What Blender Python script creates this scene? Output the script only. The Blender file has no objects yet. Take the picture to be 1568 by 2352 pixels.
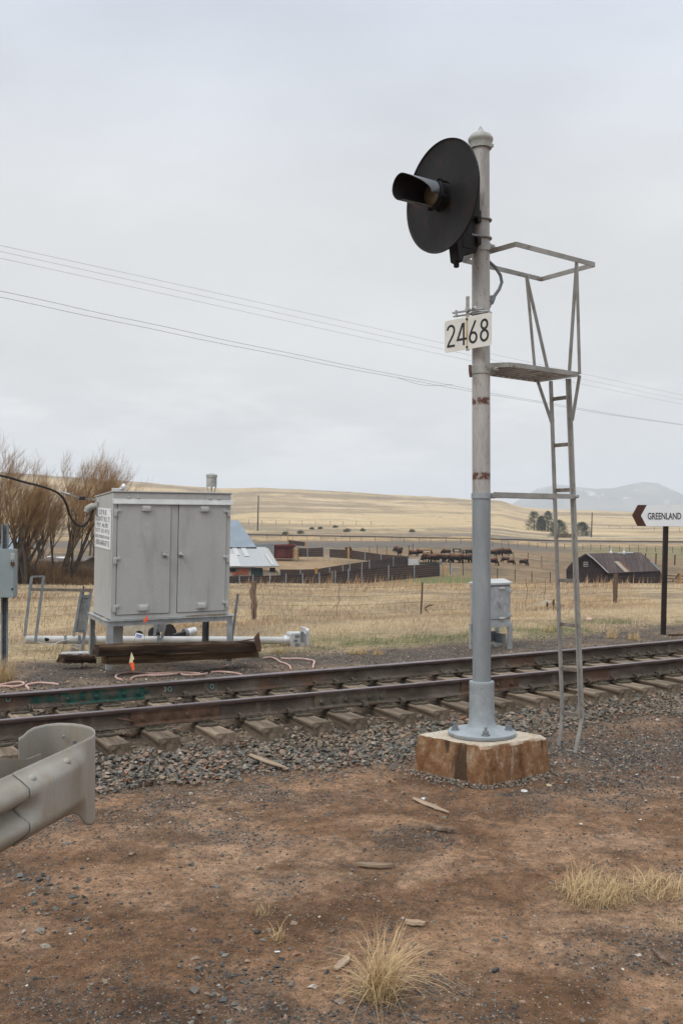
import bpy, math, random
import numpy as np
from mathutils import Vector, Matrix, noise as mnoise

# ------------------------------------------------------------------ camera, sky, sun, exposure
SC = bpy.context.scene
COL = SC.collection
F, CAMZ, HOR = 2270.0, 2.005, 1210.0            # focal length and horizon in a 1568 x 2352 picture
PITCH = math.atan((HOR - 1176.0) / F)
cam = bpy.data.cameras.new('camera')
cam.sensor_fit = 'HORIZONTAL'
cam.sensor_width = 36.0
cam.lens = 36.0 * F / 1568.0
cam.clip_start = 0.05
cam.clip_end = 30000.0
camo = bpy.data.objects.new('camera', cam)
COL.objects.link(camo)
camo.location = (0, 0, CAMZ)
camo.rotation_euler = (math.pi / 2 + PITCH, 0, 0)
SC.camera = camo

SUN_EL, SUN_AZ = math.radians(44), math.radians(-150)   # high, behind the camera's left shoulder, veiled by cloud
world = bpy.data.worlds.new('World')
SC.world = world
world.use_nodes = True
wn, wl = world.node_tree.nodes, world.node_tree.links
wn.clear()
w_out = wn.new('ShaderNodeOutputWorld')
w_bg = wn.new('ShaderNodeBackground')
sky = wn.new('ShaderNodeTexSky')
sky.sky_type = 'NISHITA'
sky.sun_disc = False
sky.sun_elevation = SUN_EL
sky.sun_rotation = SUN_AZ
sky_dim = wn.new('ShaderNodeMix'); sky_dim.data_type = 'RGBA'; sky_dim.blend_type = 'MULTIPLY'
sky_dim.inputs[0].default_value = 1.0
sky_dim.inputs[7].default_value = (0.10, 0.10, 0.10, 1)
wl.new(sky.outputs[0], sky_dim.inputs[6])
tc = wn.new('ShaderNodeTexCoord')
sep = wn.new('ShaderNodeSeparateXYZ')
wl.new(tc.outputs['Generated'], sep.inputs[0])
ramp = wn.new('ShaderNodeValToRGB')
e = ramp.color_ramp.elements
e[0].position = 0.0; e[0].color = (0.72, 0.74, 0.77, 1)
e[1].position = 1.0; e[1].color = (2.05, 2.12, 2.22, 1)
for p, c in ((0.035, (0.73, 0.75, 0.77)), (0.10, (0.77, 0.78, 0.78)), (0.20, (0.845, 0.85, 0.845)), (0.30, (0.87, 0.88, 0.885)), (0.40, (0.82, 0.855, 0.92)), (0.48, (0.79, 0.845, 0.95)), (0.60, (1.25, 1.31, 1.42)), (0.78, (1.75, 1.82, 1.92))):
    k = e.new(p); k.color = (*c, 1)
wl.new(sep.outputs[2], ramp.inputs[0])
mp = wn.new('ShaderNodeMapping'); mp.inputs['Scale'].default_value = (1.0, 1.0, 2.6)
wl.new(tc.outputs['Generated'], mp.inputs[0])
nz = wn.new('ShaderNodeTexNoise'); nz.inputs['Scale'].default_value = 3.0; nz.inputs['Detail'].default_value = 6; nz.inputs['Roughness'].default_value = 0.5
wl.new(mp.outputs[0], nz.inputs['Vector'])
nr = wn.new('ShaderNodeMapRange'); nr.inputs[1].default_value = 0.3; nr.inputs[2].default_value = 0.72
nr.inputs[3].default_value = 0.90; nr.inputs[4].default_value = 1.10
wl.new(nz.outputs[0], nr.inputs[0])
cm = wn.new('ShaderNodeMix'); cm.data_type = 'RGBA'; cm.blend_type = 'MULTIPLY'; cm.inputs[0].default_value = 1.0
wl.new(ramp.outputs[0], cm.inputs[6]); wl.new(nr.outputs[0], cm.inputs[7])
# brighter torn cloud low above the hills
mp2 = wn.new('ShaderNodeMapping'); mp2.inputs['Scale'].default_value = (1.0, 1.0, 3.5); mp2.inputs['Location'].default_value = (0.7, 0.2, 0.4)
wl.new(tc.outputs['Generated'], mp2.inputs[0])
nz2 = wn.new('ShaderNodeTexNoise'); nz2.inputs['Scale'].default_value = 5.5; nz2.inputs['Detail'].default_value = 7; nz2.inputs['Roughness'].default_value = 0.55
wl.new(mp2.outputs[0], nz2.inputs['Vector'])
nr2 = wn.new('ShaderNodeMapRange'); nr2.interpolation_type = 'SMOOTHSTEP'; nr2.inputs[1].default_value = 0.47; nr2.inputs[2].default_value = 0.70
wl.new(nz2.outputs[0], nr2.inputs[0])
band = wn.new('ShaderNodeValToRGB')
be = band.color_ramp.elements
be[0].position = 0.01; be[0].color = (0, 0, 0, 1); be[1].position = 0.2; be[1].color = (0, 0, 0, 1)
k = be.new(0.05); k.color = (1, 1, 1, 1); k = be.new(0.12); k.color = (0.8, 0.8, 0.8, 1)
wl.new(sep.outputs[2], band.inputs[0])
mm = wn.new('ShaderNodeMath'); mm.operation = 'MULTIPLY'
wl.new(nr2.outputs[0], mm.inputs[0]); wl.new(band.outputs[0], mm.inputs[1])
mm2 = wn.new('ShaderNodeMath'); mm2.operation = 'MULTIPLY'; mm2.inputs[1].default_value = 0.85
wl.new(mm.outputs[0], mm2.inputs[0])
cl = wn.new('ShaderNodeMix'); cl.data_type = 'RGBA'
wl.new(mm2.outputs[0], cl.inputs[0]); wl.new(cm.outputs[2], cl.inputs[6]); cl.inputs[7].default_value = (1.04, 1.04, 1.03, 1)
mix = wn.new('ShaderNodeMix'); mix.data_type = 'RGBA'; mix.inputs[0].default_value = 0.94
wl.new(sky_dim.outputs[2], mix.inputs[6]); wl.new(cl.outputs[2], mix.inputs[7])
w_bg.inputs['Strength'].default_value = 1.0
wl.new(mix.outputs[2], w_bg.inputs['Color'])
wl.new(w_bg.outputs[0], w_out.inputs['Surface'])

sl = bpy.data.lights.new('sun', 'SUN')
sl.energy = 1.5
sl.angle = math.radians(24)
sl.color = (1.0, 0.965, 0.91)
so = bpy.data.objects.new('sun', sl)
COL.objects.link(so)
so.rotation_euler = (math.pi / 2 - SUN_EL, 0, math.radians(-35))
so.location = (0, -20, 60)
SC.view_settings.view_transform = 'Standard'
SC.view_settings.look = 'None'
SC.view_settings.gamma = 1.0
SC.view_settings.exposure = -0.1
SC.cycles.volume_bounces = 1
HAZE = 0.00022

# ------------------------------------------------------------------ seeing and frames
CP, SP = math.cos(PITCH), math.sin(PITCH)
def ray(x, y):
    dx, dz = (x - 784.0) / F, -(y - 1176.0) / F
    return Vector((dx, CP - dz * SP, SP + dz * CP))
def W(x, y, Z):
    r = ray(x, y); t = Z / r.y
    return Vector((r.x * t, Z, CAMZ + r.z * t))
def G(x, y, z):
    r = ray(x, y); t = (z - CAMZ) / r.z
    return Vector((r.x * t, r.y * t, z))
N0 = np.array([-3.163, 9.157])                   # the near rail at the left edge of the picture
_a = G(0, 1653, 0.205); _b = G(1568, 1511, 0.205)
N0 = np.array([_a.x, _a.y])
_t = np.array([_b.x, _b.y]) - N0
TL = float(np.hypot(*_t)); _t = _t / TL
TX, TY = float(_t[0]), float(_t[1])              # track direction
NX, NY = -TY, TX                                 # across the track, away from the camera
TANG = math.atan2(TY, TX)
def sag(s):
    u = (s - TL / 2) / (TL / 2)
    v = -0.07 * (1 - u * u)
    return v if abs(u) < 2.2 else -0.07 * (1 - 4.84) + 0.07 * 4.4 * (abs(u) - 2.2)
def T(s, o, z=0.0, curved=True):
    o2 = o + (sag(s) if curved else 0)
    return Vector((N0[0] + TX * s + NX * o2, N0[1] + TY * s + NY * o2, z))
def s_at(px, off=0.0):                           # where the rail at this offset crosses the picture column px
    k = (px - 784.0) / F
    ax, ay = N0[0] + NX * off, N0[1] + NY * off
    return (k * ay - ax) / (TX - k * TY)

# ------------------------------------------------------------------ numeric noise
_rs = np.random.RandomState(7)
_tab = _rs.rand(256, 256)
def vn(x, y):
    xi = np.floor(x).astype(int); yi = np.floor(y).astype(int)
    fx = x - xi; fy = y - yi
    fx = fx * fx * (3 - 2 * fx); fy = fy * fy * (3 - 2 * fy)
    a = _tab[xi & 255, yi & 255]; b = _tab[(xi + 1) & 255, yi & 255]
    c = _tab[xi & 255, (yi + 1) & 255]; d = _tab[(xi + 1) & 255, (yi + 1) & 255]
    return (a * (1 - fx) + b * fx) * (1 - fy) + (c * (1 - fx) + d * fx) * fy
def fbm(x, y, oct=4, g=0.5):
    x = np.asarray(x, float); y = np.asarray(y, float)
    v = 0; a = 1.0; t = 0
    for i in range(oct):
        v = v + a * vn(x * 2 ** i + 17.3 * i, y * 2 ** i + 9.1 * i); t += a; a *= g
    return v / t
def sst(x, a, b):
    t = np.clip((np.asarray(x, float) - a) / (b - a), 0, 1)
    return t * t * (3 - 2 * t)

# ------------------------------------------------------------------ the shape of the land
RU = [-1500, -800, 0, 131, 262, 302, 514, 601, 757, 1058, 1151, 1200, 1252, 1321, 1441, 1568, 2500]
RY = [1095, 1085, 1083, 1093, 1102, 1106, 1122, 1119.5, 1126.5, 1145, 1149.5, 1164, 1169, 1171, 1175, 1178, 1182]
YL = [90, 105, 118, 130, 150, 165, 200, 260, 300, 340]
ZL = [-5.1, -5.15, -5.05, -4.6, -3.7, -2.95, -2.3, -1.5, -0.9, -0.2]
ZR = [-6.4, -6.4, -6.4, -6.3, -4.9, -4.1, -3.5, -3.2, -3.0, -2.8]
def so_xy(X, Y):
    dx, dy = X - N0[0], Y - N0[1]
    return dx * TX + dy * TY, dx * NX + dy * NY
def H(X, Y):
    X = np.asarray(X, float); Y = np.asarray(Y, float)
    s, o = so_xy(X, Y)
    l2 = -0.08 - 0.2 * sst(s, -0.5, 4.5)
    near = np.interp(o, [-30, -7, -3.2, -1.9, -1.35, -0.75, -0.5, 2.05, 2.5, 3.5], [-0.42, -0.29, -0.265, -0.25, -0.22, -0.165, -0.10, -0.075, -0.11, -0.17])
    side = np.interp(o, [3.5, 4.4], [0, 1])
    near = near * (1 - side) + l2 * side
    dn = np.hypot(X, np.maximum(Y, 0) * 1.0); Yf = np.where(Y > 0, Y, dn)
    near = near + np.clip((o - 9) / 7, 0, 1) * (-0.7 - l2) - 0.8 * np.clip((Yf - 30) / 28, 0, 1) * np.clip((o - 16) / 4, 0, 1) - 3.5 * sst(Yf, 59, 96) * np.clip((o - 16) / 4, 0, 1)
    near = near + 0.03 * (fbm(X * 1.7, Y * 1.7, 3) - 0.5) * sst(np.abs(o - 0.75), 1.5, 3.0) + 0.030 * (fbm(X * 6, Y * 6, 4, 0.6) - 0.5) * (1 - sst(Y, 14, 20))
    near = near + 0.16 * (fbm(X * 0.35, Y * 0.35, 3) - 0.5) * sst(o, 8, 18)
    r = np.hypot(X, Y); ca = Y / np.maximum(r, 1e-6)
    Ye = r * np.maximum(ca, 0.5)
    u = 784 + F * X / np.maximum(Y, 0.35 * r + 1e-6)
    rt = sst(u, 1060, 1310)
    far = np.interp(Ye, YL, ZL) * (1 - rt) + np.interp(Ye, YL, ZR) * rt
    zr = CAMZ + (HOR - np.interp(u, RU, RY)) * 900 / F
    t = np.clip((Ye - 340) / 560.0, 0, 1)
    und = 3.2 * (fbm(X * 0.012, Y * 0.012, 4) - 0.5) * 4 * t * (1 - t) + 1.1 * (fbm(X * 0.05, Y * 0.05, 3) - 0.5) * t
    far = far + (zr - far) * (0.72 * t + 0.28 * t * t) + und - 0.5 * (1 - np.cos(np.minimum(t * 3, 1) * np.pi)) * 0.8 * (1 - t)
    far = far - np.clip(Ye - 900, 0, 700) * 0.03
    far = far + 0.25 * (fbm(X * 0.06, Y * 0.06, 3) - 0.5)
    w = sst(o, 30, 50) * sst(Ye, 70, 100)
    z = near * (1 - w) + far * w
    return z
def h1(x, y):
    return float(H(np.array([x]), np.array([y]))[0])
_Y0 = np.geomspace(3, 3000, 6000)
def GT(x, y, ymin=3.0):                          # the ground seen at this picture point
    r = ray(x, y)
    Ys = _Y0[_Y0 >= ymin]
    d = CAMZ + r.z / r.y * Ys - H(r.x / r.y * Ys, Ys)
    i = np.argmax(d <= 0)
    if not (d <= 0).any(): i = int(np.argmin(d))
    if i > 0 and d[i - 1] > 0:
        k = d[i - 1] / (d[i - 1] - d[i]); Yv = Ys[i - 1] + k * (Ys[i] - Ys[i - 1])
    else: Yv = Ys[i]
    X = r.x / r.y * Yv
    return Vector((X, Yv, h1(X, Yv)))

# ------------------------------------------------------------------ materials
def lin(c): return tuple(((v / 12.92) if v <= 0.04045 else ((v + 0.055) / 1.055) ** 2.4) for v in (x / 255.0 for x in c))
class NT:
    def __init__(s, name):
        s.m = bpy.data.materials.new(name); s.m.use_nodes = True
        s.n, s.l = s.m.node_tree.nodes, s.m.node_tree.links
        s.n.clear()
        s.out = s.n.new('ShaderNodeOutputMaterial'); s.b = s.n.new('ShaderNodeBsdfPrincipled')
        s.l.new(s.b.outputs[0], s.out.inputs[0]); s.tc = s.n.new('ShaderNodeTexCoord')
    def vec(s, scale=(1, 1, 1), coord='Object', loc=(0, 0, 0)):
        mp = s.n.new('ShaderNodeMapping'); mp.inputs['Scale'].default_value = scale; mp.inputs['Location'].default_value = loc
        s.l.new(s.tc.outputs[coord], mp.inputs[0]); return mp.outputs[0]
    def noise(s, vec, scale, detail=5, rough=0.55, dist=0.0):
        t = s.n.new('ShaderNodeTexNoise'); t.inputs['Scale'].default_value = scale; t.inputs['Detail'].default_value = detail
        t.inputs['Roughness'].default_value = rough; t.inputs['Distortion'].default_value = dist
        s.l.new(vec, t.inputs['Vector']); return t.outputs[0]
    def vor(s, vec, scale, feature='F1', out=0, rnd=1.0):
        t = s.n.new('ShaderNodeTexVoronoi'); t.feature = feature; t.inputs['Scale'].default_value = scale
        t.inputs['Randomness'].default_value = rnd
        s.l.new(vec, t.inputs['Vector']); return t.outputs[out]
    def rng(s, v, a, b, c=0.0, d=1.0, smooth=False):
        t = s.n.new('ShaderNodeMapRange'); s.l.new(v, t.inputs[0])
        if smooth: t.interpolation_type = 'SMOOTHSTEP'
        for i, q in zip((1, 2, 3, 4), (a, b, c, d)): t.inputs[i].default_value = q
        return t.outputs[0]
    def ramp(s, v, stops):
        t = s.n.new('ShaderNodeValToRGB'); e = t.color_ramp.elements
        e[0].position, e[0].color = stops[0][0], (*stops[0][1], 1)
        e[1].position, e[1].color = stops[-1][0], (*stops[-1][1], 1)
        for p, c in stops[1:-1]:
            k = e.new(p); k.color = (*c, 1)
        s.l.new(v, t.inputs[0]); return t.outputs[0]
    def mixc(s, fac, a, b, mode='MIX'):
        t = s.n.new('ShaderNodeMix'); t.data_type = 'RGBA'; t.blend_type = mode
        for i, q in ((0, fac), (6, a), (7, b)):
            if isinstance(q, (int, float)): t.inputs[i].default_value = q
            elif isinstance(q, tuple): t.inputs[i].default_value = (*q, 1)
            else: s.l.new(q, t.inputs[i])
        return t.outputs[2]
    def math(s, op, a, b=None):
        t = s.n.new('ShaderNodeMath'); t.operation = op
        for i, q in ((0, a), (1, b)):
            if q is None: continue
            if isinstance(q, (int, float)): t.inputs[i].default_value = q
            else: s.l.new(q, t.inputs[i])
        return t.outputs[0]
    def bump(s, h, strength=0.3, dist=0.02):
        t = s.n.new('ShaderNodeBump'); t.inputs['Strength'].default_value = strength; t.inputs['Distance'].default_value = dist
        s.l.new(h, t.inputs['Height']); s.l.new(t.outputs[0], s.b.inputs['Normal'])
    def col(s, c):
        if isinstance(c, tuple): s.b.inputs['Base Color'].default_value = (*c, 1)
        else: s.l.new(c, s.b.inputs['Base Color'])
    def set(s, rough=0.8, metal=0.0, spec=0.3):
        s.b.inputs['Roughness'].default_value = rough; s.b.inputs['Metallic'].default_value = metal
        s.b.inputs['Specular IOR Level'].default_value = spec
def mk(name, stops, scale=4.0, stretch=(1, 1, 1), rough=0.75, metal=0.0, bump=0.15, bd=0.004, fine=0.22, fscale=None, spots=(), spec=0.3, detail=6):
    """worn surface: a broad colour variation, finer grain on it, and any number of stains"""
    m = NT(name)
    v = m.vec(stretch)
    c = m.ramp(m.noise(v, scale, detail), stops if len(stops) > 1 else [(0.0, stops[0][1]), (1.0, stops[0][1])])
    for (sc, st, lo, hi, sv, amt) in spots:
        k = m.rng(m.noise(m.vec(sv, loc=(3.1, 1.7, 5.5)), st, 6, 0.6), lo, hi, 0, amt, True)
        c = m.mixc(k, c, sc)
    fn = m.noise(v, fscale or scale * 14, 4, 0.7)
    c = m.mixc(1.0, c, m.rng(fn, 0.25, 0.75, 1 - fine, 1 + fine), 'MULTIPLY')
    m.col(c); m.set(rough, metal, spec)
    if bump: m.bump(fn, bump, bd)
    return m.m
M = {}
RUST = (0.13, 0.045, 0.02)
M['pole_upper'] = None
def pole_material():
    m = NT('weathered_silver_paint')
    v = m.vec((1, 1, 0.18))
    c = m.ramp(m.noise(v, 9, 7, 0.6), [(0.25, (0.27, 0.262, 0.245)), (0.5, (0.38, 0.365, 0.342)), (0.75, (0.47, 0.45, 0.42))])
    # lifted paint showing brown, long drips
    k = m.rng(m.noise(m.vec((1, 1, 0.12)), 16, 6, 0.65), 0.56, 0.72, 0, 0.6, True)
    c = m.mixc(k, c, (0.20, 0.115, 0.085))
    k = m.rng(m.noise(m.vec((1, 1, 0.5)), 45, 5, 0.6), 0.63, 0.7, 0, 0.8, True)
    c = m.mixc(k, c, (0.10, 0.06, 0.045))
    # two rusted rings where the paint is gone
    sp = m.n.new('ShaderNodeSeparateXYZ'); m.l.new(m.tc.outputs['Object'], sp.inputs[0])
    for zc in (3.16 - 0.095, 2.47 - 0.095):
        d = m.math('ABSOLUTE', m.math('SUBTRACT', sp.outputs[2], zc))
        ring = m.rng(d, 0.02, 0.045, 1, 0, True)
        br = m.rng(m.noise(m.vec((1, 1, 1)), 14, 5, 0.7), 0.38, 0.52, 0, 1, True)
        c = m.mixc(m.math('MULTIPLY', ring, br), c, (0.11, 0.045, 0.03))
    fn = m.noise(v, 90, 4)
    c = m.mixc(1.0, c, m.rng(fn, 0.3, 0.7, 0.88, 1.1), 'MULTIPLY')
    m.col(c); m.set(0.55, 0.15, 0.4); m.bump(fn, 0.12, 0.003); return m.m
M['pole_upper'] = pole_material()
M['pole_lower'] = mk('blue_grey_paint', [(0.3, (0.20, 0.22, 0.23)), (0.55, (0.25, 0.272, 0.285)), (0.8, (0.30, 0.32, 0.33))], 6, (1, 1, 0.25), 0.55, 0.1, 0.12, 0.002, 0.08,
                     spots=[((0.12, 0.11, 0.10), 11, 0.62, 0.72, (1, 1, 0.1), 0.75), ((0.40, 0.42, 0.43), 5, 0.58, 0.7, (1, 1, 0.3), 0.35)], spec=0.4)
M['silver'] = mk('weathered_light_metal', [(0.3, (0.27, 0.275, 0.25)), (0.7, (0.42, 0.415, 0.385))], 12, rough=0.6, metal=0.2, bump=0.1, spots=[(RUST, 22, 0.64, 0.72, (1, 1, 1), 0.8)])
M['ladder'] = mk('ladder_steel', [(0.3, (0.24, 0.235, 0.215)), (0.7, (0.36, 0.35, 0.33))], 6, rough=0.6, metal=0.2, bump=0.1, spots=[((0.14, 0.09, 0.06), 9, 0.58, 0.72, (1, 1, 1), 0.7)])
M['rung'] = mk('rusty_rung_steel', [(0.3, (0.13, 0.10, 0.075)), (0.7, (0.26, 0.235, 0.21))], 15, rough=0.7, metal=0.2)
M['black'] = mk('faded_black_paint', [(0.3, (0.008, 0.0075, 0.0078)), (0.7, (0.017, 0.015, 0.015))], 5, (1, 1, 0.6), 0.55, 0.0, 0.12, 0.002, 0.25,
                spots=[((0.045, 0.02, 0.015), 5, 0.52, 0.70, (1, 1, 1), 0.6), ((0.003, 0.003, 0.003), 9, 0.6, 0.68, (1, 1, 0.3), 0.8)], spec=0.22)
M['hood'] = mk('chalky_black_paint', [(0.36, (0.02, 0.02, 0.021)), (0.56, (0.16, 0.18, 0.20))], 7, (1, 1, 1), 0.5, 0.0, 0.1, 0.002, 0.15, spec=0.4)
M['flange'] = mk('pale_blue_grey_paint', [(0.3, (0.25, 0.28, 0.295)), (0.7, (0.34, 0.37, 0.385))], 9, rough=0.6, metal=0.1, spots=[((0.2, 0.15, 0.10), 14, 0.6, 0.72, (1, 1, 1), 0.6)])
M['plate_white'] = mk('aged_white_enamel', [(0.3, (0.60, 0.59, 0.53)), (0.7, (0.72, 0.71, 0.66))], 5, rough=0.45, bump=0.0, fine=0.04, spots=[((0.45, 0.26, 0.08), 9, 0.66, 0.78, (2, 2, 0.4), 0.4)])
M['sign_white'] = mk('clean_white_sign', [(0.3, (0.72, 0.74, 0.74)), (0.7, (0.78, 0.79, 0.79))], 5, rough=0.45, bump=0.0, fine=0.03)
M['ink'] = mk('black_lettering', [(0.3, (0.02, 0.02, 0.025)), (0.7, (0.03, 0.03, 0.035))], 9, rough=0.5, bump=0)
M['concrete_stained'] = None
def conc():
    m = NT('rust_stained_concrete')
    v = m.vec((1, 1, 1)); vs = m.vec((1, 1, 0.12))
    c = m.ramp(m.noise(v, 5, 7, 0.7), [(0.3, (0.30, 0.20, 0.13)), (0.44, (0.46, 0.385, 0.29)), (0.72, (0.58, 0.54, 0.46))])
    geo = m.n.new('ShaderNodeNewGeometry'); sp = m.n.new('ShaderNodeSeparateXYZ'); m.l.new(geo.outputs['Normal'], sp.inputs[0])
    side = m.rng(sp.outputs[2], 0.3, 0.8, 1, 0, True)
    st = m.ramp(m.noise(m.vec((1, 1, 0.8)), 8.5, 12, 0.78), [(0.28, (0.06, 0.032, 0.020)), (0.42, (0.165, 0.078, 0.036)), (0.55, (0.26, 0.145, 0.075)), (0.66, (0.37, 0.29, 0.20)), (0.80, (0.47, 0.43, 0.36))])
    c = m.mixc(side, c, st)
    k = m.rng(m.noise(m.vec((1, 1, 0.08)), 5.5, 6, 0.6), 0.60, 0.56, 0, 0.8, True)
    k = m.rng(m.noise(m.vec((1, 1, 0.08), loc=(2, 2, 0)), 11, 6, 0.65), 0.60, 0.70, 0, 0.45, True)
    c = m.mixc(m.math('MULTIPLY', k, side), c, (0.46, 0.40, 0.31))
    k = m.rng(m.noise(m.vec((1, 1, 0.06), loc=(7, 1, 0)), 4.5, 5, 0.6), 0.56, 0.62, 0, 0.85, True)
    c = m.mixc(m.math('MULTIPLY', k, side), c, (0.045, 0.03, 0.02))
    fn = m.noise(v, 45, 7, 0.8)
    c = m.mixc(1.0, c, m.rng(fn, 0.3, 0.7, 0.6, 1.3), 'MULTIPLY')
    c = m.mixc(m.rng(m.vor(v, 38), 0.10, 0.2, 0.7, 0), c, (0.07, 0.045, 0.03))
    m.col(c); m.set(0.9, 0, 0.2); m.bump(m.math('ADD', fn, m.noise(v, 12, 5, 0.6)), 0.55, 0.012); return m.m
M['concrete_stained'] = conc()
M['concrete'] = mk('pale_concrete', [(0.3, (0.30, 0.26, 0.20)), (0.7, (0.46, 0.43, 0.36))], 6, rough=0.9, bump=0.4)
M['rail'] = mk('rusty_rail_side', [(0.3, (0.048, 0.036, 0.028)), (0.5, (0.080, 0.062, 0.048)), (0.75, (0.145, 0.122, 0.098))], 2.2, (1, 1, 3), 0.8, 0.15, 0.3, 0.003, 0.3,
               spots=[((0.20, 0.165, 0.125), 6, 0.54, 0.68, (1, 1, 0.25), 0.5), ((0.11, 0.052, 0.028), 1.1, 0.52, 0.62, (1, 1, 1), 0.6)])
M['railtop'] = mk('worn_rail_head', [(0.3, (0.16, 0.13, 0.135)), (0.7, (0.26, 0.225, 0.23))], 3, (1, 1, 1), 0.38, 0.6, 0.1, 0.002, 0.2, spec=0.5)
M['railhead'] = mk('brown_rail_head_side', [(0.3, (0.05, 0.034, 0.03)), (0.7, (0.095, 0.068, 0.06))], 5, (1, 1, 1), 0.6, 0.2, 0.2, 0.002, 0.25)
M['rust_steel'] = mk('rust_orange_steel', [(0.3, (0.05, 0.030, 0.021)), (0.55, (0.10, 0.056, 0.036)), (0.8, (0.16, 0.11, 0.075))], 9, rough=0.85, metal=0.1, bump=0.3)
M['grime_steel'] = mk('grimy_steel', [(0.3, (0.062, 0.052, 0.037)), (0.7, (0.14, 0.12, 0.088))], 9, rough=0.85, metal=0.1, bump=0.3)
M['green_paint'] = mk('dark_green_paint', [(0.35, (0.006, 0.036, 0.028)), (0.52, (0.014, 0.062, 0.050)), (0.66, (0.05, 0.05, 0.037))], 10, rough=0.7, bump=0.2, spots=[((0.09, 0.062, 0.045), 9, 0.48, 0.60, (1, 1, 1), 0.8)])
M['teal'] = mk('teal_chalk', [(0.3, (0.10, 0.33, 0.36)), (0.7, (0.2, 0.42, 0.44))], 40, bump=0)
M['chalk'] = mk('pale_chalk', [(0.3, (0.30, 0.26, 0.17)), (0.7, (0.42, 0.36, 0.26))], 40, bump=0)
def wood(name, dark, mid, light, along=0, cracks=0.7):
    m = NT(name); sc = [9.0, 9.0, 9.0]; sc[along] = 0.8
    v = m.vec(tuple(sc))
    c = m.ramp(m.noise(v, 1.6, 8, 0.68), [(0.28, dark), (0.5, mid), (0.75, light)])
    sc2 = [16.0, 16.0, 16.0]; sc2[along] = 0.5
    v2 = m.vec(tuple(sc2), loc=(5, 3, 1)); n2 = m.noise(v2, 1.0, 5, 0.6, 0.4)
    k = m.rng(n2, 0.34, 0.42, cracks, 0, True)
    c = m.mixc(k, c, tuple(x * 0.35 for x in dark))
    oi = m.n.new('ShaderNodeObjectInfo')
    c = m.mixc(1.0, c, m.rng(oi.outputs['Random'], 0, 1, 0.72, 1.22), 'MULTIPLY')
    m.col(c); m.set(0.92, 0, 0.15); m.bump(m.math('MINIMUM', m.rng(n2, 0.3, 0.45), m.noise(v, 3, 4)), 0.6, 0.01); return m.m
M['tie'] = wood('weathered_sleeper_wood', (0.06, 0.042, 0.030), (0.20, 0.155, 0.112), (0.38, 0.31, 0.235), along=1)
M['creosote'] = wood('creosoted_timber', (0.018, 0.012, 0.009), (0.05, 0.031, 0.020), (0.17, 0.11, 0.068), along=0)
M['brown_timber'] = wood('old_brown_timber', (0.06, 0.038, 0.022), (0.15, 0.095, 0.055), (0.25, 0.17, 0.10), along=0)
M['shed_boards'] = wood('brown_grey_shed_boards', (0.05, 0.035, 0.024), (0.10, 0.072, 0.050), (0.15, 0.115, 0.08), along=2)
M['post_wood'] = wood('grey_post_wood', (0.06, 0.04, 0.028), (0.15, 0.105, 0.075), (0.25, 0.19, 0.14), along=2)
M['driftwood'] = wood('bleached_wood', (0.17, 0.12, 0.08), (0.29, 0.215, 0.15), (0.40, 0.31, 0.22), along=0)
M['cabinet'] = mk('grey_cabinet_paint', [(0.3, (0.40, 0.40, 0.38)), (0.55, (0.44, 0.44, 0.42)), (0.8, (0.47, 0.465, 0.445))], 1.6, (1, 1, 0.6), 0.6, 0.1, 0.06, 0.002, 0.05, 40,
                  spots=[((0.20, 0.19, 0.17), 2.6, 0.58, 0.75, (1, 1, 0.2), 0.3), ((0.12, 0.08, 0.05), 30, 0.66, 0.72, (1, 1, 1), 0.6), ((0.27, 0.25, 0.22), 7, 0.56, 0.72, (1, 1, 0.08), 0.45), ((0.52, 0.52, 0.50), 3.3, 0.55, 0.75, (1, 1, 1), 0.4)])
M['cabinet_dark'] = mk('shadowed_gap', [(0.3, (0.02, 0.018, 0.015)), (0.7, (0.05, 0.04, 0.03))], 9, bump=0)
M['cabinet_trim'] = mk('bright_aluminium_trim', [(0.3, (0.42, 0.42, 0.405)), (0.7, (0.52, 0.52, 0.50))], 5, rough=0.5, metal=0.2, bump=0.05, fine=0.08, spots=[((0.2, 0.14, 0.09), 11, 0.64, 0.72, (1, 1, 1), 0.6)])
M['cabinet_rust'] = mk('rust_streaked_sill', [(0.35, (0.30, 0.30, 0.28)), (0.55, (0.22, 0.15, 0.08)), (0.75, (0.14, 0.075, 0.035))], 3.5, (1, 1, 3), 0.7, bump=0.1)
M['galv'] = mk('galvanised_steel', [(0.3, (0.30, 0.31, 0.31)), (0.7, (0.46, 0.47, 0.47))], 8, rough=0.5, metal=0.35, bump=0.08, fine=0.12)
M['galv_dark'] = mk('dull_galvanised_steel', [(0.3, (0.14, 0.155, 0.165)), (0.7, (0.23, 0.25, 0.26))], 8, rough=0.6, metal=0.3, bump=0.08)
M['alu'] = mk('bright_cast_aluminium', [(0.3, (0.45, 0.45, 0.45)), (0.7, (0.68, 0.68, 0.68))], 8, rough=0.4, metal=0.5, bump=0.1)
M['tube_white'] = mk('pale_aluminium_tube', [(0.3, (0.44, 0.43, 0.41)), (0.7, (0.56, 0.55, 0.54))], 4, rough=0.45, metal=0.2, bump=0.05, fine=0.08)
M['box_grey'] = mk('blue_grey_enamel', [(0.3, (0.23, 0.27, 0.275)), (0.7, (0.27, 0.31, 0.315))], 3, rough=0.5, metal=0.1, bump=0.03, fine=0.05)
M['cable'] = mk('black_rubber', [(0.3, (0.012, 0.011, 0.011)), (0.7, (0.035, 0.03, 0.028))], 20, rough=0.6)
M['hose'] = mk('faded_pink_duct', [(0.3, (0.42, 0.25, 0.20)), (0.7, (0.60, 0.43, 0.37))], 6, rough=0.6, fine=0.15)
M['orange'] = mk('bright_orange_flag', [(0.3, (0.80, 0.11, 0.035)), (0.7, (0.88, 0.15, 0.05))], 20, rough=0.6, bump=0)
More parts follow.
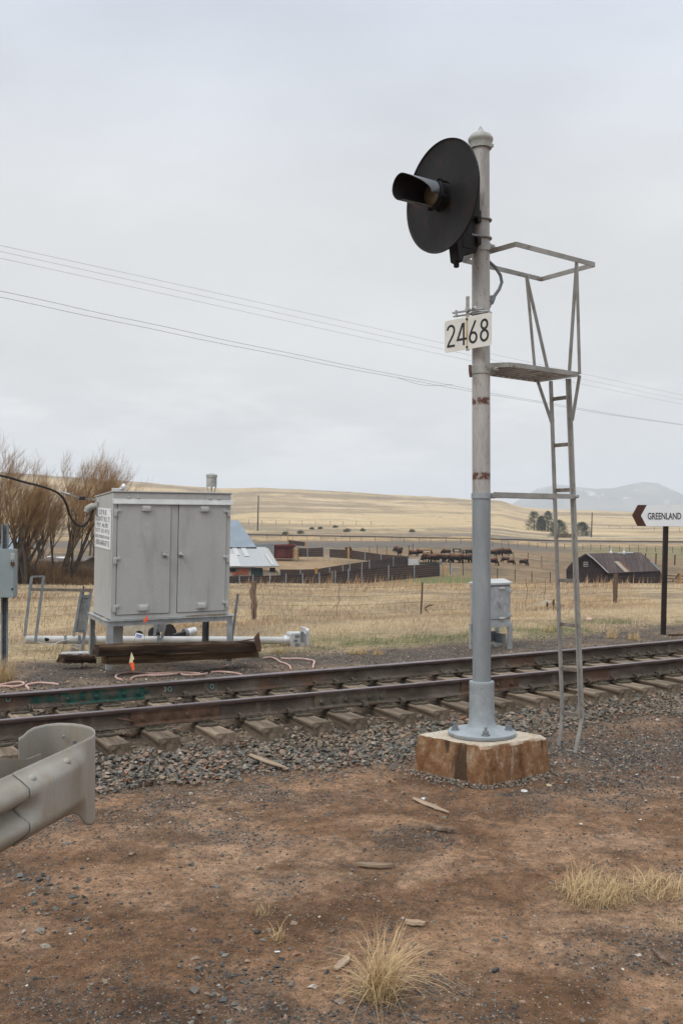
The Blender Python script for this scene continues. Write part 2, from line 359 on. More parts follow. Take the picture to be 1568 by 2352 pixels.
M['flag_cream'] = mk('cream_flag', [(0.3, (0.66, 0.60, 0.36)), (0.7, (0.74, 0.69, 0.45))], 20, rough=0.6, bump=0)
M['guard'] = None
def guard():
    m = NT('dull_zinc_sheet')
    v = m.vec((1, 1, 0.35))
    c = m.ramp(m.noise(v, 2.2, 6, 0.6), [(0.28, (0.225, 0.195, 0.145)), (0.5, (0.30, 0.275, 0.232)), (0.72, (0.365, 0.35, 0.32))])
    k = m.rng(m.noise(m.vec((1, 1, 0.6)), 5.2, 6, 0.6), 0.52, 0.70, 0, 0.6, True)
    c = m.mixc(k, c, (0.30, 0.225, 0.14))
    k = m.rng(m.noise(m.vec((1, 1, 0.15), loc=(9, 2, 1)), 14, 5, 0.6), 0.64, 0.7, 0, 0.4, True)
    c = m.mixc(k, c, (0.22, 0.21, 0.18))
    fn = m.noise(m.vec(), 150, 3)
    c = m.mixc(1.0, c, m.rng(fn, 0.3, 0.7, 0.94, 1.06), 'MULTIPLY')
    k = m.rng(m.noise(m.vec((1, 1, 1), loc=(3, 8, 1)), 26, 8, 0.8), 0.60, 0.68, 0, 0.45, True)
    c = m.mixc(k, c, (0.16, 0.13, 0.10))
    m.col(c); m.set(0.6, 0.2, 0.35); m.bump(m.noise(m.vec(), 9, 5), 0.12, 0.01); return m.m
M['guard'] = guard()
M['wire'] = mk('fence_wire', [(0.3, (0.05, 0.04, 0.035)), (0.7, (0.12, 0.10, 0.09))], 20, bump=0)
M['tpost'] = mk('rusty_steel_post', [(0.3, (0.03, 0.022, 0.018)), (0.7, (0.08, 0.055, 0.04))], 20)
M['powerline'] = mk('overhead_line', [(0.3, (0.11, 0.115, 0.13)), (0.7, (0.17, 0.175, 0.19))], 20, bump=0)
M['sign_brown'] = mk('brown_sign_arrow', [(0.3, (0.045, 0.018, 0.012)), (0.6, (0.075, 0.03, 0.02)), (0.8, (0.16, 0.10, 0.08))], 4, rough=0.6, bump=0)
M['sign_post'] = mk('black_brown_post', [(0.3, (0.010, 0.008, 0.008)), (0.7, (0.03, 0.018, 0.014))], 6, rough=0.6)
M['panel_brown'] = mk('dark_brown_windbreak', [(0.3, (0.030, 0.018, 0.015)), (0.7, (0.058, 0.036, 0.030))], 0.8, (1, 1, 6), 0.85, bump=0.3, fine=0.3, fscale=3)
M['post_pale'] = mk('pale_steel_post', [(0.3, (0.20, 0.22, 0.25)), (0.7, (0.32, 0.34, 0.37))], 2, bump=0)
M['post_yellow'] = mk('ochre_post', [(0.3, (0.30, 0.16, 0.05)), (0.7, (0.42, 0.25, 0.09))], 2, bump=0)
M['roof_blue'] = mk('blue_grey_tin_roof', [(0.3, (0.17, 0.21, 0.245)), (0.7, (0.22, 0.265, 0.30))], 0.5, rough=0.5, metal=0.2, bump=0, fine=0.08, fscale=3)
M['wall_plaster'] = mk('stained_plaster', [(0.3, (0.22, 0.17, 0.13)), (0.7, (0.40, 0.34, 0.27))], 0.9, bump=0.2)
M['brick_red'] = mk('orange_red_brick', [(0.3, (0.22, 0.06, 0.035)), (0.7, (0.38, 0.13, 0.08))], 1.5, bump=0.1)
M['dark_green'] = mk('dark_green_door_paint', [(0.3, (0.008, 0.02, 0.018)), (0.7, (0.02, 0.04, 0.035))], 2, bump=0)
M['dark'] = mk('dark_opening_and_shade', [(0.3, (0.006, 0.006, 0.006)), (0.7, (0.015, 0.013, 0.012))], 3, bump=0)
M['red_paint'] = mk('faded_red_boards', [(0.3, (0.07, 0.012, 0.012)), (0.7, (0.15, 0.03, 0.028))], 1.2, (2, 2, 0.4), bump=0.1)
M['grey_panel'] = mk('grey_green_tin', [(0.3, (0.14, 0.17, 0.175)), (0.7, (0.23, 0.265, 0.27))], 0.7, bump=0.1)
M['rust_roof'] = None
def rust_roof():
    m = NT('rust_brown_tin_roof')
    v = m.vec((1, 1, 1))
    c = m.ramp(m.noise(m.vec((1.6, 0.35, 0.35)), 1.0, 6, 0.65), [(0.3, (0.062, 0.045, 0.043)), (0.6, (0.11, 0.082, 0.076)), (0.82, (0.19, 0.155, 0.145))])
    wv = m.n.new('ShaderNodeTexWave'); wv.bands_direction = 'X'; wv.inputs['Scale'].default_value = 0.55; wv.inputs['Distortion'].default_value = 0.15
    m.l.new(m.tc.outputs['Object'], wv.inputs[0])
    c = m.mixc(m.rng(wv.outputs[1], 0.0, 0.12, 0.5, 0, True), c, (0.03, 0.02, 0.02))
    m.col(c); m.set(0.75, 0.1, 0.3); return m.m
M['rust_roof'] = rust_roof()
M['dark_boards'] = wood('dark_weathered_boards', (0.018, 0.013, 0.013), (0.04, 0.028, 0.027), (0.075, 0.05, 0.047), along=2)
M['white_trim'] = mk('white_trim_paint', [(0.3, (0.5, 0.5, 0.5)), (0.7, (0.65, 0.65, 0.65))], 3, bump=0)
M['pine_bark'] = mk('pine_bark', [(0.3, (0.04, 0.03, 0.02)), (0.7, (0.10, 0.075, 0.05))], 5)
def leafy(name, a, b, c3):
    m = NT(name)
    c = m.ramp(m.noise(m.vec(), 1.1, 4), [(0.3, a), (0.5, b), (0.72, c3)])
    m.col(c); m.set(0.75, 0, 0.2); return m.m
M['needles'] = leafy('pine_needles', (0.012, 0.024, 0.009), (0.024, 0.042, 0.016), (0.055, 0.070, 0.030))
M['bark'] = mk('dark_willow_bark', [(0.3, (0.045, 0.035, 0.026)), (0.7, (0.12, 0.095, 0.07))], 4, bump=0.3)
M['twig'] = leafy('orange_brown_twigs', (0.18, 0.105, 0.052), (0.29, 0.18, 0.09), (0.40, 0.28, 0.155))
def colattr(name, rough=0.9, fine=None, bump=0.0, spec=0.2, trans=0.0):
    m = NT(name)
    a = m.n.new('ShaderNodeAttribute'); a.attribute_name = 'albedo'
    c = a.outputs['Color']
    if fine:
        fn = m.noise(m.vec(), fine[0], 4, 0.7)
        c = m.mixc(1.0, c, m.rng(fn, 0.25, 0.75, 1 - fine[1], 1 + fine[1]), 'MULTIPLY')
        if bump: m.bump(fn, bump, 0.01)
    m.col(c); m.set(rough, 0, spec); return m.m
M['stones'] = colattr('crushed_stone', 0.85, (70, 0.22))
M['grass'] = colattr('dry_grass_blades', 0.8)

# ------------------------------------------------------------------ mesh builder
class MB:
    def __init__(s, org=(0, 0, 0)):
        s.v, s.f, s.mi, s.org = [], [], [], Vector(org)
    def add(s, vs, fs, mi=0):
        n = len(s.v); s.v += [Vector(q) for q in vs]
        s.f += [tuple(n + i for i in q) for q in fs]; s.mi += [mi] * len(fs); return s
    def box(s, c, d, M4=None, mi=0, jit=0.0):
        c = Vector(c); vs = []
        for i in range(8):
            p = c + Vector(((-.5, .5)[i & 1] * d[0], (-.5, .5)[(i >> 1) & 1] * d[1], (-.5, .5)[i >> 2] * d[2]))
            if jit: p += Vector((random.uniform(-jit, jit), random.uniform(-jit, jit), random.uniform(-jit, jit)))
            vs.append(M4 @ p if M4 else p)
        return s.add(vs, [(0, 2, 3, 1), (4, 5, 7, 6), (0, 1, 5, 4), (2, 6, 7, 3), (0, 4, 6, 2), (1, 3, 7, 5)], mi)
    def bar(s, a, b, w, h, up=(0, 0, 1), mi=0):
        a, b = Vector(a), Vector(b); d = (b - a).normalized(); up = Vector(up)
        sx = d.cross(up)
        if sx.length < 1e-4: sx = d.cross(Vector((0, 1, 0)))
        sx.normalize(); uz = sx.cross(d)
        vs = [q + sx * (i * w / 2) + uz * (j * h / 2) for q in (a, b) for i, j in ((-1, -1), (1, -1), (1, 1), (-1, 1))]
        return s.add(vs, [(3, 2, 1, 0), (4, 5, 6, 7), (0, 1, 5, 4), (1, 2, 6, 5), (2, 3, 7, 6), (3, 0, 4, 7)], mi)
    def tube(s, pts, r, n=8, mi=0, caps=True, flat=1.0):
        pts = [Vector(p) for p in pts]; m = len(pts); rs = r if isinstance(r, (list, tuple)) else [r] * m
        base = len(s.v); ref = None
        for i, p in enumerate(pts):
            d = (pts[min(i + 1, m - 1)] - pts[max(i - 1, 0)]).normalized()
            if ref is None:
                ref = d.cross(Vector((0, 0, 1)))
                if ref.length < 1e-3: ref = d.cross(Vector((1, 0, 0)))
            ref = (ref - d * ref.dot(d))
            if ref.length < 1e-6: ref = d.orthogonal()
            ref.normalize(); b = d.cross(ref)
            for k in range(n):
                a = 2 * math.pi * k / n
                s.v.append(p + (ref * math.cos(a) + b * math.sin(a) * flat) * rs[i])
        for i in range(m - 1):
            for k in range(n):
                a, b2 = base + i * n + k, base + i * n + (k + 1) % n
                s.f.append((a, b2, b2 + n, a + n)); s.mi.append(mi)
        if caps:
            s.f.append(tuple(base + k for k in range(n))[::-1]); s.f.append(tuple(base + (m - 1) * n + k for k in range(n))); s.mi += [mi, mi]
        return s
    def lathe(s, prof, n=32, M4=None, mi=0, c=(0, 0, 0)):
        base = len(s.v); c = Vector(c)
        for (r, z) in prof:
            for k in range(n):
                a = 2 * math.pi * k / n; p = c + Vector((r * math.cos(a), r * math.sin(a), z))
                s.v.append(M4 @ p if M4 else p)
        for i in range(len(prof) - 1):
            for k in range(n):
                a, b2 = base + i * n + k, base + i * n + (k + 1) % n
                s.f.append((a, b2, b2 + n, a + n)); s.mi.append(mi)
        if prof[0][0] > 1e-4: s.f.append(tuple(base + k for k in range(n))[::-1]); s.mi.append(mi)
        if prof[-1][0] > 1e-4: s.f.append(tuple(base + (len(prof) - 1) * n + k for k in range(n))); s.mi.append(mi)
        return s
    def prism(s, poly, a, b, f, mi=0):
        """poly: 2-D outline (counter-clockwise seen against the axis); f(u, v, w) -> point, extruded from w=a to w=b"""
        n = len(poly); vs = [f(u, v, a) for u, v in poly] + [f(u, v, b) for u, v in poly]
        fs = [tuple(range(n))[::-1], tuple(range(n, 2 * n))] + [(i, (i + 1) % n, n + (i + 1) % n, n + i) for i in range(n)]
        return s.add(vs, fs, mi)
    def ball(s, c, r, sc=(1, 1, 1), n=10, m=6, mi=0):
        prof = [(math.sin(math.pi * i / m) * 1.0, -math.cos(math.pi * i / m)) for i in range(m + 1)]
        prof[0] = (1e-5, -1); prof[-1] = (1e-5, 1)
        M4 = Matrix.Translation(Vector(c)) @ Matrix.Diagonal((r * sc[0], r * sc[1], r * sc[2], 1))
        return s.lathe(prof, n, M4, mi)
    def mesh(s, name, mats, smooth=True, ang=35):
        me = bpy.data.meshes.new(name)
        me.from_pydata([tuple(v - s.org) for v in s.v], [], s.f)
        for m in (mats if isinstance(mats, (list, tuple)) else [mats]): me.materials.append(m)
        if any(s.mi): me.polygons.foreach_set('material_index', s.mi)
        import bmesh
        bm = bmesh.new(); bm.from_mesh(me); bmesh.ops.recalc_face_normals(bm, faces=bm.faces); bm.to_mesh(me); bm.free()
        me.polygons.foreach_set('use_smooth', [bool(smooth)] * len(me.polygons))
        if smooth:
            me.set_sharp_from_angle(angle=math.radians(ang))
        me.update(); return me
    def build(s, name, mats, parent=None, smooth=True, bevel=0.0, ang=35, seg=2):
        o = bpy.data.objects.new(name, s.mesh(name, mats, smooth, ang)); COL.objects.link(o)
        if parent is not None: o.parent = parent
        else: o.location = s.org
        if bevel:
            b = o.modifiers.new('bevel', 'BEVEL'); b.width = bevel; b.segments = seg; b.limit_method = 'ANGLE'; b.angle_limit = math.radians(40)
            b.harden_normals = False
        return o
def tag(o, label=None, cat=None, group=None, kind=None):
    if label: o['label'] = label
    if cat: o['category'] = cat
    if group: o['group'] = group
    if kind: o['kind'] = kind
    return o
def thing(name, label, cat, loc=(0, 0, 0), rz=0.0, group=None):
    o = bpy.data.objects.new(name, None); COL.objects.link(o)
    o.empty_display_size = 0.2
    o.location = loc; o.rotation_euler = (0, 0, rz); return tag(o, label, cat, group)
def kids(o): return [c for c in bpy.data.objects if c.parent == o]
def copy_tree(o, parent=None):
    c = o.copy(); COL.objects.link(c); c.parent = parent
    for ch in o.children: copy_tree(ch, c)
    return c
def numpy_mesh(name, V, Fc, mat, col=None, parent=None, smooth=False, loc=None):
    """V (n,3), Fc (m,k) -> one mesh, colour per vertex"""
    me = bpy.data.meshes.new(name); k = Fc.shape[1]
    me.vertices.add(len(V)); me.vertices.foreach_set('co', V.astype(np.float32).ravel())
    me.loops.add(Fc.size); me.loops.foreach_set('vertex_index', Fc.astype(np.int32).ravel())
    me.polygons.add(len(Fc)); me.polygons.foreach_set('loop_start', np.arange(0, Fc.size, k, dtype=np.int32))
    try: me.polygons.foreach_set('loop_total', np.full(len(Fc), k, dtype=np.int32))
    except Exception: pass
    me.polygons.foreach_set('use_smooth', np.full(len(Fc), bool(smooth), dtype=bool))
    me.update(calc_edges=True)
    if col is not None:
        ca = me.color_attributes.new('albedo', 'FLOAT_COLOR', 'POINT')
        ca.data.foreach_set('color', np.concatenate([col, np.ones((len(col), 1))], 1).astype(np.float32).ravel())
    me.materials.append(mat)
    o = bpy.data.objects.new(name, me); COL.objects.link(o)
    if parent is not None: o.parent = parent
    if loc is not None: o.location = loc
    return o
def text_mesh(body, mat, parent, name, M4, size=0.1, sx=1.0, extrude=0.0015, align='CENTER', bold=0.0, space=1.0):
    cu = bpy.data.curves.new(name, 'FONT'); cu.body = body; cu.size = size; cu.align_x = align; cu.extrude = extrude; cu.offset = bold; cu.space_character = space
    cu.resolution_u = 3
    o = bpy.data.objects.new(name, cu); COL.objects.link(o)
    dg = bpy.context.evaluated_depsgraph_get(); dg.update()
    me = bpy.data.meshes.new_from_object(o.evaluated_get(dg)); bpy.data.objects.remove(o); bpy.data.curves.remove(cu)
    me.transform(Matrix.Diagonal((sx, 1, 1, 1))); me.transform(M4)
    me.materials.clear(); me.materials.append(mat)
    o = bpy.data.objects.new(name, me); COL.objects.link(o); o.parent = parent; return o
FRONT = Matrix.Rotation(math.pi / 2, 4, 'X')     # text drawn in XY stands up facing -Y

# ------------------------------------------------------------------ the ground, one sheet out to the horizon
def c3(*a): return np.array(a, float)
def mixa(a, b, t): return a + (b - a) * t[..., None]
def patches(X, Y):
    """where cinders lie on the bare dirt, 0..1"""
    s, o = so_xy(X, Y)
    n = fbm(X * 1.1 + 3.3, Y * 1.1, 5, 0.6)
    base = sst(n, 0.50, 0.66) * 0.75
    strip = np.exp(-((o + 1.95 + 0.25 * (fbm(s * 0.8, s * 0, 2) - 0.5)) / 0.42) ** 2) * sst(fbm(X * 2.2, Y * 2.2, 3), 0.3, 0.6) * 0.9
    right = sst(s, 4.0, 5.2) * np.exp(-((o + 2.2 + 0.16 * (s - 5)) / 1.15) ** 2) * 1.25
    return np.clip(np.maximum(np.maximum(base * sst(-o, 1.7, 2.4), strip * sst(-o, 1.2, 1.5)), right), 0, 1)
def ground_albedo(X, Y):
    s, o = so_xy(X, Y)
    r = np.hypot(X, Y)
    dirt = mixa(mixa(c3(0.325, 0.196, 0.115) + X[..., None] * 0, c3(0.17, 0.092, 0.049), 0.7 * sst(fbm(X * 0.8, Y * 0.8 + 5, 6, 0.62), 0.43, 0.60)),
                c3(0.40, 0.26, 0.165), 0.7 * sst(fbm(X * 0.9 + 9, Y * 0.9, 6, 0.6), 0.50, 0.66))
    dirt = mixa(dirt, c3(0.095, 0.075, 0.062), 0.6 * patches(X, Y))
    bal = mixa(c3(0.085, 0.068, 0.052) + X[..., None] * 0, c3(0.16, 0.12, 0.085), sst(fbm(X * 1.3, Y * 1.3, 3), 0.4, 0.65))
    cin = mixa(c3(0.115, 0.096, 0.080) + X[..., None] * 0, c3(0.21, 0.155, 0.11), sst(fbm(X * 1.0, Y * 1.0 + 2, 4), 0.45, 0.65))
    straw = mixa(c3(0.44, 0.335, 0.20) + X[..., None] * 0, c3(0.27, 0.205, 0.135), sst(fbm(X * 0.35, Y * 0.35, 5, 0.6), 0.38, 0.62))
    green = c3(0.105, 0.125, 0.050)
    straw = mixa(straw, green, 0.75 * sst(fbm(X * 0.8 + 4, Y * 0.8, 4), 0.42, 0.62) * np.exp(-((o - 7.2) / 1.3) ** 2))
    wob = 0.7 * (fbm(X * 0.6, Y * 0.6, 3) - 0.5)
    c = mixa(dirt, bal, sst(o + wob * 0.7, -1.55, -1.2))
    c = mixa(c, cin, sst(o + wob, 2.8, 3.6))
    c = mixa(c, straw, sst(o + wob * 1.8, 5.9, 6.9))
    # beyond the field: corral dirt, pasture, the embankment and the hills
    Ye = np.maximum(Y, r * 0.5)
    u = 784 + F * X / np.maximum(Y, 0.35 * r + 1e-6)
    nA = fbm(X * 0.05, Y * 0.05, 5, 0.6); nB = fbm(X * 0.2 + 8, Y * 0.2, 4, 0.6)
    past = mixa(c3(0.22, 0.15, 0.088) + X[..., None] * 0, c3(0.15, 0.115, 0.072), sst(nA, 0.4, 0.62))
    past = mixa(past, c3(0.27, 0.20, 0.12), 0.6 * sst(nB, 0.52, 0.68))
    pen = np.exp(-((u - 660) / 130.0) ** 4) * sst(Ye, 118, 130) * (1 - sst(Ye, 158, 172))
    past = mixa(past, c3(0.31, 0.215, 0.125), pen)
    # green patch in front of the herd
    gp = np.exp(-(((u - 1030) / 110.0) ** 2)) * np.exp(-((Ye - 122) / 9.5) ** 2)
    past = mixa(past, c3(0.125, 0.145, 0.060), np.clip(1.2 * gp, 0, 1))
    past = mixa(past, c3(0.20, 0.20, 0.095), 0.45 * sst(u, 1250, 1400) * sst(Ye, 165, 200))
    grey = c3(0.135, 0.12, 0.105)
    past = mixa(past, grey, 0.85 * sst(Ye, 192, 212) * (1 - sst(Ye, 232, 262)) * (1 - sst(u, 1150, 1400)))
    tall = mixa(c3(0.40, 0.28, 0.15) + X[..., None] * 0, c3(0.20, 0.155, 0.10), sst(nB, 0.45, 0.62))
    far = mixa(past, tall, sst(Ye + 14 * (nB - 0.5), 244, 262))
    far = mixa(far, c3(0.17, 0.15, 0.125), 0.9 * sst(Ye, 296, 304) * (1 - sst(Ye, 338, 344)) * (0.5 + 0.5 * sst(u, 700, 1200)))
    hill = mixa(c3(0.47, 0.355, 0.205) + X[..., None] * 0, c3(0.27, 0.205, 0.13), sst(fbm(X * 0.012 + 3, Y * 0.02, 6, 0.62), 0.40, 0.62))
    hill = mixa(hill, c3(0.17, 0.15, 0.11), 0.7 * sst(fbm(X * 0.03, Y * 0.06 + 7, 5, 0.6), 0.60, 0.74))
    hill = mixa(hill, c3(0.205, 0.175, 0.12), 0.8 * sst(Ye, 345, 360) * (1 - sst(Ye, 372, 415)) * sst(nA, 0.35, 0.55))
    hill = mixa(hill, c3(0.62, 0.49, 0.31), 0.5 * sst(fbm(X * 0.02 + 30, Y * 0.04, 5, 0.6), 0.56, 0.7))
    # erosion cuts crossing the slope
    cut = np.abs(fbm(X * 0.006 + 1, Y * 0.010, 4, 0.5) - 0.5)
    hill = mixa(hill, c3(0.15, 0.10, 0.065), 0.65 * (1 - sst(cut, 0.0, 0.007)) * sst(fbm(X * 0.01, Y * 0.01 + 50, 2), 0.45, 0.6))
    far = mixa(far, hill, sst(Ye, 340, 350))
    w = sst(o, 30, 45) * sst(Ye, 62, 90)
    return mixa(c, far, w)
def make_ground():
    d = math.radians
    fa = np.linspace(-d(24), d(24), 470)
    bk = np.linspace(d(24), 2 * math.pi - d(24), 120)[1:-1]
    az = np.concatenate([fa, bk]); nc = len(az)
    R = np.concatenate([np.geomspace(0.9, 3.4, 40)[:-1], np.geomspace(3.4, 10.5, 340)[:-1], np.geomspace(10.5, 7600, 490)]); nr = len(R)
    A, RR = np.meshgrid(az, R)
    X = RR * np.sin(A); Y = RR * np.cos(A)
    Z = H(X, Y)
    c = ground_albedo(X, Y)
    s, o = so_xy(X, Y)
    V = np.stack([X, Y, Z], -1).reshape(-1, 3)
    V = np.concatenate([V, [[0, 0, h1(0, 0.01)]]])
    i = np.arange(nr - 1)[:, None] * nc; j = np.arange(nc)[None, :]; j2 = (j + 1) % nc
    Fq = np.stack([i + j, i + nc + j, i + nc + j2, i + j2], -1).reshape(-1, 4)[:, ::-1]
    Fq = Fq[:, ::-1]
    ctr = len(V) - 1
    cc = np.concatenate([c.reshape(-1, 3), [[0.2, 0.13, 0.08]]])
    # normals must point up
    p = V[Fq[5 * nc]]; n = np.cross(p[1] - p[0], p[2] - p[0])
    if n[2] < 0: Fq = Fq[:, ::-1]
    cap = np.array([[ctr, j_, (j_ + 1) % nc, (j_ + 1) % nc] for j_ in range(nc)])
    m = NT('ground_surface')
    a = m.n.new('ShaderNodeAttribute'); a.attribute_name = 'albedo'
    v = m.vec()
    geo = m.n.new('ShaderNodeNewGeometry'); ln = m.n.new('ShaderNodeVectorMath'); ln.operation = 'LENGTH'; m.l.new(geo.outputs['Position'], ln.inputs[0])
    near = m.rng(ln.outputs['Value'], 9, 26, 1, 0)
    fn = m.noise(v, 17, 9, 0.78)
    c0 = m.mixc(1.0, a.outputs['Color'], m.rng(fn, 0.30, 0.70, 0.42, 1.6), 'MULTIPLY')
    dm = m.n.new('ShaderNodeAttribute'); dm.attribute_name = 'bare'
    bare = dm.outputs['Fac']
    w1 = m.rng(m.noise(v, 1.15, 14, 0.72, 0.3), 0.485, 0.585, 0, 0.62, True)
    w2 = m.rng(m.noise(m.vec((1, 1, 1), loc=(4, 9, 2)), 3.4, 14, 0.78), 0.54, 0.63, 0, 0.6, True)
    c0 = m.mixc(m.math('MULTIPLY', w1, bare), c0, (0.105, 0.056, 0.030))
    c0 = m.mixc(m.math('MULTIPLY', w2, bare), c0, (0.075, 0.058, 0.048))
    ce = m.vor(m.vec((1.0, 1.6, 1.0)), 2.1, 'DISTANCE_TO_EDGE')
    ck = m.math('MULTIPLY', m.rng(ce, 0.004, 0.016, 1, 0), m.rng(m.noise(v, 0.9, 4, 0.5), 0.50, 0.58, 0, 0.0, True))
    c0 = m.mixc(m.math('MULTIPLY', ck, bare), c0, (0.06, 0.035, 0.022))
    big = m.noise(v, 4.5, 6, 0.65)
    c0 = m.mixc(1.0, c0, m.rng(big, 0.32, 0.68, 0.72, 1.25), 'MULTIPLY')
    # grit: small grains of their own colour
    tv = m.n.new('ShaderNodeTexVoronoi'); tv.inputs['Scale'].default_value = 85; m.l.new(v, tv.inputs['Vector'])
    sp = m.n.new('ShaderNodeSeparateColor'); m.l.new(tv.outputs['Color'], sp.inputs[0])
    lt = m.math('MULTIPLY', m.rng(sp.outputs[0], 0.86, 0.9), m.rng(tv.outputs['Distance'], 0.25, 0.4, 1, 0))
    dk = m.math('MULTIPLY', m.rng(sp.outputs[1], 0.80, 0.84), m.rng(tv.outputs['Distance'], 0.35, 0.5, 1, 0))
    c1 = m.mixc(m.math('MULTIPLY', m.math('MULTIPLY', lt, near), 0.75), c0, (0.46, 0.34, 0.25))
    c1 = m.mixc(m.math('MULTIPLY', m.math('MULTIPLY', dk, near), 0.75), c1, (0.055, 0.042, 0.04))
    # tussocky mottling far away
    fm = m.noise(m.vec((1, 0.5, 1)), 0.55, 7, 0.72)
    farw = m.rng(ln.outputs['Value'], 110, 160, 0, 1)
    c1 = m.mixc(farw, c1, m.mixc(1.0, c1, m.rng(fm, 0.3, 0.7, 0.72, 1.24), 'MULTIPLY'))
    m.col(c1); m.set(0.95, 0, 0.12)
    hgt = m.math('ADD', m.math('MULTIPLY', fn, 1.0), m.math('MULTIPLY', m.rng(tv.outputs['Distance'], 0.0, 0.6, 1, 0), 0.35))
    m.bump(hgt, 0.85, 0.035)
    o_ = numpy_mesh('ground', V, np.concatenate([Fq, cap[:, :4]])[:len(Fq)], m.m, cc, smooth=True)
    at_ = o_.data.attributes.new('bare', 'FLOAT', 'POINT')
    bv = np.concatenate([(1 - sst(o, -1.75, -1.3)).ravel(), [1.0]]).astype(np.float32); at_.data.foreach_set('value', bv)
    tag(o_, kind='structure')
    return o_
make_ground()

def make_mountains():
    UU = [700, 900, 1040, 1100, 1150, 1183, 1235, 1283, 1321, 1365, 1407, 1441, 1475, 1504, 1535, 1568, 1620, 1700, 1900, 2300]
    VV = [1208, 1206, 1200, 1190, 1172, 1153, 1121, 1112, 1117, 1122, 1121, 1112, 1107, 1108, 1122, 1141, 1165, 1150, 1175, 1200]
    us = np.linspace(700, 2300, 420); ds = np.linspace(-1, 1, 70)
    U, D = np.meshgrid(us, ds); Yc = 6200.0
    X = (U - 784) / F * Yc; Y = Yc + D * 1100
    top = (HOR - np.interp(U, UU, VV)) * Yc / F + 2
    Z = top * (1 - np.abs(D) ** 1.25) - 45 * np.abs(D)
    Z = Z + (fbm(X * 0.004, Y * 0.004, 5, 0.55) - 0.5) * 90 * (1 - np.abs(D)) * sst(np.abs(D), 0.02, 0.3) + (fbm(X * 0.02, Y * 0.02, 3) - 0.5) * 10
    nr, nc = U.shape
    i = np.arange(nr - 1)[:, None] * nc; j = np.arange(nc - 1)[None, :]
    Fq = np.stack([i + j, i + j + 1, i + nc + j + 1, i + nc + j], -1).reshape(-1, 4)
    col = mixa(c3(0.05, 0.062, 0.045) + X[..., None] * 0, c3(0.16, 0.14, 0.11), sst(fbm(X * 0.006, Y * 0.006, 5, 0.6), 0.45, 0.65))
    col = mixa(col, c3(0.75, 0.76, 0.78), 0.6 * sst(fbm(X * 0.008 + 40, Y * 0.012, 5, 0.6), 0.70, 0.74))
    o_ = numpy_mesh('mountains', np.stack([X, Y, Z], -1).reshape(-1, 3), Fq, colattr('wooded_mountain', 0.95), col.reshape(-1, 3), smooth=True)
    tag(o_, kind='structure')
make_mountains()

# ------------------------------------------------------------------ the track
PLATE_PX = [463, 574, 679, 760, 864, 939, 1018, 1092, 1166, 1226, 1299, 1358, 1412, 1466, 1526]
TIES = [s_at(p) for p in PLATE_PX]
while TIES[0] > -5: TIES.insert(0, TIES[0] - random.Random(len(TIES)).uniform(0.46, 0.55))
while TIES[-1] < 22: TIES.append(TIES[-1] + random.Random(len(TIES)).uniform(0.45, 0.53))
rnd = random.Random(11)
def tie_mesh(k):
    r = random.Random(k); m = MB(); ny, w, L, hh = 14, 0.115, 1.30, 0.17
    rows = []
    for i in range(ny + 1):
        y = -L + 2 * L * i / ny
        e = 0.012 if i in (0, ny) else 0.0
        dx = r.uniform(-.004, .004); dz = r.uniform(-.006, .003)
        if i in (0, ny): y += r.uniform(-.015, .015)
        rows.append([(-w + dx, y, -hh), (w + dx, y, -hh), (w + dx + r.uniform(-.006, .003), y, -0.014), (w * 0.86 + dx, y + e, dz),
                     (0.03, y, dz - r.uniform(0, 0.006)), (-w * 0.3, y, dz), (-w * 0.86 + dx, y, dz), (-w + dx + r.uniform(-.003, .006), y, -0.016)])
    b = 0; n = 8
    vs = [p for row in rows for p in row]
    fs = [(i * n + j, i * n + (j + 1) % n, (i + 1) * n + (j + 1) % n, (i + 1) * n + j) for i in range(ny) for j in range(n)]
    fs += [tuple(range(n))[::-1], tuple(ny * n + j for j in range(n))]
    m.add(vs, fs); return m.mesh('sleeper', M['tie'], True, 25)
TIE_MESH = [tie_mesh(k) for k in range(4)]
pm = MB(); pm.box((0, 0, 0.009), (0.19, 0.36, 0.018)); pm.box((0, 0.10, 0.022), (0.19, 0.02, 0.012)); pm.box((0, -0.10, 0.022), (0.19, 0.02, 0.012))
PLATE = pm.mesh('tie_plate', M['grime_steel'], False)
sm_ = MB(); sm_.box((0, 0, 0.02), (0.016, 0.016, 0.05)); sm_.box((0, 0.006, 0.05), (0.026, 0.034, 0.014)); SPIKE = sm_.mesh('spike', M['grime_steel'], False)
def add_child(name, me, parent, loc=(0, 0, 0), rot=(0, 0, 0)):
    o = bpy.data.objects.new(name, me); COL.objects.link(o); o.parent = parent; o.location = loc; o.rotation_euler = rot; return o
def dist_word(i): return ['first', 'second', 'third', 'fourth', 'fifth', 'sixth', 'seventh', 'eighth', 'ninth', 'tenth', 'eleventh', 'twelfth', 'thirteenth', 'fourteenth', 'fifteenth', 'sixteenth', 'seventeenth', 'eighteenth', 'nineteenth', 'twentieth'][i]
TIE_OBJ = []
MAST_S = 3.86
vis = 0
for i, s in enumerate(TIES):
    p = T(s, 0.75)
    o = bpy.data.objects.new('sleeper', TIE_MESH[i % 4]); COL.objects.link(o)
    o.location = (p.x, p.y, 0.0 + rnd.uniform(-0.012, 0.0)); o.rotation_euler = (rnd.uniform(-.003, .010), rnd.uniform(-.02, .02), TANG + rnd.uniform(-.022, .022))
    TIE_OBJ.append(o)
    for yy in (-0.75, 0.75):
        pl = add_child('tie_plate', PLATE, o, (0, yy, 0.002))
        for q in ((-0.05, -0.125), (0.05, -0.125), (0.0, 0.125)):
            add_child('spike', SPIKE, pl, (q[0] + rnd.uniform(-.01, .01), q[1], rnd.uniform(-.004, .012)), (0, 0, 0 if q[1] < 0 else math.pi))
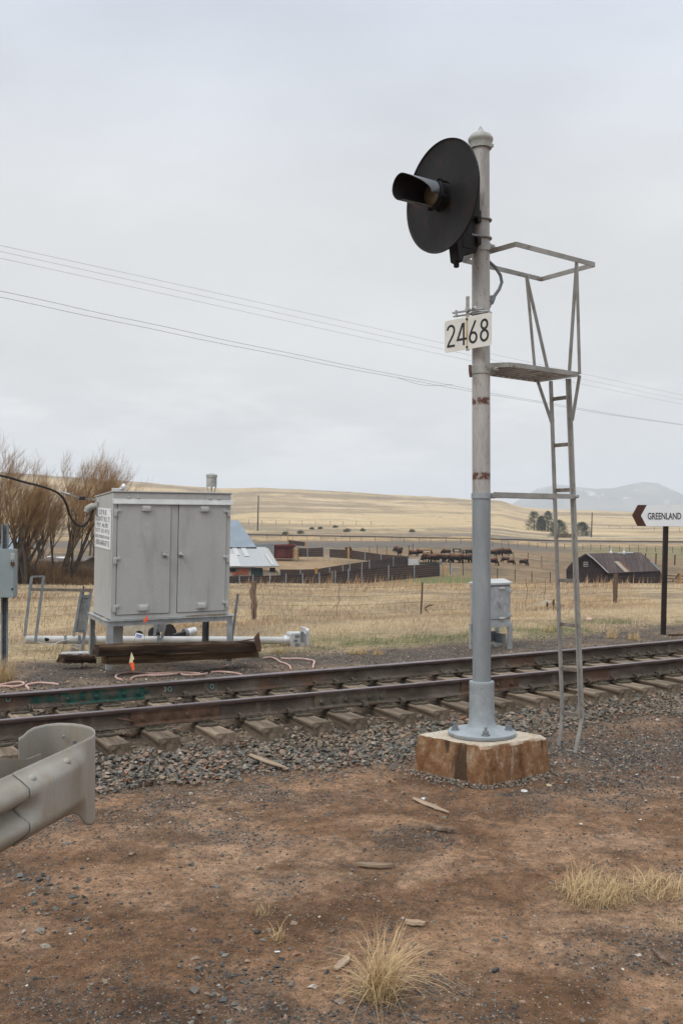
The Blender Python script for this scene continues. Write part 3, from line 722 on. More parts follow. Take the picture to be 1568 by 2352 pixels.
# labels count the sleepers along the near rail from the mast
im = min(range(len(TIES)), key=lambda i: abs(TIES[i] - MAST_S))
CP_ = ['dark weathered wooden sleeper', 'grey cracked wooden sleeper', 'pale worn wooden sleeper', 'rough split wooden sleeper']
for i, o in enumerate(TIE_OBJ):
    d = i - im
    base = CP_[i % 4] + ' under the rails, '
    if d == 0: l = base + 'nearest behind the signal mast'
    elif d < 0: l = base + '%s one left of the signal mast' % dist_word(-d - 1) if -d <= 20 else base + 'far left, beyond the frame edge'
    else: l = base + '%s one right of the signal mast' % dist_word(min(d, 20) - 1)
    if d > 20: l = base + 'last ones at the right end of the track'
    tag(o, l, 'railway sleeper', 'wooden sleepers under the track')

def rail(off, label):
    half = [(0.0, 0.0), (0.072, 0.0), (0.073, 0.010), (0.040, 0.022), (0.016, 0.033), (0.0092, 0.050), (0.0085, 0.120), (0.014, 0.136), (0.034, 0.146), (0.0365, 0.152), (0.0365, 0.174), (0.031, 0.183), (0.018, 0.186)]
    prof = [(-a, b) for a, b in half[1:][::-1]] + [(a, b) for a, b in half[1:]]
    prof = prof[::-1]
    n = len(prof); ss = np.arange(-7, 24.01, 0.4)
    org = T(0, off, 0.02)
    m = MB(org)
    for s in ss:
        for (a, b) in prof: m.v.append(T(s, off + a, 0.02 + b))
    hs = [i for i, (a, b) in enumerate(prof) if b > 0.14]
    for i in range(len(ss) - 1):
        for j in range(n):
            j2 = (j + 1) % n
            m.f.append((i * n + j, i * n + j2, (i + 1) * n + j2, (i + 1) * n + j))
            za, zb = prof[j][1], prof[j2][1]
            m.mi.append(1 if min(za, zb) > 0.182 or (min(za, zb) > 0.173 and off > 0) else 2 if min(za, zb) > 0.135 else 0)
    r = m.build('rail', [M['rail'], M['railtop'], M['railhead']], ang=28)
    tag(r, label, 'rail', 'rails of the near track'); return r
RN = rail(0.0, 'rusty near rail of the track, with three bolted joint bars')
RF = rail(1.5, 'rusty far rail of the track, with green painted joint near its left end')
def rel(o, m, name, mat, **kw):
    """build part m in world coordinates under the unrotated thing o"""
    m.org = Vector(o.location); return m.build(name, mat, o, **kw)
def joint(railo, off, px0, px1, mat, nb=6, slots=False, label=None):
    s0, s1 = s_at(px0, off), s_at(px1, off)
    m = MB(); N = 6
    for i in range(N):
        a, b = s0 + (s1 - s0) * i / N, s0 + (s1 - s0) * (i + 1) / N
        for (y0, z0, y1, z1) in ((-0.068, 0.032, -0.030, 0.052), (-0.030, 0.050, -0.026, 0.135), (-0.026, 0.133, -0.034, 0.162)):
            vs = []
            for s in (a, b):
                vs += [T(s, off + y0, z0 + 0.004), T(s, off + y1, z1 + 0.004), T(s, off + y1 + 0.014, z1 - 0.002), T(s, off + y0 + 0.016, z0 - 0.003)]
            m.add(vs, [(0, 1, 5, 4), (1, 2, 6, 5), (2, 3, 7, 6), (3, 0, 4, 7), (0, 3, 2, 1), (4, 5, 6, 7)])
    jb = rel(railo, m, 'joint_bar', mat, smooth=False)
    if label: jb['label'] = label
    for i in range(nb):
        s = s0 + (s1 - s0) * (i + 0.5) / nb; p = T(s, off - 0.03, 0.098)
        b = MB(); q = T(s, off - 0.06, 0.098); b.tube([p, q], 0.0125, 8)
        if i % 2: b.tube([T(s, off - 0.034, 0.098), T(s, off - 0.052, 0.098)], 0.022, 6)
        else: b.ball(T(s, off - 0.035, 0.098), 0.022, (1, 1, 1))
        b.org = Vector(railo.location); o = b.build('bolt', mat, None); o.parent = jb; o.location = (0, 0, 0)
    return jb
joint(RN, 0.0, 297, 498, M['rust_steel'], 4, label='orange rusted joint bar with slotted holes')
joint(RN, 0.0, 714, 877, M['grime_steel'], 6, label='mud grey joint bar behind the gravel')
joint(RN, 0.0, 1048, 1178, M['rust_steel'], 4, label='rusted joint bar behind the mast base')
joint(RF, 1.5, 138, 328, M['green_paint'], 6, label='green painted joint bar on the far rail')
for a, b in ((66, 137), (329, 346)):
    s0, s1 = s_at(a, 1.5), s_at(b, 1.5)
    m = MB(); m.add([T(s0, 1.5 - 0.0105, 0.072), T(s1, 1.5 - 0.0105, 0.072), T(s1, 1.5 - 0.0105, 0.138), T(s0, 1.5 - 0.0105, 0.138),
                     T(s0, 1.5 - 0.0085, 0.072), T(s1, 1.5 - 0.0085, 0.072), T(s1, 1.5 - 0.0085, 0.138), T(s0, 1.5 - 0.0085, 0.138)], [(0, 1, 2, 3), (4, 7, 6, 5), (0, 4, 5, 1), (1, 5, 6, 2), (2, 6, 7, 3), (3, 7, 4, 0)])
    rel(RF, m, 'green_paint_patch', M['green_paint'], smooth=False)
# chalk marks on the far rail's web
def chalk_ring(px, py, r=0.022):
    s = s_at(px, 1.5); z = W(px, py, T(s, 1.5 - 0.012).y).z
    m = MB(); pts = []
    for k in range(17):
        a = 2 * math.pi * k / 16; p = T(s + r * math.cos(a), 1.5 - 0.0115, z + r * 1.2 * math.sin(a)); pts.append(p)
    m.tube(pts, 0.0035, 4, caps=False); rel(RF, m, 'chalk_ring', M['teal'])
for px, py in ((20, 1606), (387, 1583), (483, 1577), (1513, 1506)): chalk_ring(px, py)
s3 = s_at(376, 1.5)
p3 = T(s3, 1.5 - 0.0125, 0.085) - RF.location
text_mesh('3', M['chalk'], RF, 'chalk_number', Matrix.Translation(p3) @ Matrix.Rotation(TANG, 4, 'Z') @ FRONT, 0.085, 1.0)
# rail anchors: spring clips gripping the foot beside the sleepers
am = MB(); am.tube([(0, -0.10, -0.01), (0, -0.115, 0.015), (0, -0.10, 0.045), (0, -0.06, 0.055), (0, -0.03, 0.03)], 0.011, 6)
am.tube([(0.03, -0.09, -0.02), (0.03, -0.105, 0.01), (0.03, -0.085, 0.04), (0.03, -0.06, 0.035)], 0.010, 6)
am.box((0.015, 0.0, -0.018), (0.03, 0.2, 0.016)); ANCH = am.mesh('rail_anchor', M['grime_steel'])
DF = lambda crop, ox: [ox + 0.2701 * x for x in crop]
for px in DF([240, 1360, 1540], 0) + DF([215, 390, 560, 1290, 1460], 363) + DF([115, 260, 410, 1015, 1150, 1280], 726) + DF([30, 170, 280, 355, 470, 770, 860, 990, 1080, 1160, 1250, 1330, 1410, 1520], 1144.6):
    s = s_at(px, 1.5); p = T(s, 1.5, 0.02); add_child('rail_anchor', ANCH, RF, p - RF.location, (0, 0, TANG))
for px in [540, 650, 820, 905, 1201, 1274, 1333, 1390, 1444, 1495, 1550]:
    s = s_at(px, 0.0); p = T(s, 0.0, 0.015); add_child('rail_anchor', ANCH, RN, p - RN.location, (0, 0, TANG))

# ------------------------------------------------------------------ crushed stone, grit and grass as instanced-by-numpy meshes
_ph = (1 + 5 ** 0.5) / 2
_ICO = np.array([(-1, _ph, 0), (1, _ph, 0), (-1, -_ph, 0), (1, -_ph, 0), (0, -1, _ph), (0, 1, _ph), (0, -1, -_ph), (0, 1, -_ph), (_ph, 0, -1), (_ph, 0, 1), (-_ph, 0, -1), (-_ph, 0, 1)]) / 1.902
_ICF = np.array([(0, 11, 5), (0, 5, 1), (0, 1, 7), (0, 7, 10), (0, 10, 11), (1, 5, 9), (5, 11, 4), (11, 10, 2), (10, 7, 6), (7, 1, 8), (3, 9, 4), (3, 4, 2), (3, 2, 6), (3, 6, 8), (3, 8, 9), (4, 9, 5), (2, 4, 11), (6, 2, 10), (8, 6, 7), (9, 8, 1)])
BOXV = np.array([(x, y, z) for x in (-1, 1) for y in (-1, 1) for z in (-1, 1)]) * 0.66
BOXF = np.array([(0, 1, 3), (0, 3, 2), (4, 6, 7), (4, 7, 5), (0, 4, 5), (0, 5, 1), (2, 3, 7), (2, 7, 6), (0, 2, 6), (0, 6, 4), (1, 5, 7), (1, 7, 3)])
def rocks(name, P, size, col, rs, mat=None, flat=0.62, smooth=False, angular=True):
    ICO, ICF = (BOXV, BOXF) if angular else (_ICO, _ICF); nv = len(ICO)
    n = len(P)
    q = rs.randn(n, 4); q /= np.linalg.norm(q, axis=1)[:, None]
    w, x, y, z = q.T
    Rm = np.stack([1 - 2 * (y * y + z * z), 2 * (x * y - z * w), 2 * (x * z + y * w), 2 * (x * y + z * w), 1 - 2 * (x * x + z * z), 2 * (y * z - x * w), 2 * (x * z - y * w), 2 * (y * z + x * w), 1 - 2 * (x * x + y * y)], -1).reshape(n, 3, 3)
    sc = np.stack([rs.uniform(0.75, 1.3, n), rs.uniform(0.65, 1.1, n), rs.uniform(flat * 0.7, flat * 1.25, n)], -1)
    V = ICO[None] * rs.uniform(0.6, 1.25, (n, nv, 1)) + rs.uniform(-0.25, 0.25, (n, nv, 3))
    # rotate the lumps first, squash them after, so they lie flat
    V = np.einsum('nij,nkj->nki', Rm, V)
    th = rs.uniform(0, 2 * np.pi, n); c, s_ = np.cos(th), np.sin(th)
    V = V * sc[:, None, :]
    V = np.stack([V[..., 0] * c[:, None] - V[..., 1] * s_[:, None], V[..., 0] * s_[:, None] + V[..., 1] * c[:, None], V[..., 2]], -1)
    V = V * (size[:, None, None] * 0.5) + P[:, None, :]
    Fc = (ICF[None] + (np.arange(n) * nv)[:, None, None]).reshape(-1, 3)
    C = np.repeat(col[:, None, :], nv, 1).reshape(-1, 3)
    return numpy_mesh(name, V.reshape(-1, 3), Fc, mat or M['stones'], C, smooth=smooth)
PAL = np.array([(0.118, 0.125, 0.118), (0.17, 0.16, 0.14), (0.28, 0.195, 0.15), (0.24, 0.185, 0.13), (0.06, 0.062, 0.063), (0.40, 0.36, 0.30), (0.25, 0.125, 0.075), (0.20, 0.165, 0.135)])
def stone_cols(n, w, rs, dust=None, dk=0.0):
    w = np.array(w, float); k = rs.choice(len(PAL), n, p=w / w.sum())
    c = PAL[k] * rs.uniform(0.65, 1.3, (n, 1))
    if dust is not None: c = c + (np.array((0.20, 0.155, 0.105)) - c) * dust[:, None]
    return c
rs = np.random.RandomState(5)
def so_to_xy(s, o):
    u = (s - TL / 2) / (TL / 2); v = -0.07 * (1 - np.minimum(u * u, 4.84 + 0 * u)) ; o2 = o + v
    return N0[0] + TX * s + NX * o2, N0[1] + TY * s + NY * o2
def layer(name, n, s0, s1, o0, o1, smin, smax, w, label, dustf=None, keepf=None, lift=0.25, pile=0.0, flat=0.7):
    s = rs.uniform(s0, s1, n); o = rs.uniform(o0, o1, n)
    if keepf is not None:
        k = rs.rand(n) < keepf(s, o); s, o = s[k], o[k]; n = len(s)
    X, Y = so_to_xy(s, o)
    sz = rs.uniform(smin, smax, n) * rs.uniform(0.7, 1.15, n)
    Z = H(X, Y) + sz * lift * rs.uniform(0.2, 1.0, n) + pile * rs.rand(n)
    dust = dustf(s, o) * rs.uniform(0.4, 1, n) if dustf else None
    r = rocks(name, np.stack([X, Y, Z], -1), sz, stone_cols(n, w, rs, dust), rs, flat=flat)
    return tag(r, label, 'gravel', None, 'stuff')
def clear_of_base(X, Y, r=0.52):
    return np.maximum(np.abs((X - 1.287) * 0.72 + (Y - 9.1) * 0.694), np.abs(-(X - 1.287) * 0.694 + (Y - 9.1) * 0.72)) > r
tie_s = np.array(TIES)
def off_tie(s, o):
    d = np.min(np.abs(s[:, None] - tie_s[None]), 1)
    return ((d > 0.135) | (o < -0.6) | (o > 2.1)).astype(float)
layer('ballast_stones', 17000, -4, 17, -1.6, -0.52, 0.026, 0.066, (6, 4.5, 3, 2.5, 3, 0.5, 0.8, 3.5), 'loose crushed stone banked along the near side of the track',
      dustf=lambda s, o: 0.25 + 0.65 * sst(s, 3, 9) * 0.6 + 0.5 * np.exp(-((s - 3.0) / 0.9) ** 2) * sst(o, -1.2, -0.7),
      keepf=lambda s, o: off_tie(s, o) * (1 - sst(o + 0.5 * (fbm(s * 0.9, o * 0 + 3, 3) - 0.5), -1.22, -1.55) * 0 - 0) * sst(o + 0.7 * (fbm(s * 0.9, s * 0 + 3, 3) - 0.5) - 0.12 * sst(s, 4, 8), -1.6, -1.25), pile=0.02)
layer('ballast_stones', 12500, -4.5, 19, -0.55, 2.1, 0.025, 0.06, (2, 3, 3, 4, 1.5, 0.5, 1, 4), 'dusty crushed stone between the sleepers under the rails',
      dustf=lambda s, o: 0.45 + 0.35 * (o < 0.2), keepf=lambda s, o: off_tie(s, o), lift=0.1, pile=0.015)
layer('ballast_stones', 22000, -5, 24, 1.95, 4.3, 0.02, 0.055, (3, 4, 4, 3, 2.5, 1.2, 1.6, 3), 'brown and grey crushed stone beyond the far rail',
      dustf=lambda s, o: 0.3 + 0 * s, keepf=lambda s, o: off_tie(s, o) * (1 - 0.85 * sst(o, 3.1, 4.3)), pile=0.01)
layer('ballast_stones', 42000, -6, 26, 3.0, 7.2, 0.012, 0.036, (2, 3, 3, 2, 4, 1.2, 2.2, 3), 'fine dark gravel around the equipment cabinets',
      dustf=lambda s, o: 0.25 + 0 * s, keepf=lambda s, o: (1 - sst(o, 6.0, 7.2)) * (0.35 + 0.65 * sst(fbm(s * 1.2, o * 1.2, 3), 0.35, 0.6)))

layer('ballast_stones', 24000, 3.2, 15, -4.2, -1.1, 0.012, 0.036, (3, 3, 1.5, 1.5, 6, 0.8, 0.6, 2), 'dark cinders and small stones spread around the ladder foot and to the right',
      keepf=lambda s, o: np.clip(np.exp(-((o + 2.3 + 0.14 * (s - 5)) / 1.15) ** 2) * 1.3 * sst(s + fbm(s, o, 2), 3.6, 5.4), 0, 1) * clear_of_base(*so_to_xy(s, o)) * (0.4 + 0.6 * sst(fbm(s * 2, o * 2, 3), .35, .6)))

layer('ballast_gravel', 26000, -4, 16, -3.0, -0.6, 0.010, 0.028, (4, 4, 2, 3, 4, 0.8, 0.8, 3), 'fine chips filling the gaps of the near ballast shoulder',
      dustf=lambda s, o: 0.35 + 0 * s, keepf=lambda s, o: np.maximum(sst(o + 0.8 * (fbm(s * 0.9, s * 0 + 3, 3) - 0.5), -2.2, -1.3), 0.5 * sst(fbm(s * 1.6, o * 1.6, 3), .5, .62) * sst(o, -3.0, -2.0)) * clear_of_base(*so_to_xy(s, o)))

def fore(name, n, smin, smax, w, label, mask, ymin=3.6, ymax=10.5, flat=0.65, power=0.7, dust=0.3):
    # spread over the bare ground in front of the track
    Y = ymin + (ymax - ymin) * rs.rand(n) ** power
    X = (rs.rand(n) * 2 - 1) * Y * 0.42
    s, o = so_xy(X, Y)
    k = (o < -1.05) & clear_of_base(X, Y) & (rs.rand(n) < mask(X, Y))
    X, Y = X[k], Y[k]; n = len(X)
    sz = smin * (smax / smin) ** (rs.rand(n) ** 1.6)
    Z = H(X, Y) + sz * 0.12 * rs.rand(n)
    r = rocks(name, np.stack([X, Y, Z], -1), sz, stone_cols(n, w, rs, rs.uniform(0, dust, n)), rs, flat=flat)
    return tag(r, label, 'gravel', None, 'stuff')
fore('cinders', 120000, 0.006, 0.024, (1, 1, 0.3, 0.5, 6, 0.1, 0.1, 0.6), 'small black cinders scattered in drifts on the bare dirt', lambda X, Y: 0.11 + 0.85 * patches(X, Y), dust=0.15)
fore('pebbles', 46000, 0.005, 0.014, (0.5, 1, 4, 5, 0.3, 2.0, 2.5, 2), 'pale and pinkish grit strewn over the brown dirt', lambda X, Y: 0.25 + 0.5 * fbm(X * 2, Y * 2, 3), dust=0.5)
fore('loose_stones', 5200, 0.014, 0.05, (3, 3, 3, 2.5, 2, 0.8, 1, 3), 'scattered fist sized and smaller stones on the dirt in front of the track',
     lambda X, Y: 0.05 + 0.9 * np.exp(-((so_xy(X, Y)[1] + 1.75) / 0.5) ** 2) + 0.25 * sst(fbm(X * 1.4 + 7, Y * 1.4, 3), 0.52, 0.66), dust=0.4)
# two heaps of larger stones, low left and low centre
for nm, cx, cy, sx, sy, n, lb in (('loose_stones', 235, 2130, 170, 90, 60, 'dark grey stones lying together at the lower left'), ('loose_stones', 930, 3760, 0, 0, 0, '')):
    if n == 0: continue
    pts = [G(rs.normal(130, 75), rs.normal(2085, 42), -0.27) for _ in range(n)]
    P = np.array([(p.x, p.y, h1(p.x, p.y) + 0.006) for p in pts]); sz = rs.uniform(0.018, 0.06, n)
    tag(rocks(nm, P, sz, stone_cols(n, (6, 3, 1, 1, 4, 0.3, 1, 2), rs, rs.uniform(0, 0.3, n)), rs, flat=0.6), lb, 'gravel', None, 'stuff')
n = 75
pts = [G(rs.normal(600, 95), rs.normal(2245, 48), -0.27) for _ in range(n)]
P = np.array([(p.x, p.y, h1(p.x, p.y) + 0.006) for p in pts]); sz = rs.uniform(0.015, 0.05, n)
tag(rocks('loose_stones', P, sz, stone_cols(n, (6, 5, 1.5, 1.5, 3, 0.6, 1, 2), rs, rs.uniform(0, 0.3, n)), rs, flat=0.6), 'blue grey stones lying together left of the bottom grass tuft', 'gravel', None, 'stuff')

def blades(P, h, w, ang, lean, col, seg=2, rs=rs, curl=1.6, tipcol=None):
    """grass blades: P roots, h length, w width, ang bearing, lean how far the tip bends over"""
    n = len(P); ts = np.linspace(0, 1, seg + 1)
    d = np.stack([np.cos(ang), np.sin(ang), 0 * ang], -1); pz = np.stack([-np.sin(ang + rs.uniform(-1, 1, n)), np.cos(ang + rs.uniform(-1, 1, n)), 0 * ang], -1)
    V = []; C = []
    for i, t in enumerate(ts):
        out = lean * h * t ** curl; up = h * t * np.sqrt(np.clip(1 - (lean * t ** (curl - 1)) ** 2 * 0.55, 0.05, 1))
        c = P + d * out[:, None]; c[:, 2] += up
        ww = w * (1 - t) * 0.5 * (1.0 if i else 0.8)
        cc = col * (0.85 + 0.25 * t)
        if i < seg:
            V += [c - pz * ww[:, None], c + pz * ww[:, None]]; C += [cc, cc]
        else:
            V += [c]; C += [cc]
    nv = 2 * seg + 1
    V = np.stack(V, 1); C = np.stack(C, 1)
    f = []
    for i in range(seg - 1): a = 2 * i; f += [(a, a + 1, a + 3), (a, a + 3, a + 2)]
    f += [(2 * seg - 2, 2 * seg - 1, 2 * seg)]
    Fc = (np.array(f)[None] + (np.arange(n) * nv)[:, None, None]).reshape(-1, 3)
    return V.reshape(-1, 3), Fc, C.reshape(-1, 3)
def tuft(px, py, rad, n, hgt, label, z=None, lean=0.9, w=0.005, bear=0.3, spread=1.0, aspect=1.0, group='dry grass tufts on the dirt', seed=1, colr=((0.66, 0.50, 0.28), (0.36, 0.24, 0.12)), at=None):
    r_ = np.random.RandomState(seed)
    c = at if at is not None else GT(px, py)
    rr = rad * np.sqrt(r_.rand(n)); th = r_.uniform(0, 2 * np.pi, n)
    X = c.x + rr * np.cos(th) * aspect; Y = c.y + rr * np.sin(th)
    P = np.stack([X, Y, H(X, Y) - 0.01], -1)
    a = np.where(r_.rand(n) < 0.45, r_.uniform(0, 2 * np.pi, n), r_.normal(bear, spread, n))
    col = np.array(colr[0]) + (np.array(colr[1]) - np.array(colr[0])) * r_.rand(n, 1) ** 1.2
    V, Fc, C = blades(P, hgt * r_.uniform(0.35, 1.1, n), w * r_.uniform(0.6, 1.2, n), a, lean * r_.uniform(0.15, 1.1, n), col, 6, r_, 1.9)
    # matted dead thatch at the foot
    n2 = n // 2; th = r_.uniform(0, 2 * np.pi, n2); rr = rad * 1.3 * np.sqrt(r_.rand(n2))
    X = c.x + rr * np.cos(th) * aspect; Y = c.y + rr * np.sin(th)
    V2, F2, C2 = blades(np.stack([X, Y, H(X, Y)], -1), hgt * 0.5 * r_.uniform(0.4, 1, n2), w * 1.0 * np.ones(n2), r_.uniform(0, 6.28, n2), 1.25 * np.ones(n2), col[:n2] * 0.75, 4, r_, 1.1)
    V = np.concatenate([V, V2]); Fc = np.concatenate([Fc, F2 + len(V) - len(V2)]); C = np.concatenate([C, C2])
    o = numpy_mesh('grass_tuft', V - np.array(c), Fc, M['grass'], C, loc=c)
    return tag(o, label, 'grass tuft', group)
tuft(872, 2292, 0.075, 330, 0.40, 'large straw coloured grass tuft at the bottom middle, leaning right', lean=1.5, seed=2, bear=0.35, spread=0.9, w=0.0048)
tuft(1370, 2062, 0.18, 620, 0.24, 'widest pale grass tuft on the dirt near the right edge', lean=1.75, aspect=1.2, bear=0.3, spread=0.9, seed=3, w=0.0042)
tuft(1510, 2050, 0.16, 200, 0.20, 'smaller pale grass tuft at the right edge beside the widest one', lean=1.7, seed=4)
tuft(640, 2160, 0.03, 34, 0.15, 'small sparse grass tuft with few curled blades left of the bottom one', lean=1.1, w=0.006, seed=5, bear=1.0, spread=2.5)
tuft(1540, 2135, 0.10, 70, 0.10, 'thin flattened grass at the right edge below the pale tufts', lean=1.2, w=0.003, seed=6)
tuft(600, 2098, 0.07, 60, 0.09, 'flat grass wisp lying on the dirt above the sparse tuft', lean=1.3, w=0.003, seed=7)
tuft(5, 1565, 0.16, 420, 0.40, 'tawny grass tuft growing at the foot of the grey meter box post', lean=0.8, seed=8, w=0.006)
for k, (px, py, hh) in enumerate(((812, 1503, 0.16), (830, 1503, 0.17), (868, 1504, 0.14), (1405, 1466, 0.30), (1455, 1470, 0.25), (640, 1500, 0.15), (1258, 1450, 0.2))):
    tuft(px, py, 0.09 + 0.03 * (k > 2), 130, hh, ['short pale tuft of dry grass, leftmost of three beyond the far rail', 'short pale tuft of dry grass, middle of three beyond the far rail', 'short pale tuft of dry grass, rightmost of three beyond the far rail',
         'loose dry grass tuft left of the GREENLAND signpost foot', 'dry grass tuft nearest to the GREENLAND signpost foot', 'low grass tuft under the fallen mast tube', 'thin grass tuft right of the small cabinet'][k], seed=20 + k, lean=0.7, w=0.007, group='grass tufts beyond the far rail')
# the dry field: one mass of blades, thinning into the ground colour with distance
def field():
    r_ = np.random.RandomState(9); out = []
    for (n, o0, o1, h0, h1_, w) in ((60000, 5.9, 16, 0.05, 0.19, 0.012), (60000, 14, 34, 0.10, 0.26, 0.020), (56000, 32, 54, 0.08, 0.22, 0.035)):
        o = o0 + (o1 - o0) * r_.rand(n); s = r_.uniform(-16 - 0.1 * o, 10 + 0.95 * o, n)
        X = N0[0] + TX * s + NX * o; Y = N0[1] + TY * s + NY * o
        u = X / np.maximum(Y, 1)
        k = (np.abs(u) < 0.42) & (Y < 61) & (r_.rand(n) < 0.25 + 0.9 * sst(fbm(X * 0.5, Y * 0.5, 4), 0.38, 0.62))
        if o0 < 10: k &= (r_.rand(n) < sst(o + 1.5 * (fbm(X * 0.6, Y * 0.6, 3) - 0.5), 6.0, 7.3))
        X, Y, o, s = X[k], Y[k], o[k], s[k]; n = len(X)
        c = mixa(c3(0.62, 0.49, 0.31) + X[:, None] * 0, c3(0.36, 0.27, 0.175), r_.rand(n))
        c = mixa(c, c3(0.40, 0.25, 0.13), 0.5 * sst(fbm(X * 0.25, Y * 0.25 + 3, 3), 0.5, 0.65))
        g = sst(fbm(X * 0.8 + 4, Y * 0.8, 4), 0.40, 0.60) * np.exp(-((o - 7.4) / 1.2) ** 2) * (r_.rand(n) < 0.75)
        c = mixa(c, c3(0.13, 0.16, 0.06), g)
        hh = r_.uniform(h0, h1_, n) * (0.6 + 0.8 * fbm(X * 0.4, Y * 0.4, 3))
        out.append(blades(np.stack([X, Y, H(X, Y) - 0.01], -1), hh, w * r_.uniform(0.6, 1.3, n), r_.normal(0.3, 1.4, n), r_.uniform(0.2, 1.1, n), c, 2, r_))
    V, Fc, C = [], [], []; b = 0
    for v, f, c in out: V.append(v); Fc.append(f + b); C.append(c); b += len(v)
    o_ = numpy_mesh('field_grass', np.concatenate(V), np.concatenate(Fc), M['grass'], np.concatenate(C))
    tag(o_, 'dry yellow grass of the field between the track and the ranch', 'grass', None, 'stuff')
field()
# tall reddish stems standing along the far edge of the field
def reeds():
    r_ = np.random.RandomState(19); n = 1000
    px = np.where(r_.rand(n) < 0.6, r_.uniform(560, 1110, n), r_.uniform(1110, 1568, n)); Y = r_.uniform(52, 60, n); X = (px - 784) / F * Y
    clump = sst(fbm(X * 0.5, Y * 0.2, 3), 0.45, 0.6)
    k = r_.rand(n) < 0.25 + clump; X, Y = X[k], Y[k]; n = len(X)
    c = mixa(c3(0.52, 0.36, 0.20) + X[:, None] * 0, c3(0.36, 0.20, 0.10), r_.rand(n))
    V, Fc, C = blades(np.stack([X, Y, H(X, Y)], -1), r_.uniform(0.2, 0.8, n), 0.04 * r_.uniform(0.6, 1.3, n), r_.normal(0.3, 0.6, n), r_.uniform(0.05, 0.45, n), c, 3, r_)
    tag(numpy_mesh('tall_reeds', V, Fc, M['grass'], C), 'thin tawny stems standing along the far edge of the field', 'reeds', None, 'stuff')
reeds()

# ------------------------------------------------------------------ lettering helpers
def fit_text(body, mat, parent, name, M4, width, height, bold=0.0, depth=0.0015, org=None):
    """one line of lettering, its lower left corner at M4's origin, scaled to this width and cap height"""
    cu = bpy.data.curves.new(name, 'FONT'); cu.body = body; cu.size = 1.0; cu.extrude = 0.0; cu.offset = bold; cu.resolution_u = 4
    o = bpy.data.objects.new(name, cu); COL.objects.link(o)
    dg = bpy.context.evaluated_depsgraph_get(); dg.update()
    me = bpy.data.meshes.new_from_object(o.evaluated_get(dg)); bpy.data.objects.remove(o); bpy.data.curves.remove(cu)
    co = np.array([v.co for v in me.vertices]); lo, hi = co.min(0), co.max(0)
    me.transform(Matrix.Translation((-lo[0], -lo[1], 0))); me.transform(Matrix.Diagonal((width / (hi[0] - lo[0]), height / (hi[1] - lo[1]), 1, 1))); me.transform(M4)
    me.materials.clear(); me.materials.append(mat)
    o = bpy.data.objects.new(name, me); COL.objects.link(o); o.parent = parent; return o
def basis(x, y, z, o): return Matrix(((x[0], y[0], z[0], o[0]), (x[1], y[1], z[1], o[1]), (x[2], y[2], z[2], o[2]), (0, 0, 0, 1)))
def ribbon(m, pts, w, f, closed=False, mi=0):
    """a flat painted stroke of width w along 2-D points, mapped by f(u, v)"""
    n = len(pts); P = [Vector(p) for p in pts]; L, R = [], []
    for i in range(n):
        a = P[(i - 1) % n] if closed or i else P[i]; b = P[(i + 1) % n] if closed or i < n - 1 else P[i]
        d1 = (P[i] - a).normalized() if (P[i] - a).length > 1e-9 else (b - P[i]).normalized()
        d2 = (b - P[i]).normalized() if (b - P[i]).length > 1e-9 else d1
        t = (d1 + d2).normalized(); nn = Vector((-t.y, t.x)); k = 1 / max(0.45, nn.dot(Vector((-d1.y, d1.x))))
        L.append(P[i] + nn * w * 0.5 * k); R.append(P[i] - nn * w * 0.5 * k)
    vs = [f(p.x, p.y) for p in L] + [f(p.x, p.y) for p in R]
    fs = [(i, (i + 1) % n, n + (i + 1) % n, n + i) for i in range(n if closed else n - 1)]
    m.add(vs, fs, mi)
def ell(cx, cy, rx, ry, a0, a1, n=24): return [(cx + rx * math.cos(math.radians(a0 + (a1 - a0) * i / n)), cy + ry * math.sin(math.radians(a0 + (a1 - a0) * i / n))) for i in range(n + 1)]

# ------------------------------------------------------------------ the block signal mast
MX, MY, MZ, MA = 1.287, 9.1, 0.095, math.atan2(0.617, 0.787)
mast = thing('signal_mast', 'tall grey signal mast with black round target, 2468 plate and ladder on the concrete block', 'railway signal', (MX, MY, MZ), MA)
MI = (Matrix.Translation((MX, MY, MZ)) @ Matrix.Rotation(MA, 4, 'Z')).inverted()
def L(x, y, Z): return MI @ W(x, y, Z)
def zl(y, Z=9.1): return W(1103, y, Z).z - MZ
# foundation: a rust stained block turned corner-on to the camera
cb = MB((MX, MY, MZ))
def block():
    n = 16; half_t, half_b, hgt = 0.418, 0.462, 0.46; r = random.Random(3)
    rings = []
    for k, (h, sc, jit) in enumerate(((-hgt, half_b, .012), (-hgt * .6, half_b - .01, .010), (-.14, half_t + .022, .009), (-.03, half_t + .008, .009), (-.008, half_t - .004, .009), (0.0, half_t - .02, .007))):
        ring = []
        for side in range(4):
            for i in range(n):
                u = -1 + 2 * i / n
                x, y = (u, -1) if side == 0 else (1, u) if side == 1 else (-u, 1) if side == 2 else (-1, -u)
                cx, cy = x * sc, y * sc
                corner = max(0, abs(x) + abs(y) - 1.9) * 0.35
                cx *= 1 - corner; cy *= 1 - corner
                ring.append(Vector((cx + r.uniform(-jit, jit), cy + r.uniform(-jit, jit), h + r.uniform(-jit, jit) * (0.4 if k < 5 else .15))))
        rings.append(ring)
    m = len(rings[0]); ang = math.radians(40.5)
    R = Matrix.Translation((MX, MY, MZ)) @ Matrix.Diagonal((1, 0.82, 1, 1)) @ Matrix.Rotation(ang, 4, 'Z')
    vs = [R @ p for ring in rings for p in ring] + [R @ Vector((0, 0, 0))]
    fs = [(a * m + i, a * m + (i + 1) % m, (a + 1) * m + (i + 1) % m, (a + 1) * m + i) for a in range(len(rings) - 1) for i in range(m)]
    fs += [(5 * m + i, 5 * m + (i + 1) % m, len(vs) - 1) for i in range(m)]
    cb.add(vs, fs)
block()
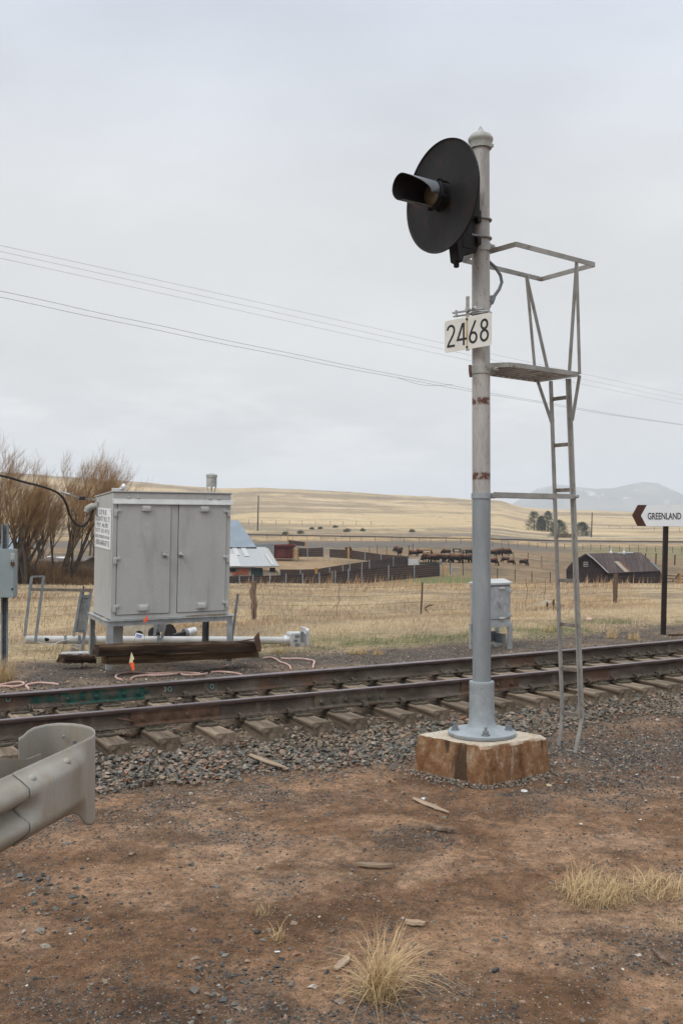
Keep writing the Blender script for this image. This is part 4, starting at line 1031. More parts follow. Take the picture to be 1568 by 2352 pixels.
cbo = cb.build('concrete_foundation', M['concrete_stained'], ang=22)
tag(cbo, 'square rust stained concrete block carrying the signal mast, one corner towards the viewer', 'concrete block')

# gravel heaped against the block's foot
n = 1500; th = rs.uniform(0, 2 * np.pi, n); q_ = rs.rand(n); cx_, cy_ = np.cos(th), np.sin(th); mxx = np.maximum(np.abs(cx_), np.abs(cy_)); rr = 0.455 / mxx + 0.11 * q_ ** 1.6
lx_, ly_ = cx_ * rr, cy_ * rr; ca_, sa_ = math.cos(math.radians(40.5)), math.sin(math.radians(40.5)); X_ = lx_; Y_ = ly_ * 0.82
Xw = MX + X_ * ca_ - ly_ * sa_; Yw = MY + 0.82 * (X_ * sa_ + ly_ * ca_)
sz_ = rs.uniform(0.008, 0.034, n); tag(rocks('heaped_gravel', np.stack([Xw, Yw, H(Xw, Yw) + sz_ * .2 + 0.02 * (1 - q_)], -1), sz_, stone_cols(n, (3, 3, 2, 3, 4, 1, 1, 3), rs, rs.uniform(0, .5, n)), rs), 'small stones and dirt gathered round the foot of the concrete block', 'gravel', None, 'stuff')

flz = 0.0
m = MB(); m.lathe([(0.305, 0.004), (0.31, 0.010), (0.31, 0.034), (0.302, 0.040), (0.20, 0.046), (0.155, 0.058), (0.128, 0.09), (0.119, 0.14), (0.115, 0.20), (0.113, 0.46), (0.116, 0.475), (0.112, 0.492), (0.090, 0.495)], 56)
m.build('base_casting', M['flange'], mast, ang=50)
for k in range(4):
    a = math.radians(45 + 90 * k) - MA + math.radians(44) - math.radians(0)
    a = math.radians(-90 + 90 * k) - MA
    bx, by = 0.245 * math.cos(a), 0.245 * math.sin(a)
    m = MB(); V_ = lambda z: Vector((bx, by, z)); m.tube([V_(0.04), V_(0.054)], 0.038, 16); m.tube([V_(0.054), V_(0.084)], 0.028, 6); m.tube([V_(0.084), V_(0.118)], 0.013, 10)
    m.build('anchor_bolt', M['galv_dark'], mast)
zj = zl(1140)
m = MB(); m.lathe([(0.084, 0.46), (0.084, 1.2), (0.0845, zj - 0.02), (0.001, zj - 0.0199)], 48); m.build('lower_pole', M['pole_lower'], mast)
ztop = zl(329)
m = MB(); m.lathe([(0.0835, zj - 0.02), (0.083, 2.6), (0.082, ztop), (0.001, ztop + 0.001)], 48); m.build('upper_pole', M['pole_upper'], mast)
zt = zl(292)
m = MB(); m.lathe([(0.09, ztop - 0.053), (0.101, ztop - 0.052), (0.101, ztop - 0.004), (0.104, ztop + 0.004), (0.114, ztop + 0.02), (0.117, ztop + 0.038), (0.112, ztop + 0.052), (0.100, ztop + 0.064), (0.096, ztop + 0.074), (0.082, ztop + 0.084), (0.052, ztop + 0.094), (0.034, ztop + 0.112), (0.018, ztop + 0.138), (0.008, zt + 0.008), (0.0005, zt + 0.012)], 40)
m.box((0.03, -0.108, ztop - 0.045), (0.03, 0.03, 0.03)); m.build('finial_cap', M['silver'], mast, ang=40)
def band(y, h, r=0.092, name='clamp_band', mat='silver', bolt=(0.09, -0.09)):
    z = zl(y); m = MB(); m.lathe([(r - 0.008, z - h / 2), (r, z - h / 2), (r, z + h / 2), (r - 0.008, z + h / 2)], 40)
    if bolt: m.box((bolt[0], bolt[1] * 0.6, z), (0.05, 0.03, h * 0.9)); m.tube([(bolt[0] - .03, bolt[1], z), (bolt[0] + .05, bolt[1], z)], 0.012, 8)
    m.build(name, M[mat], mast)
band(569, 0.075); band(850, 0.075); band(1139, 0.05, 0.0925, mat='flange')
for y in (506, 548):
    z = zl(y); m = MB(); m.tube([(0.094 * math.cos(t), 0.094 * math.sin(t), z) for t in [math.radians(q) for q in range(-150, 151, 12)]], 0.011, 8); m.tube([(0.094 * math.cos(math.radians(150)), 0.047, z), (-0.17, 0.05, z)], 0.010, 8)
    m.tube([(0.094 * math.cos(math.radians(-150)), -0.047, z), (-0.17, -0.05, z)], 0.010, 8); m.build('u_bolt', M['ladder'], mast)
# --- the head: housing behind a round target, a short barrel and a long cut-away hood
HD = 0.46; HR = math.radians(-4.2)
zc = zl(451, 8.85)
head = MB()
head.box((-0.27, 0, 0.0), (0.30, 0.26, 0.34)); head.box((-0.36, 0, 0.02), (0.12, 0.31, 0.30))
head.box((-0.20, 0.0, -0.30), (0.16, 0.13, 0.30))
head.prism([(-0.36, -0.28), (-0.32, -0.57), (-0.27, -0.58), (-0.25, -0.52), (-0.10, -0.46), (-0.05, -0.30)], -0.06, 0.06, lambda u, v, w: Vector((u, w, v)))
head.box((-0.10, 0, -0.14), (0.05, 0.20, 0.12)); head.box((-0.10, 0, -0.36), (0.05, 0.20, 0.08))
head.tube([(-0.295, 0, -0.56), (-0.295, 0, -0.62)], 0.026, 10)
ho = head.build('signal_head', M['black'], mast, bevel=0.012); ho.location = (0, 0, zc); ho.rotation_euler = (0, 0, HR)
AX = Matrix.Translation((-HD, 0, 0)) @ Matrix.Rotation(-math.pi / 2, 4, 'Y')
dsc = MB()
def annulus():
    n = 72; rings = [(0.137, 0.006), (0.30, 0.004), (0.485, 0.0), (0.497, 0.004), (0.503, 0.016), (0.506, 0.0), (0.500, -0.010), (0.30, -0.006), (0.137, -0.004)]
    for i in range(len(rings)):
        for k in range(n):
            a = 2 * math.pi * k / n; r, z = rings[i]
            if r > 0.49 and 250 < math.degrees(a) < 300: r *= 0.988     # a flattened, bent stretch of the rim
            dsc.v.append(AX @ Vector((r * math.cos(a), r * math.sin(a), z)))
    for i in range(len(rings)):
        i2 = (i + 1) % len(rings)
        for k in range(n): dsc.f.append((i * n + k, i * n + (k + 1) % n, i2 * n + (k + 1) % n, i2 * n + k)); dsc.mi.append(0)
annulus(); dsc.build('round_target', M['black'], ho, ang=50)
m = MB(); m.lathe([(0.118, -0.03), (0.118, 0.075), (0.130, 0.078), (0.130, 0.10), (0.122, 0.104), (0.122, 0.125), (0.112, 0.127)], 40, AX); m.box((0, 0, 0), (0.001, 0.001, 0.001), AX)
for a in (40, 150, 250, 330):
    c, s_ = math.cos(math.radians(a)), math.sin(math.radians(a)); m.tube([AX @ Vector((0.134 * c, 0.134 * s_, 0.06)), AX @ Vector((0.134 * c, 0.134 * s_, 0.115))], 0.012, 6)
m.build('lamp_barrel', M['black'], ho)
m = MB(); m.ball(AX @ Vector((0, 0, 0.118)), 0.111, (0.25, 1, 1), 24, 12); m.build('lens', mk('amber_brown_glass', [(0.3, (0.10, 0.065, 0.03)), (0.7, (0.16, 0.11, 0.055))], 8, rough=0.3, bump=0, spec=0.6), ho)
hood = MB(); N1, N2 = 40, 20; r0, LL = 0.117, 0.355
def hood_len(a):                                 # a: degrees from the top, positive to the near (right) side
    if a < -95: return LL * (1.0 - 0.05 * sst(-a, 95, 185))
    if a <= 8: return LL
    return LL * (1 - 0.72 * float(sst(a, 8, 100)))
angs = [-188 + (105 + 188) * i / N1 for i in range(N1 + 1)]
for i, a in enumerate(angs):
    ra = math.radians(a)
    for j in range(N2 + 1):
        z = 0.12 + hood_len(a) * j / N2
        # top is +Z of the head; the near side is -Y
        hood.v.append(AX @ Vector((0, 0, z)) + Vector((0, -math.sin(ra) * r0, math.cos(ra) * r0)))
for i in range(N1):
    for j in range(N2):
        a = i * (N2 + 1) + j; hood.f.append((a, a + 1, a + N2 + 2, a + N2 + 1)); hood.mi.append(0)
hv = hood.build('hood', [M['hood'], M['black']], ho)
sd = hv.modifiers.new('sheet', 'SOLIDIFY'); sd.thickness = 0.003; sd.offset = -1; sd.material_offset = 1
# --- number plate
PLM = Matrix.Translation((-0.172, 0.0, 0)) @ Matrix.Rotation(math.radians(4.5), 4, 'Z')
pz0, pz1 = W(1022, 811, 9.2).z - MZ, W(1022, 738.3, 9.2).z - MZ
pw, ph = 0.556, pz1 - pz0
def pf(u, v, w=0.0): return PLM @ Vector((-w, pw / 2 - u, pz0 + v))      # u rightwards as read, v up, w towards the reader
def rrect(x0, y0, x1, y1, r, n=5):
    out = []
    for cx, cy, a in ((x1 - r, y0 + r, -90), (x1 - r, y1 - r, 0), (x0 + r, y1 - r, 90), (x0 + r, y0 + r, 180)):
        for i in range(n + 1): t = math.radians(a + 90 * i / n); out.append((cx + r * math.cos(t), cy + r * math.sin(t)))
    return out
m = MB(); m.prism(rrect(0, 0, pw, ph, 0.025), 0.0, 0.003, pf); np_ = m.build('number_plate', M['plate_white'], mast, smooth=False)
def gl(c0, c1, y0, y1): return (c0 - 200) / 945 * pw, (c1 - c0) / 945 * pw
dg_ = {'2': [(ell(0.25, 0.745, 0.215, 0.215, 172, -12, 16) + [(0.40, 0.56), (0.30, 0.42), (0.13, 0.20), (0.06, 0.055), (0.06, 0.055)] , False), ([(0.005, 0.055), (0.5, 0.055)], False)],
       '4': [([(0.345, 0.97), (0.055, 0.275), (0.56, 0.275)], False), ([(0.395, 0.99), (0.395, 0.0)], False)],
       '6': [([(0.40, 1.0), (0.27, 0.76), (0.13, 0.53), (0.065, 0.38), (0.045, 0.28)], False), (ell(0.255, 0.27, 0.205, 0.215, 0, 360, 28)[:-1], True)],
       '8': [(ell(0.25, 0.755, 0.175, 0.19, 0, 360, 26)[:-1], True), (ell(0.25, 0.275, 0.205, 0.225, 0, 360, 28)[:-1], True)]}
for ch, c0, c1, y_top in (('2', 250, 415, 0), ('4', 450, 635, 0), ('6', 700, 865, 0), ('8', 920, 1090, 0)):
    u0, wd = gl(c0, c1, 0, 0); hh = 0.705 * ph; v0 = 0.145 * ph
    m = MB()
    for k, (pts, cl_) in enumerate(dg_[ch]):
        wdt = 0.105 * hh
        ribbon(m, [(p[0] / 0.5 * wd, p[1] * hh) for p in pts], wdt, lambda u, v: pf(u0 + u, v0 + v, 0.0042 + 0.0006 * k), cl_)
    d = m.build('digit', M['ink'], np_, smooth=False)
m = MB(); u = 0.49 * pw
m.box((0, 0, 0), (0.001, 0.001, 0.001), Matrix.Translation(pf(u, ph / 2, -0.006)))
m.prism([(u - 0.018, -0.012), (u + 0.018, -0.012), (u + 0.018, ph + 0.19), (u - 0.018, ph + 0.19)], -0.0095, -0.0005, pf)
m.build('plate_strap', M['silver'], mast, smooth=False)
m = MB(); m.prism([(u - 0.012, 0.002), (u + 0.012, 0.002), (u + 0.012, ph - 0.002), (u - 0.012, ph - 0.002)], 0.0031, 0.0036, pf)
m.build('rust_stain', mk('rust_run_stain', [(0.35, (0.50, 0.46, 0.36)), (0.6, (0.46, 0.33, 0.16)), (0.75, (0.40, 0.24, 0.08))], 7, (1, 1, 1), bump=0), np_, smooth=False)
m = MB()
for v in (0.07 * ph, 0.93 * ph): m.ball(pf(u, v, 0.006), 0.011)
m.build('plate_bolt', M['rust_steel'], np_)
m = MB(); zb = zl(717); m.bar((-0.185, 0.18, zb), (-0.10, -0.14, zb), 0.03, 0.012); m.bar((-0.165, 0.19, zb - 0.03), (-0.085, -0.12, zb - 0.03), 0.03, 0.010)
m.tube([(-0.18, 0.14, zb - 0.045), (-0.18, 0.14, zb + 0.02)], 0.012, 6); m.tube([(-0.15, -0.05, zb + 0.0), (-0.12, -0.05, zb + 0.02)], 0.02, 8); m.tube([(-0.19, 0.0, zb), (-0.15, 0.0, zb)], 0.02, 8)
m.tube([(0.094 * math.cos(math.radians(q)), 0.094 * math.sin(math.radians(q)), zb - 0.01) for q in range(-170, 171, 17)], 0.009, 6)
m.build('plate_bracket', M['galv'], mast)
# --- flexible conduit from pole to head
pts = [L(x, y, z) for x, y, z in ((1112, 590, 9.12), (1122, 600, 9.2), (1137, 613, 9.22), (1149, 632, 9.22), (1152, 648, 9.22), (1146, 664, 9.2), (1134, 681, 9.16), (1128, 688, 9.14))]
m = MB(); m.tube(pts, 0.0155, 10); m.build('flexible_conduit', M['galv_dark'], mast)
m = MB(); m.tube([L(1131, 682, 9.15), L(1126, 695, 9.13)], 0.03, 8); m.tube([L(1127, 692, 9.13), L(1121, 706, 9.1)], 0.019, 8); m.tube([L(1124, 697, 9.12), L(1131, 696, 9.12)], 0.012, 6); m.build('conduit_elbow', M['galv_dark'], mast)
m = MB(); m.tube([L(1079, 838, 9.0), L(1079, 850, 9.0), L(1081, 866, 9.0)], 0.014, 8); m.build('clamp_hook', M['rust_steel'], mast)
# --- ladder, platform and rail
zr = 0.0
def lz(y, Z=9.7): return W(1320, y, Z).z - MZ
zbot, zkn, zdk = lz(1712, 9.85), lz(1650), zl(848)
zdk = (W(1328, 859, 9.52).z - MZ)
lad = [(-0.18, -0.13, -1), (0.068, 0.10, 1)]
stile = []
for (yb, yt, sgn) in lad:
    m = MB(); zb_ = (-0.295 if sgn < 0 else -0.28); kx = 1.22; bend = -0.075 if sgn < 0 else -0.02
    P = [Vector((kx + bend, yb + 0.03, zb_)), Vector((kx, yb, zkn)), Vector((1.10, yt, zdk - 0.02))]
    m.bar(P[0], P[1], 0.040, 0.012, (1, 0, 0)); m.bar(P[1], P[2], 0.042, 0.012, (1, 0, 0)); m.bar(P[1] + Vector((-.016, 0.015 * -sgn, 0)), P[2] + Vector((-.016, 0.015 * -sgn, 0)), 0.010, 0.034, (1, 0, 0))
    stile.append(P)
    m.build('ladder_stile', M['ladder'], mast, smooth=False)
for y in (912, 1020, 1125, 1231, 1335, 1438, 1541, 1646):
    z = lz(y); t = (z - zkn) / (zdk - zkn); m = MB()
    a = stile[0][1].lerp(stile[0][2], t); b = stile[1][1].lerp(stile[1][2], t); a.z = b.z = z
    m.bar(a + Vector((0.004, 0, 0)), b + Vector((0.004, 0, 0)), 0.022, 0.036, (0, 0, 1)); m.build('ladder_rung', M['rung'], mast, smooth=False)
m = MB(); z = zl(1140) + 0.015
tt = (z - zkn) / (zdk - zkn); xa = 1.22 + (1.10 - 1.22) * tt
m.bar((0.06, -0.10, z), (xa, -0.165, z), 0.010, 0.046); m.bar((0.06, 0.10, z), (xa, 0.09, z), 0.010, 0.046)
m.tube([(xa, -0.20, z), (xa, -0.14, z)], 0.018, 8); m.build('ladder_brace', M['ladder'], mast, smooth=False)
# platform: a frame of flat bars with cross slats
yn, yf, x1 = -0.28, 0.225, 1.05
m = MB(); h_ = 0.042
path = [(-0.02, -0.098), (0.10, yn * 0.9), (0.22, yn), (x1, yn)]
for a, b in zip(path, path[1:]): m.bar((*a, zdk), (*b, zdk), 0.010, h_)
path2 = [(-0.02, 0.098), (0.10, yf * 0.9), (0.22, yf), (x1, yf)]
for a, b in zip(path2, path2[1:]): m.bar((*a, zdk), (*b, zdk), 0.010, h_)
m.bar((x1, yn - 0.004, zdk), (x1, yf + 0.004, zdk), 0.010, h_); m.build('platform_frame', M['ladder'], mast, smooth=False)
for k in range(11):
    x = 0.15 + 0.085 * k; m = MB(); m.bar((x, yn + 0.006, zdk - 0.008), (x, yf - 0.006, zdk - 0.008), 0.03, 0.012); m.build('platform_slat', M['rung'], mast, smooth=False)
# handrail loop
zh = (W(1368, 607, 9.5).z - MZ); zh = zh - 0.0
hx0, hx1, hn, hf = 0.04, 1.16, -0.395, 0.275
m = MB(); loop = [(0.05, -0.085), (0.06, hn * 0.97), (hx1, hn), (hx1, hf), (-0.02, hf), (-0.13, 0.20), (-0.06, 0.08)]
loop = [(0.03, -0.09), (0.04, hn), (hx1, hn), (hx1 + 0.03, hf + 0.02), (hx0, hf), (-0.02, 0.09)]
for a, b in zip(loop, loop[1:]): m.bar((*a, zh), (*b, zh), 0.010, 0.045)
m.build('handrail', M['ladder'], mast, smooth=False)
for (ytop, xt, ends) in ((hn + 0.01, 0.90, ((x1 + 0.01, yn - 0.008), (1.085, -0.14))), (hf - 0.01, 0.93, ((x1 - 0.02, yf + 0.008), (1.085, 0.10)))):
    for k, (ex, ey) in enumerate(ends):
        m = MB(); m.bar((xt, ey if k == 9 else ytop, zh - 0.01), (ex, ey, zdk), 0.034 if k else 0.030, 0.011, (1, 0, 0)); m.build('handrail_post', M['ladder'], mast, smooth=False)
for (ey, sy, yy) in ((yn - 0.008, 0, 966), (yf + 0.008, 1, 966)):
    z = lz(yy); t = (z - zkn) / (zdk - zkn); p = stile[sy][1].lerp(stile[sy][2], t)
    m = MB(); m.bar((x1 + 0.01, ey, zdk - 0.01), (p.x + 0.006, p.y + (-0.012 if sy == 0 else 0.012), z), 0.034, 0.010, (1, 0, 0)); m.tube([(p.x, p.y - 0.02, z + 0.02), (p.x, p.y + 0.03, z + 0.02)], 0.013, 8)
    m.build('platform_strut', M['ladder'], mast, smooth=False)

# ------------------------------------------------------------------ the large equipment cabinet
cz = -0.06
A0 = W(253, 1425, 15.1)
WD, DP, HT, ZB = 1.93, 1.0, 1.955, 0.63
LEAN = math.radians(2.8)
cab = thing('equipment_cabinet', 'large grey double door equipment cabinet on legs with white crossing notice on its side', 'cabinet', (A0.x, A0.y - 0.0, A0.z - ZB), TANG)
cab.rotation_euler = (LEAN, 0, TANG)
def top_at(y): return ZB + HT - 0.10 * y / DP
m = MB(); b0 = 0.0
vs = [(0, 0, ZB), (WD, 0, ZB), (WD, DP, ZB), (0, DP, ZB), (0, 0, top_at(0)), (WD, 0, top_at(0)), (WD, DP, top_at(DP)), (0, DP, top_at(DP))]
m.add(vs, [(3, 2, 1, 0), (4, 5, 6, 7), (0, 1, 5, 4), (1, 2, 6, 5), (2, 3, 7, 6), (3, 0, 4, 7)]); m.build('body', M['cabinet'], cab, bevel=0.008)
m = MB(); m.prism([(-0.012, -0.018), (WD + 0.012, -0.018), (WD + 0.012, DP + 0.01), (-0.012, DP + 0.01)], 0, 1, lambda u, v, w: Vector((u, v, top_at(v) + 0.004 + 0.02 * w))); m.build('roof', M['cabinet'], cab, bevel=0.004)
def zv(v): return ZB + HT * (1 - v)
# drip lip above the doors
m = MB(); m.prism([(0.0, zv(0.048)), (-0.045, zv(0.085)), (-0.045, zv(0.091)), (0.0, zv(0.058))], -0.006, WD + 0.022, lambda u, v, w: Vector((w, u, v)))
m.build('drip_lip', M['cabinet_trim'], cab, smooth=False)
for u in (0.125, 0.205, 0.815, 0.89):
    m = MB(); m.box((u * WD, -0.010, zv(0.036)), (0.028, 0.02, 0.03)); m.build('roof_lug', M['cabinet_trim'], cab, bevel=0.003)
def door(u0, u1, hinge_u, handle_u, label):
    x0, x1_ = u0 * WD, u1 * WD; za, zb_ = zv(0.958), zv(0.082)
    g = MB(); g.prism([(x0 - 0.007, za - 0.007), (x1_ + 0.007, za - 0.007), (x1_ + 0.007, zb_ + 0.004), (x0 - 0.007, zb_ + 0.004)], -0.0022, -0.004, lambda u, v, w: Vector((u, w, v)))
    d = MB(); d.prism([(x0, za), (x1_, za), (x1_, zb_), (x0, zb_)], -0.004, -0.016, lambda u, v, w: Vector((u, w, v)))
    do = d.build('door', M['cabinet'], cab, bevel=0.002); do['label'] = label
    g.build('door_gap', M['cabinet_dark'], do, smooth=False)
    for v in (0.155, 0.53, 0.905):
        x = hinge_u * WD; sg = 1 if hinge_u < 0.5 else -1
        h = MB(); h.box((x + sg * 0.02, -0.026, zv(v) + 0.03), (0.10, 0.02, 0.04)); h.box((x - sg * 0.012, -0.03, zv(v) - 0.012), (0.045, 0.03, 0.085)); h.build('hinge', M['cabinet_trim'], do, bevel=0.004)
    x = handle_u * WD
    h = MB(); h.ball((x - 0.01, -0.03, zv(0.49)), 0.036, (1, 0.8, 1)); h.box((x - 0.01, -0.02, zv(0.49)), (0.07, 0.012, 0.085))
    h.tube([(x, -0.04, zv(0.49)), (x + 0.035, -0.075, zv(0.495)), (x + 0.045, -0.08, zv(0.52)), (x + 0.040, -0.08, zv(0.555)), (x + 0.02, -0.075, zv(0.568))], [0.016, 0.016, 0.013, 0.012, 0.012], 8); h.build('handle', M['silver'], do)
    for v, uu in ((0.125, 0.5), (0.912, 0.5)):
        cx = (x0 + x1_) / 2 + (0.02 if v < .5 else 0.0); h = MB(); h.box((cx, -0.020, zv(v) + 0.01), (0.175, 0.010, 0.10)); h.prism([(-0.016, -0.045), (-0.058, -0.04), (-0.064, -0.01), (-0.055, 0.038), (-0.016, 0.045)], cx - 0.062, cx + 0.062, lambda u, w_, w: Vector((w, u, zv(v) + w_)))
        h.build('vent_hood', M['cabinet_trim'], do, bevel=0.006)
door(0.040, 0.476, 0.028, 0.43, 'left cabinet door')
door(0.545, 0.960, 0.972, 0.567, 'right cabinet door')
m = MB(); m.prism([(0.62, 0.0), (0.98, 0.0), (0.98, 0.03), (0.62, 0.018)], -0.0022, -0.0032, lambda u, v, w: Vector((u * WD, w, ZB + 0.004 + v))); m.build('rust_streak', M['cabinet_rust'], cab, smooth=False)
# stand
m = MB(); e_ = 0.055
for a, b in (((-e_, -e_ * .4), (WD + e_, -e_ * .4)), ((-e_, DP + 0.02), (WD + e_, DP + 0.02))): m.bar((*a, ZB - 0.045), (*b, ZB - 0.045), 0.012, 0.085); m.bar((*a, ZB - 0.006), (*b, ZB - 0.006), 0.07, 0.010)
for x in (-e_, WD + e_): m.bar((x, -0.016, ZB - 0.045), (x, DP + 0.014, ZB - 0.045), 0.012, 0.085); m.bar((x, -0.016, ZB - 0.003), (x, DP + 0.014, ZB - 0.003), 0.07, 0.010)
m.build('stand_frame', M['galv'], cab, smooth=False)
for x, y, dk in ((-e_, -0.022, 0), (WD + e_, -0.022, 0), (-e_, DP + 0.02, 0), (WD + e_ - 0.02, DP + 0.02, 1)):
    m = MB(); sg = 1 if x < 1 else -1; sy = 1 if y < 0.5 else -1
    m.bar((x, y + sy * 0.035, -0.12), (x, y + sy * 0.035, ZB - 0.09), 0.010, 0.075, (0, 1, 0)); m.bar((x + sg * 0.045, y, -0.12), (x + sg * 0.045, y, ZB - 0.09), 0.09, 0.010, (0, 1, 0))
    m.build('stand_leg', M['galv' if not dk else 'galv_dark'], cab, smooth=False)
m = MB(); m.box((0.22, 0.55, 0.27), (0.22, 0.2, 0.6)); m.build('cable_riser', M['cabinet'], cab, bevel=0.01)
# roof fittings
vx, vy = 0.915 * WD, 0.45; zt_ = top_at(vy) + 0.02
m = MB(); m.tube([(vx, vy, zt_), (vx, vy, zt_ + 0.14)], 0.012, 8); m.bar((vx - 0.05, vy, zt_ + 0.05), (vx - 0.085, vy, zt_ + 0.16), 0.035, 0.004, (1, 0, 0)); m.bar((vx + 0.05, vy, zt_ + 0.05), (vx + 0.085, vy, zt_ + 0.16), 0.035, 0.004, (1, 0, 0)); m.bar((vx - 0.05, vy, zt_ + 0.05), (vx - 0.02, vy, zt_), 0.035, 0.004, (1, 0, 0)); m.bar((vx + 0.05, vy, zt_ + 0.05), (vx + 0.02, vy, zt_), 0.035, 0.004, (1, 0, 0))
m.lathe([(0.086, zt_ + 0.135), (0.088, zt_ + 0.14), (0.084, zt_ + 0.145), (0.084, zt_ + 0.29), (0.092, zt_ + 0.292), (0.092, zt_ + 0.335), (0.05, zt_ + 0.352), (0.001, zt_ + 0.36)], 28, c=(vx, vy, 0)); m.build('roof_vent', M['silver'], cab)
lx, ly = 0.04 * WD, 0.12; zt_ = top_at(ly) + 0.02
m = MB(); m.box((lx, ly, zt_ + 0.03), (0.11, 0.07, 0.05)); m.tube([(lx + 0.05, ly, zt_ + 0.03), (lx + 0.10, ly, zt_ + 0.06)], 0.014, 8); m.ball((lx + 0.12, ly, zt_ + 0.075), 0.055, (0.7, 1, 1), 16, 10); m.build('indicator_lamp', M['alu'], cab, bevel=0.006)
m = MB(); hz = zl(0) * 0 + ZB + HT - 0.335; m.box((-0.012, DP * 0.86, hz + 0.06), (0.024, 0.13, 0.22)); m.tube([(-0.01, DP * 0.86, hz + 0.10), (-0.08, DP * 0.88, hz + 0.09), (-0.15, DP * 0.9, hz + 0.05), (-0.165, DP * 0.9, hz + 0.0)], [0.045, 0.058, 0.055, 0.045], 14); m.tube([(0, DP * 0.95, hz + 0.19), (-0.06, DP * 0.95, hz + 0.20)], 0.012, 6)
m.build('service_head', M['silver'], cab)
# notice on the side
sx = -0.004
SB = basis((0, -1, 0), (0, 0, 1), (-1, 0, 0), (0, 0, 0))
sy0, sy1, sz0, sz1 = 0.975, 0.055, 1.70, 2.33
m = MB(); m.prism([(sy1, sz0), (sy0, sz0), (sy0, sz1), (sy1, sz1)], -0.003, -0.009, lambda u, v, w: Vector((w, u, v))); ns = m.build('notice_plate', M['sign_white'], cab, bevel=0.0015)
SW, SH = sy0 - sy1, sz1 - sz0
for body, f0, f1, vc, hh in (('U.P.R.R.', 0.29, 0.76, 0.105, 0.078), ('COUNTY RD. 72', 0.07, 0.93, 0.270, 0.078), ('M.P. 46.90', 0.16, 0.82, 0.425, 0.070), ('DOT 253-073J', 0.06, 0.91, 0.580, 0.078), ('GRADE CROSSING HOTLINE', 0.035, 0.93, 0.715, 0.048), ('1-800-848-8715', 0.035, 0.92, 0.865, 0.084)):
    fit_text(body, M['ink'], ns, 'lettering', basis((0, -1, 0), (0, 0, 1), (-1, 0, 0), (-0.0105, sy0 - f0 * SW, sz1 - vc * SH - hh / 2)), (f1 - f0) * SW, hh, 0.0)
for yy in (sy0 - 0.04, sy1 + 0.04):
    for zz in (sz0 + 0.03, sz1 - 0.03): m = MB(); m.ball((-0.010, yy, zz), 0.008); m.build('screw', M['galv_dark'], ns)

# ------------------------------------------------------------------ cable that comes in from the left
pts = [(-260, 1052, 12.8), (-120, 1072, 13.4), (0, 1092, 14.0), (55, 1107, 14.5), (98, 1118, 14.9), (131, 1131, 15.2), (148.6, 1150, 15.3), (160, 1182, 15.45), (173, 1203, 15.5), (188, 1208.7, 15.6), (201, 1199, 15.7), (211, 1179, 15.75), (216, 1164, 15.8)]
def smooth_path(P, n=6):
    P = [Vector(p) for p in P]; out = []
    for i in range(len(P) - 1):
        p0, p1, p2, p3 = P[max(i - 1, 0)], P[i], P[i + 1], P[min(i + 2, len(P) - 1)]
        for k in range(n):
            t = k / n; out.append(0.5 * ((2 * p1) + (p2 - p0) * t + (2 * p0 - 5 * p1 + 4 * p2 - p3) * t * t + (3 * p1 - p0 - 3 * p2 + p3) * t ** 3))
    return out + [P[-1]]
P = smooth_path([W(*p) for p in pts])
cth = thing('service_cable', 'thick black cable drooping from the left into the grey cabinet', 'cable', P[-1])
m = MB(); m.tube(P, 0.017, 10); rel(cth, m, 'cable_sheath', M['cable'])
m = MB(); m.tube([W(138, 1130, 15.2), W(160, 1135.5, 15.25)], [0.010, 0.020], 8); rel(cth, m, 'strain_clamp', M['galv'])
m = MB(); m.tube([W(160, 1135.5, 15.25), W(182, 1143, 15.4)], 0.006, 6); m.tube([W(160, 1137, 15.25), W(180, 1147, 15.4)], 0.004, 6); m.tube([W(196, 1146, 15.5), W(214, 1146, 15.7), W(222, 1144, 15.85)], 0.004, 6); rel(cth, m, 'tie_wire', M['galv'])
m = MB(); a_ = W(189, 1144.5, 15.45); m.box(a_, (0.10, 0.05, 0.055), None); rel(cth, m, 'wedge_clamp', M['cable'], bevel=0.008)

# ------------------------------------------------------------------ meter box at the left edge
mb0 = W(11, 1525, 15.1); mbx = thing('meter_box', 'blue grey metal box with padlock on a perforated steel post at the left edge', 'electrical box', mb0)
m = MB(); za, zb_ = mb0.z - 0.1, W(11, 1212, 15.1).z
for dx in (-0.034, 0.034): m.box(mb0 + Vector((dx, 0.0, (zb_ - mb0.z) / 2)), (0.008, 0.06, zb_ - mb0.z + 0.1))
m.box(mb0 + Vector((0, 0.028, (zb_ - mb0.z) / 2)), (0.076, 0.006, zb_ - mb0.z + 0.1)); m.box(mb0 + Vector((-0.045, -0.026, (zb_ - mb0.z) / 2)), (0.02, 0.006, zb_ - mb0.z + 0.1)); m.box(mb0 + Vector((0.045, -0.026, (zb_ - mb0.z) / 2)), (0.02, 0.006, zb_ - mb0.z + 0.1))
rel(mbx, m, 'channel_post', M['galv_dark'], smooth=False)
m = MB()
for k in range(70): m.box(mb0 + Vector((0.0, 0.0235, 0.03 * k + 0.02)), (0.012, 0.004, 0.012))
rel(mbx, m, 'post_holes', M['dark'], smooth=False)
zt_, zb2 = W(30, 1261, 15.0).z, W(30, 1370, 15.0).z; xr = W(37, 1300, 14.95).x
m = MB(); m.box((xr - 0.215, 14.93, (zt_ + zb2) / 2), (0.43, 0.2, zt_ - zb2)); rel(mbx, m, 'box_body', M['box_grey'], bevel=0.01)
m = MB(); m.box((xr - 0.215, 14.826, (zt_ + zb2) / 2), (0.445, 0.012, zt_ - zb2 + 0.012)); rel(mbx, m, 'box_door', M['box_grey'], bevel=0.006)
q = W(29, 1281, 14.8); m = MB(); m.box(q, (0.06, 0.02, 0.13)); rel(mbx, m, 'latch', M['galv'], bevel=0.004)
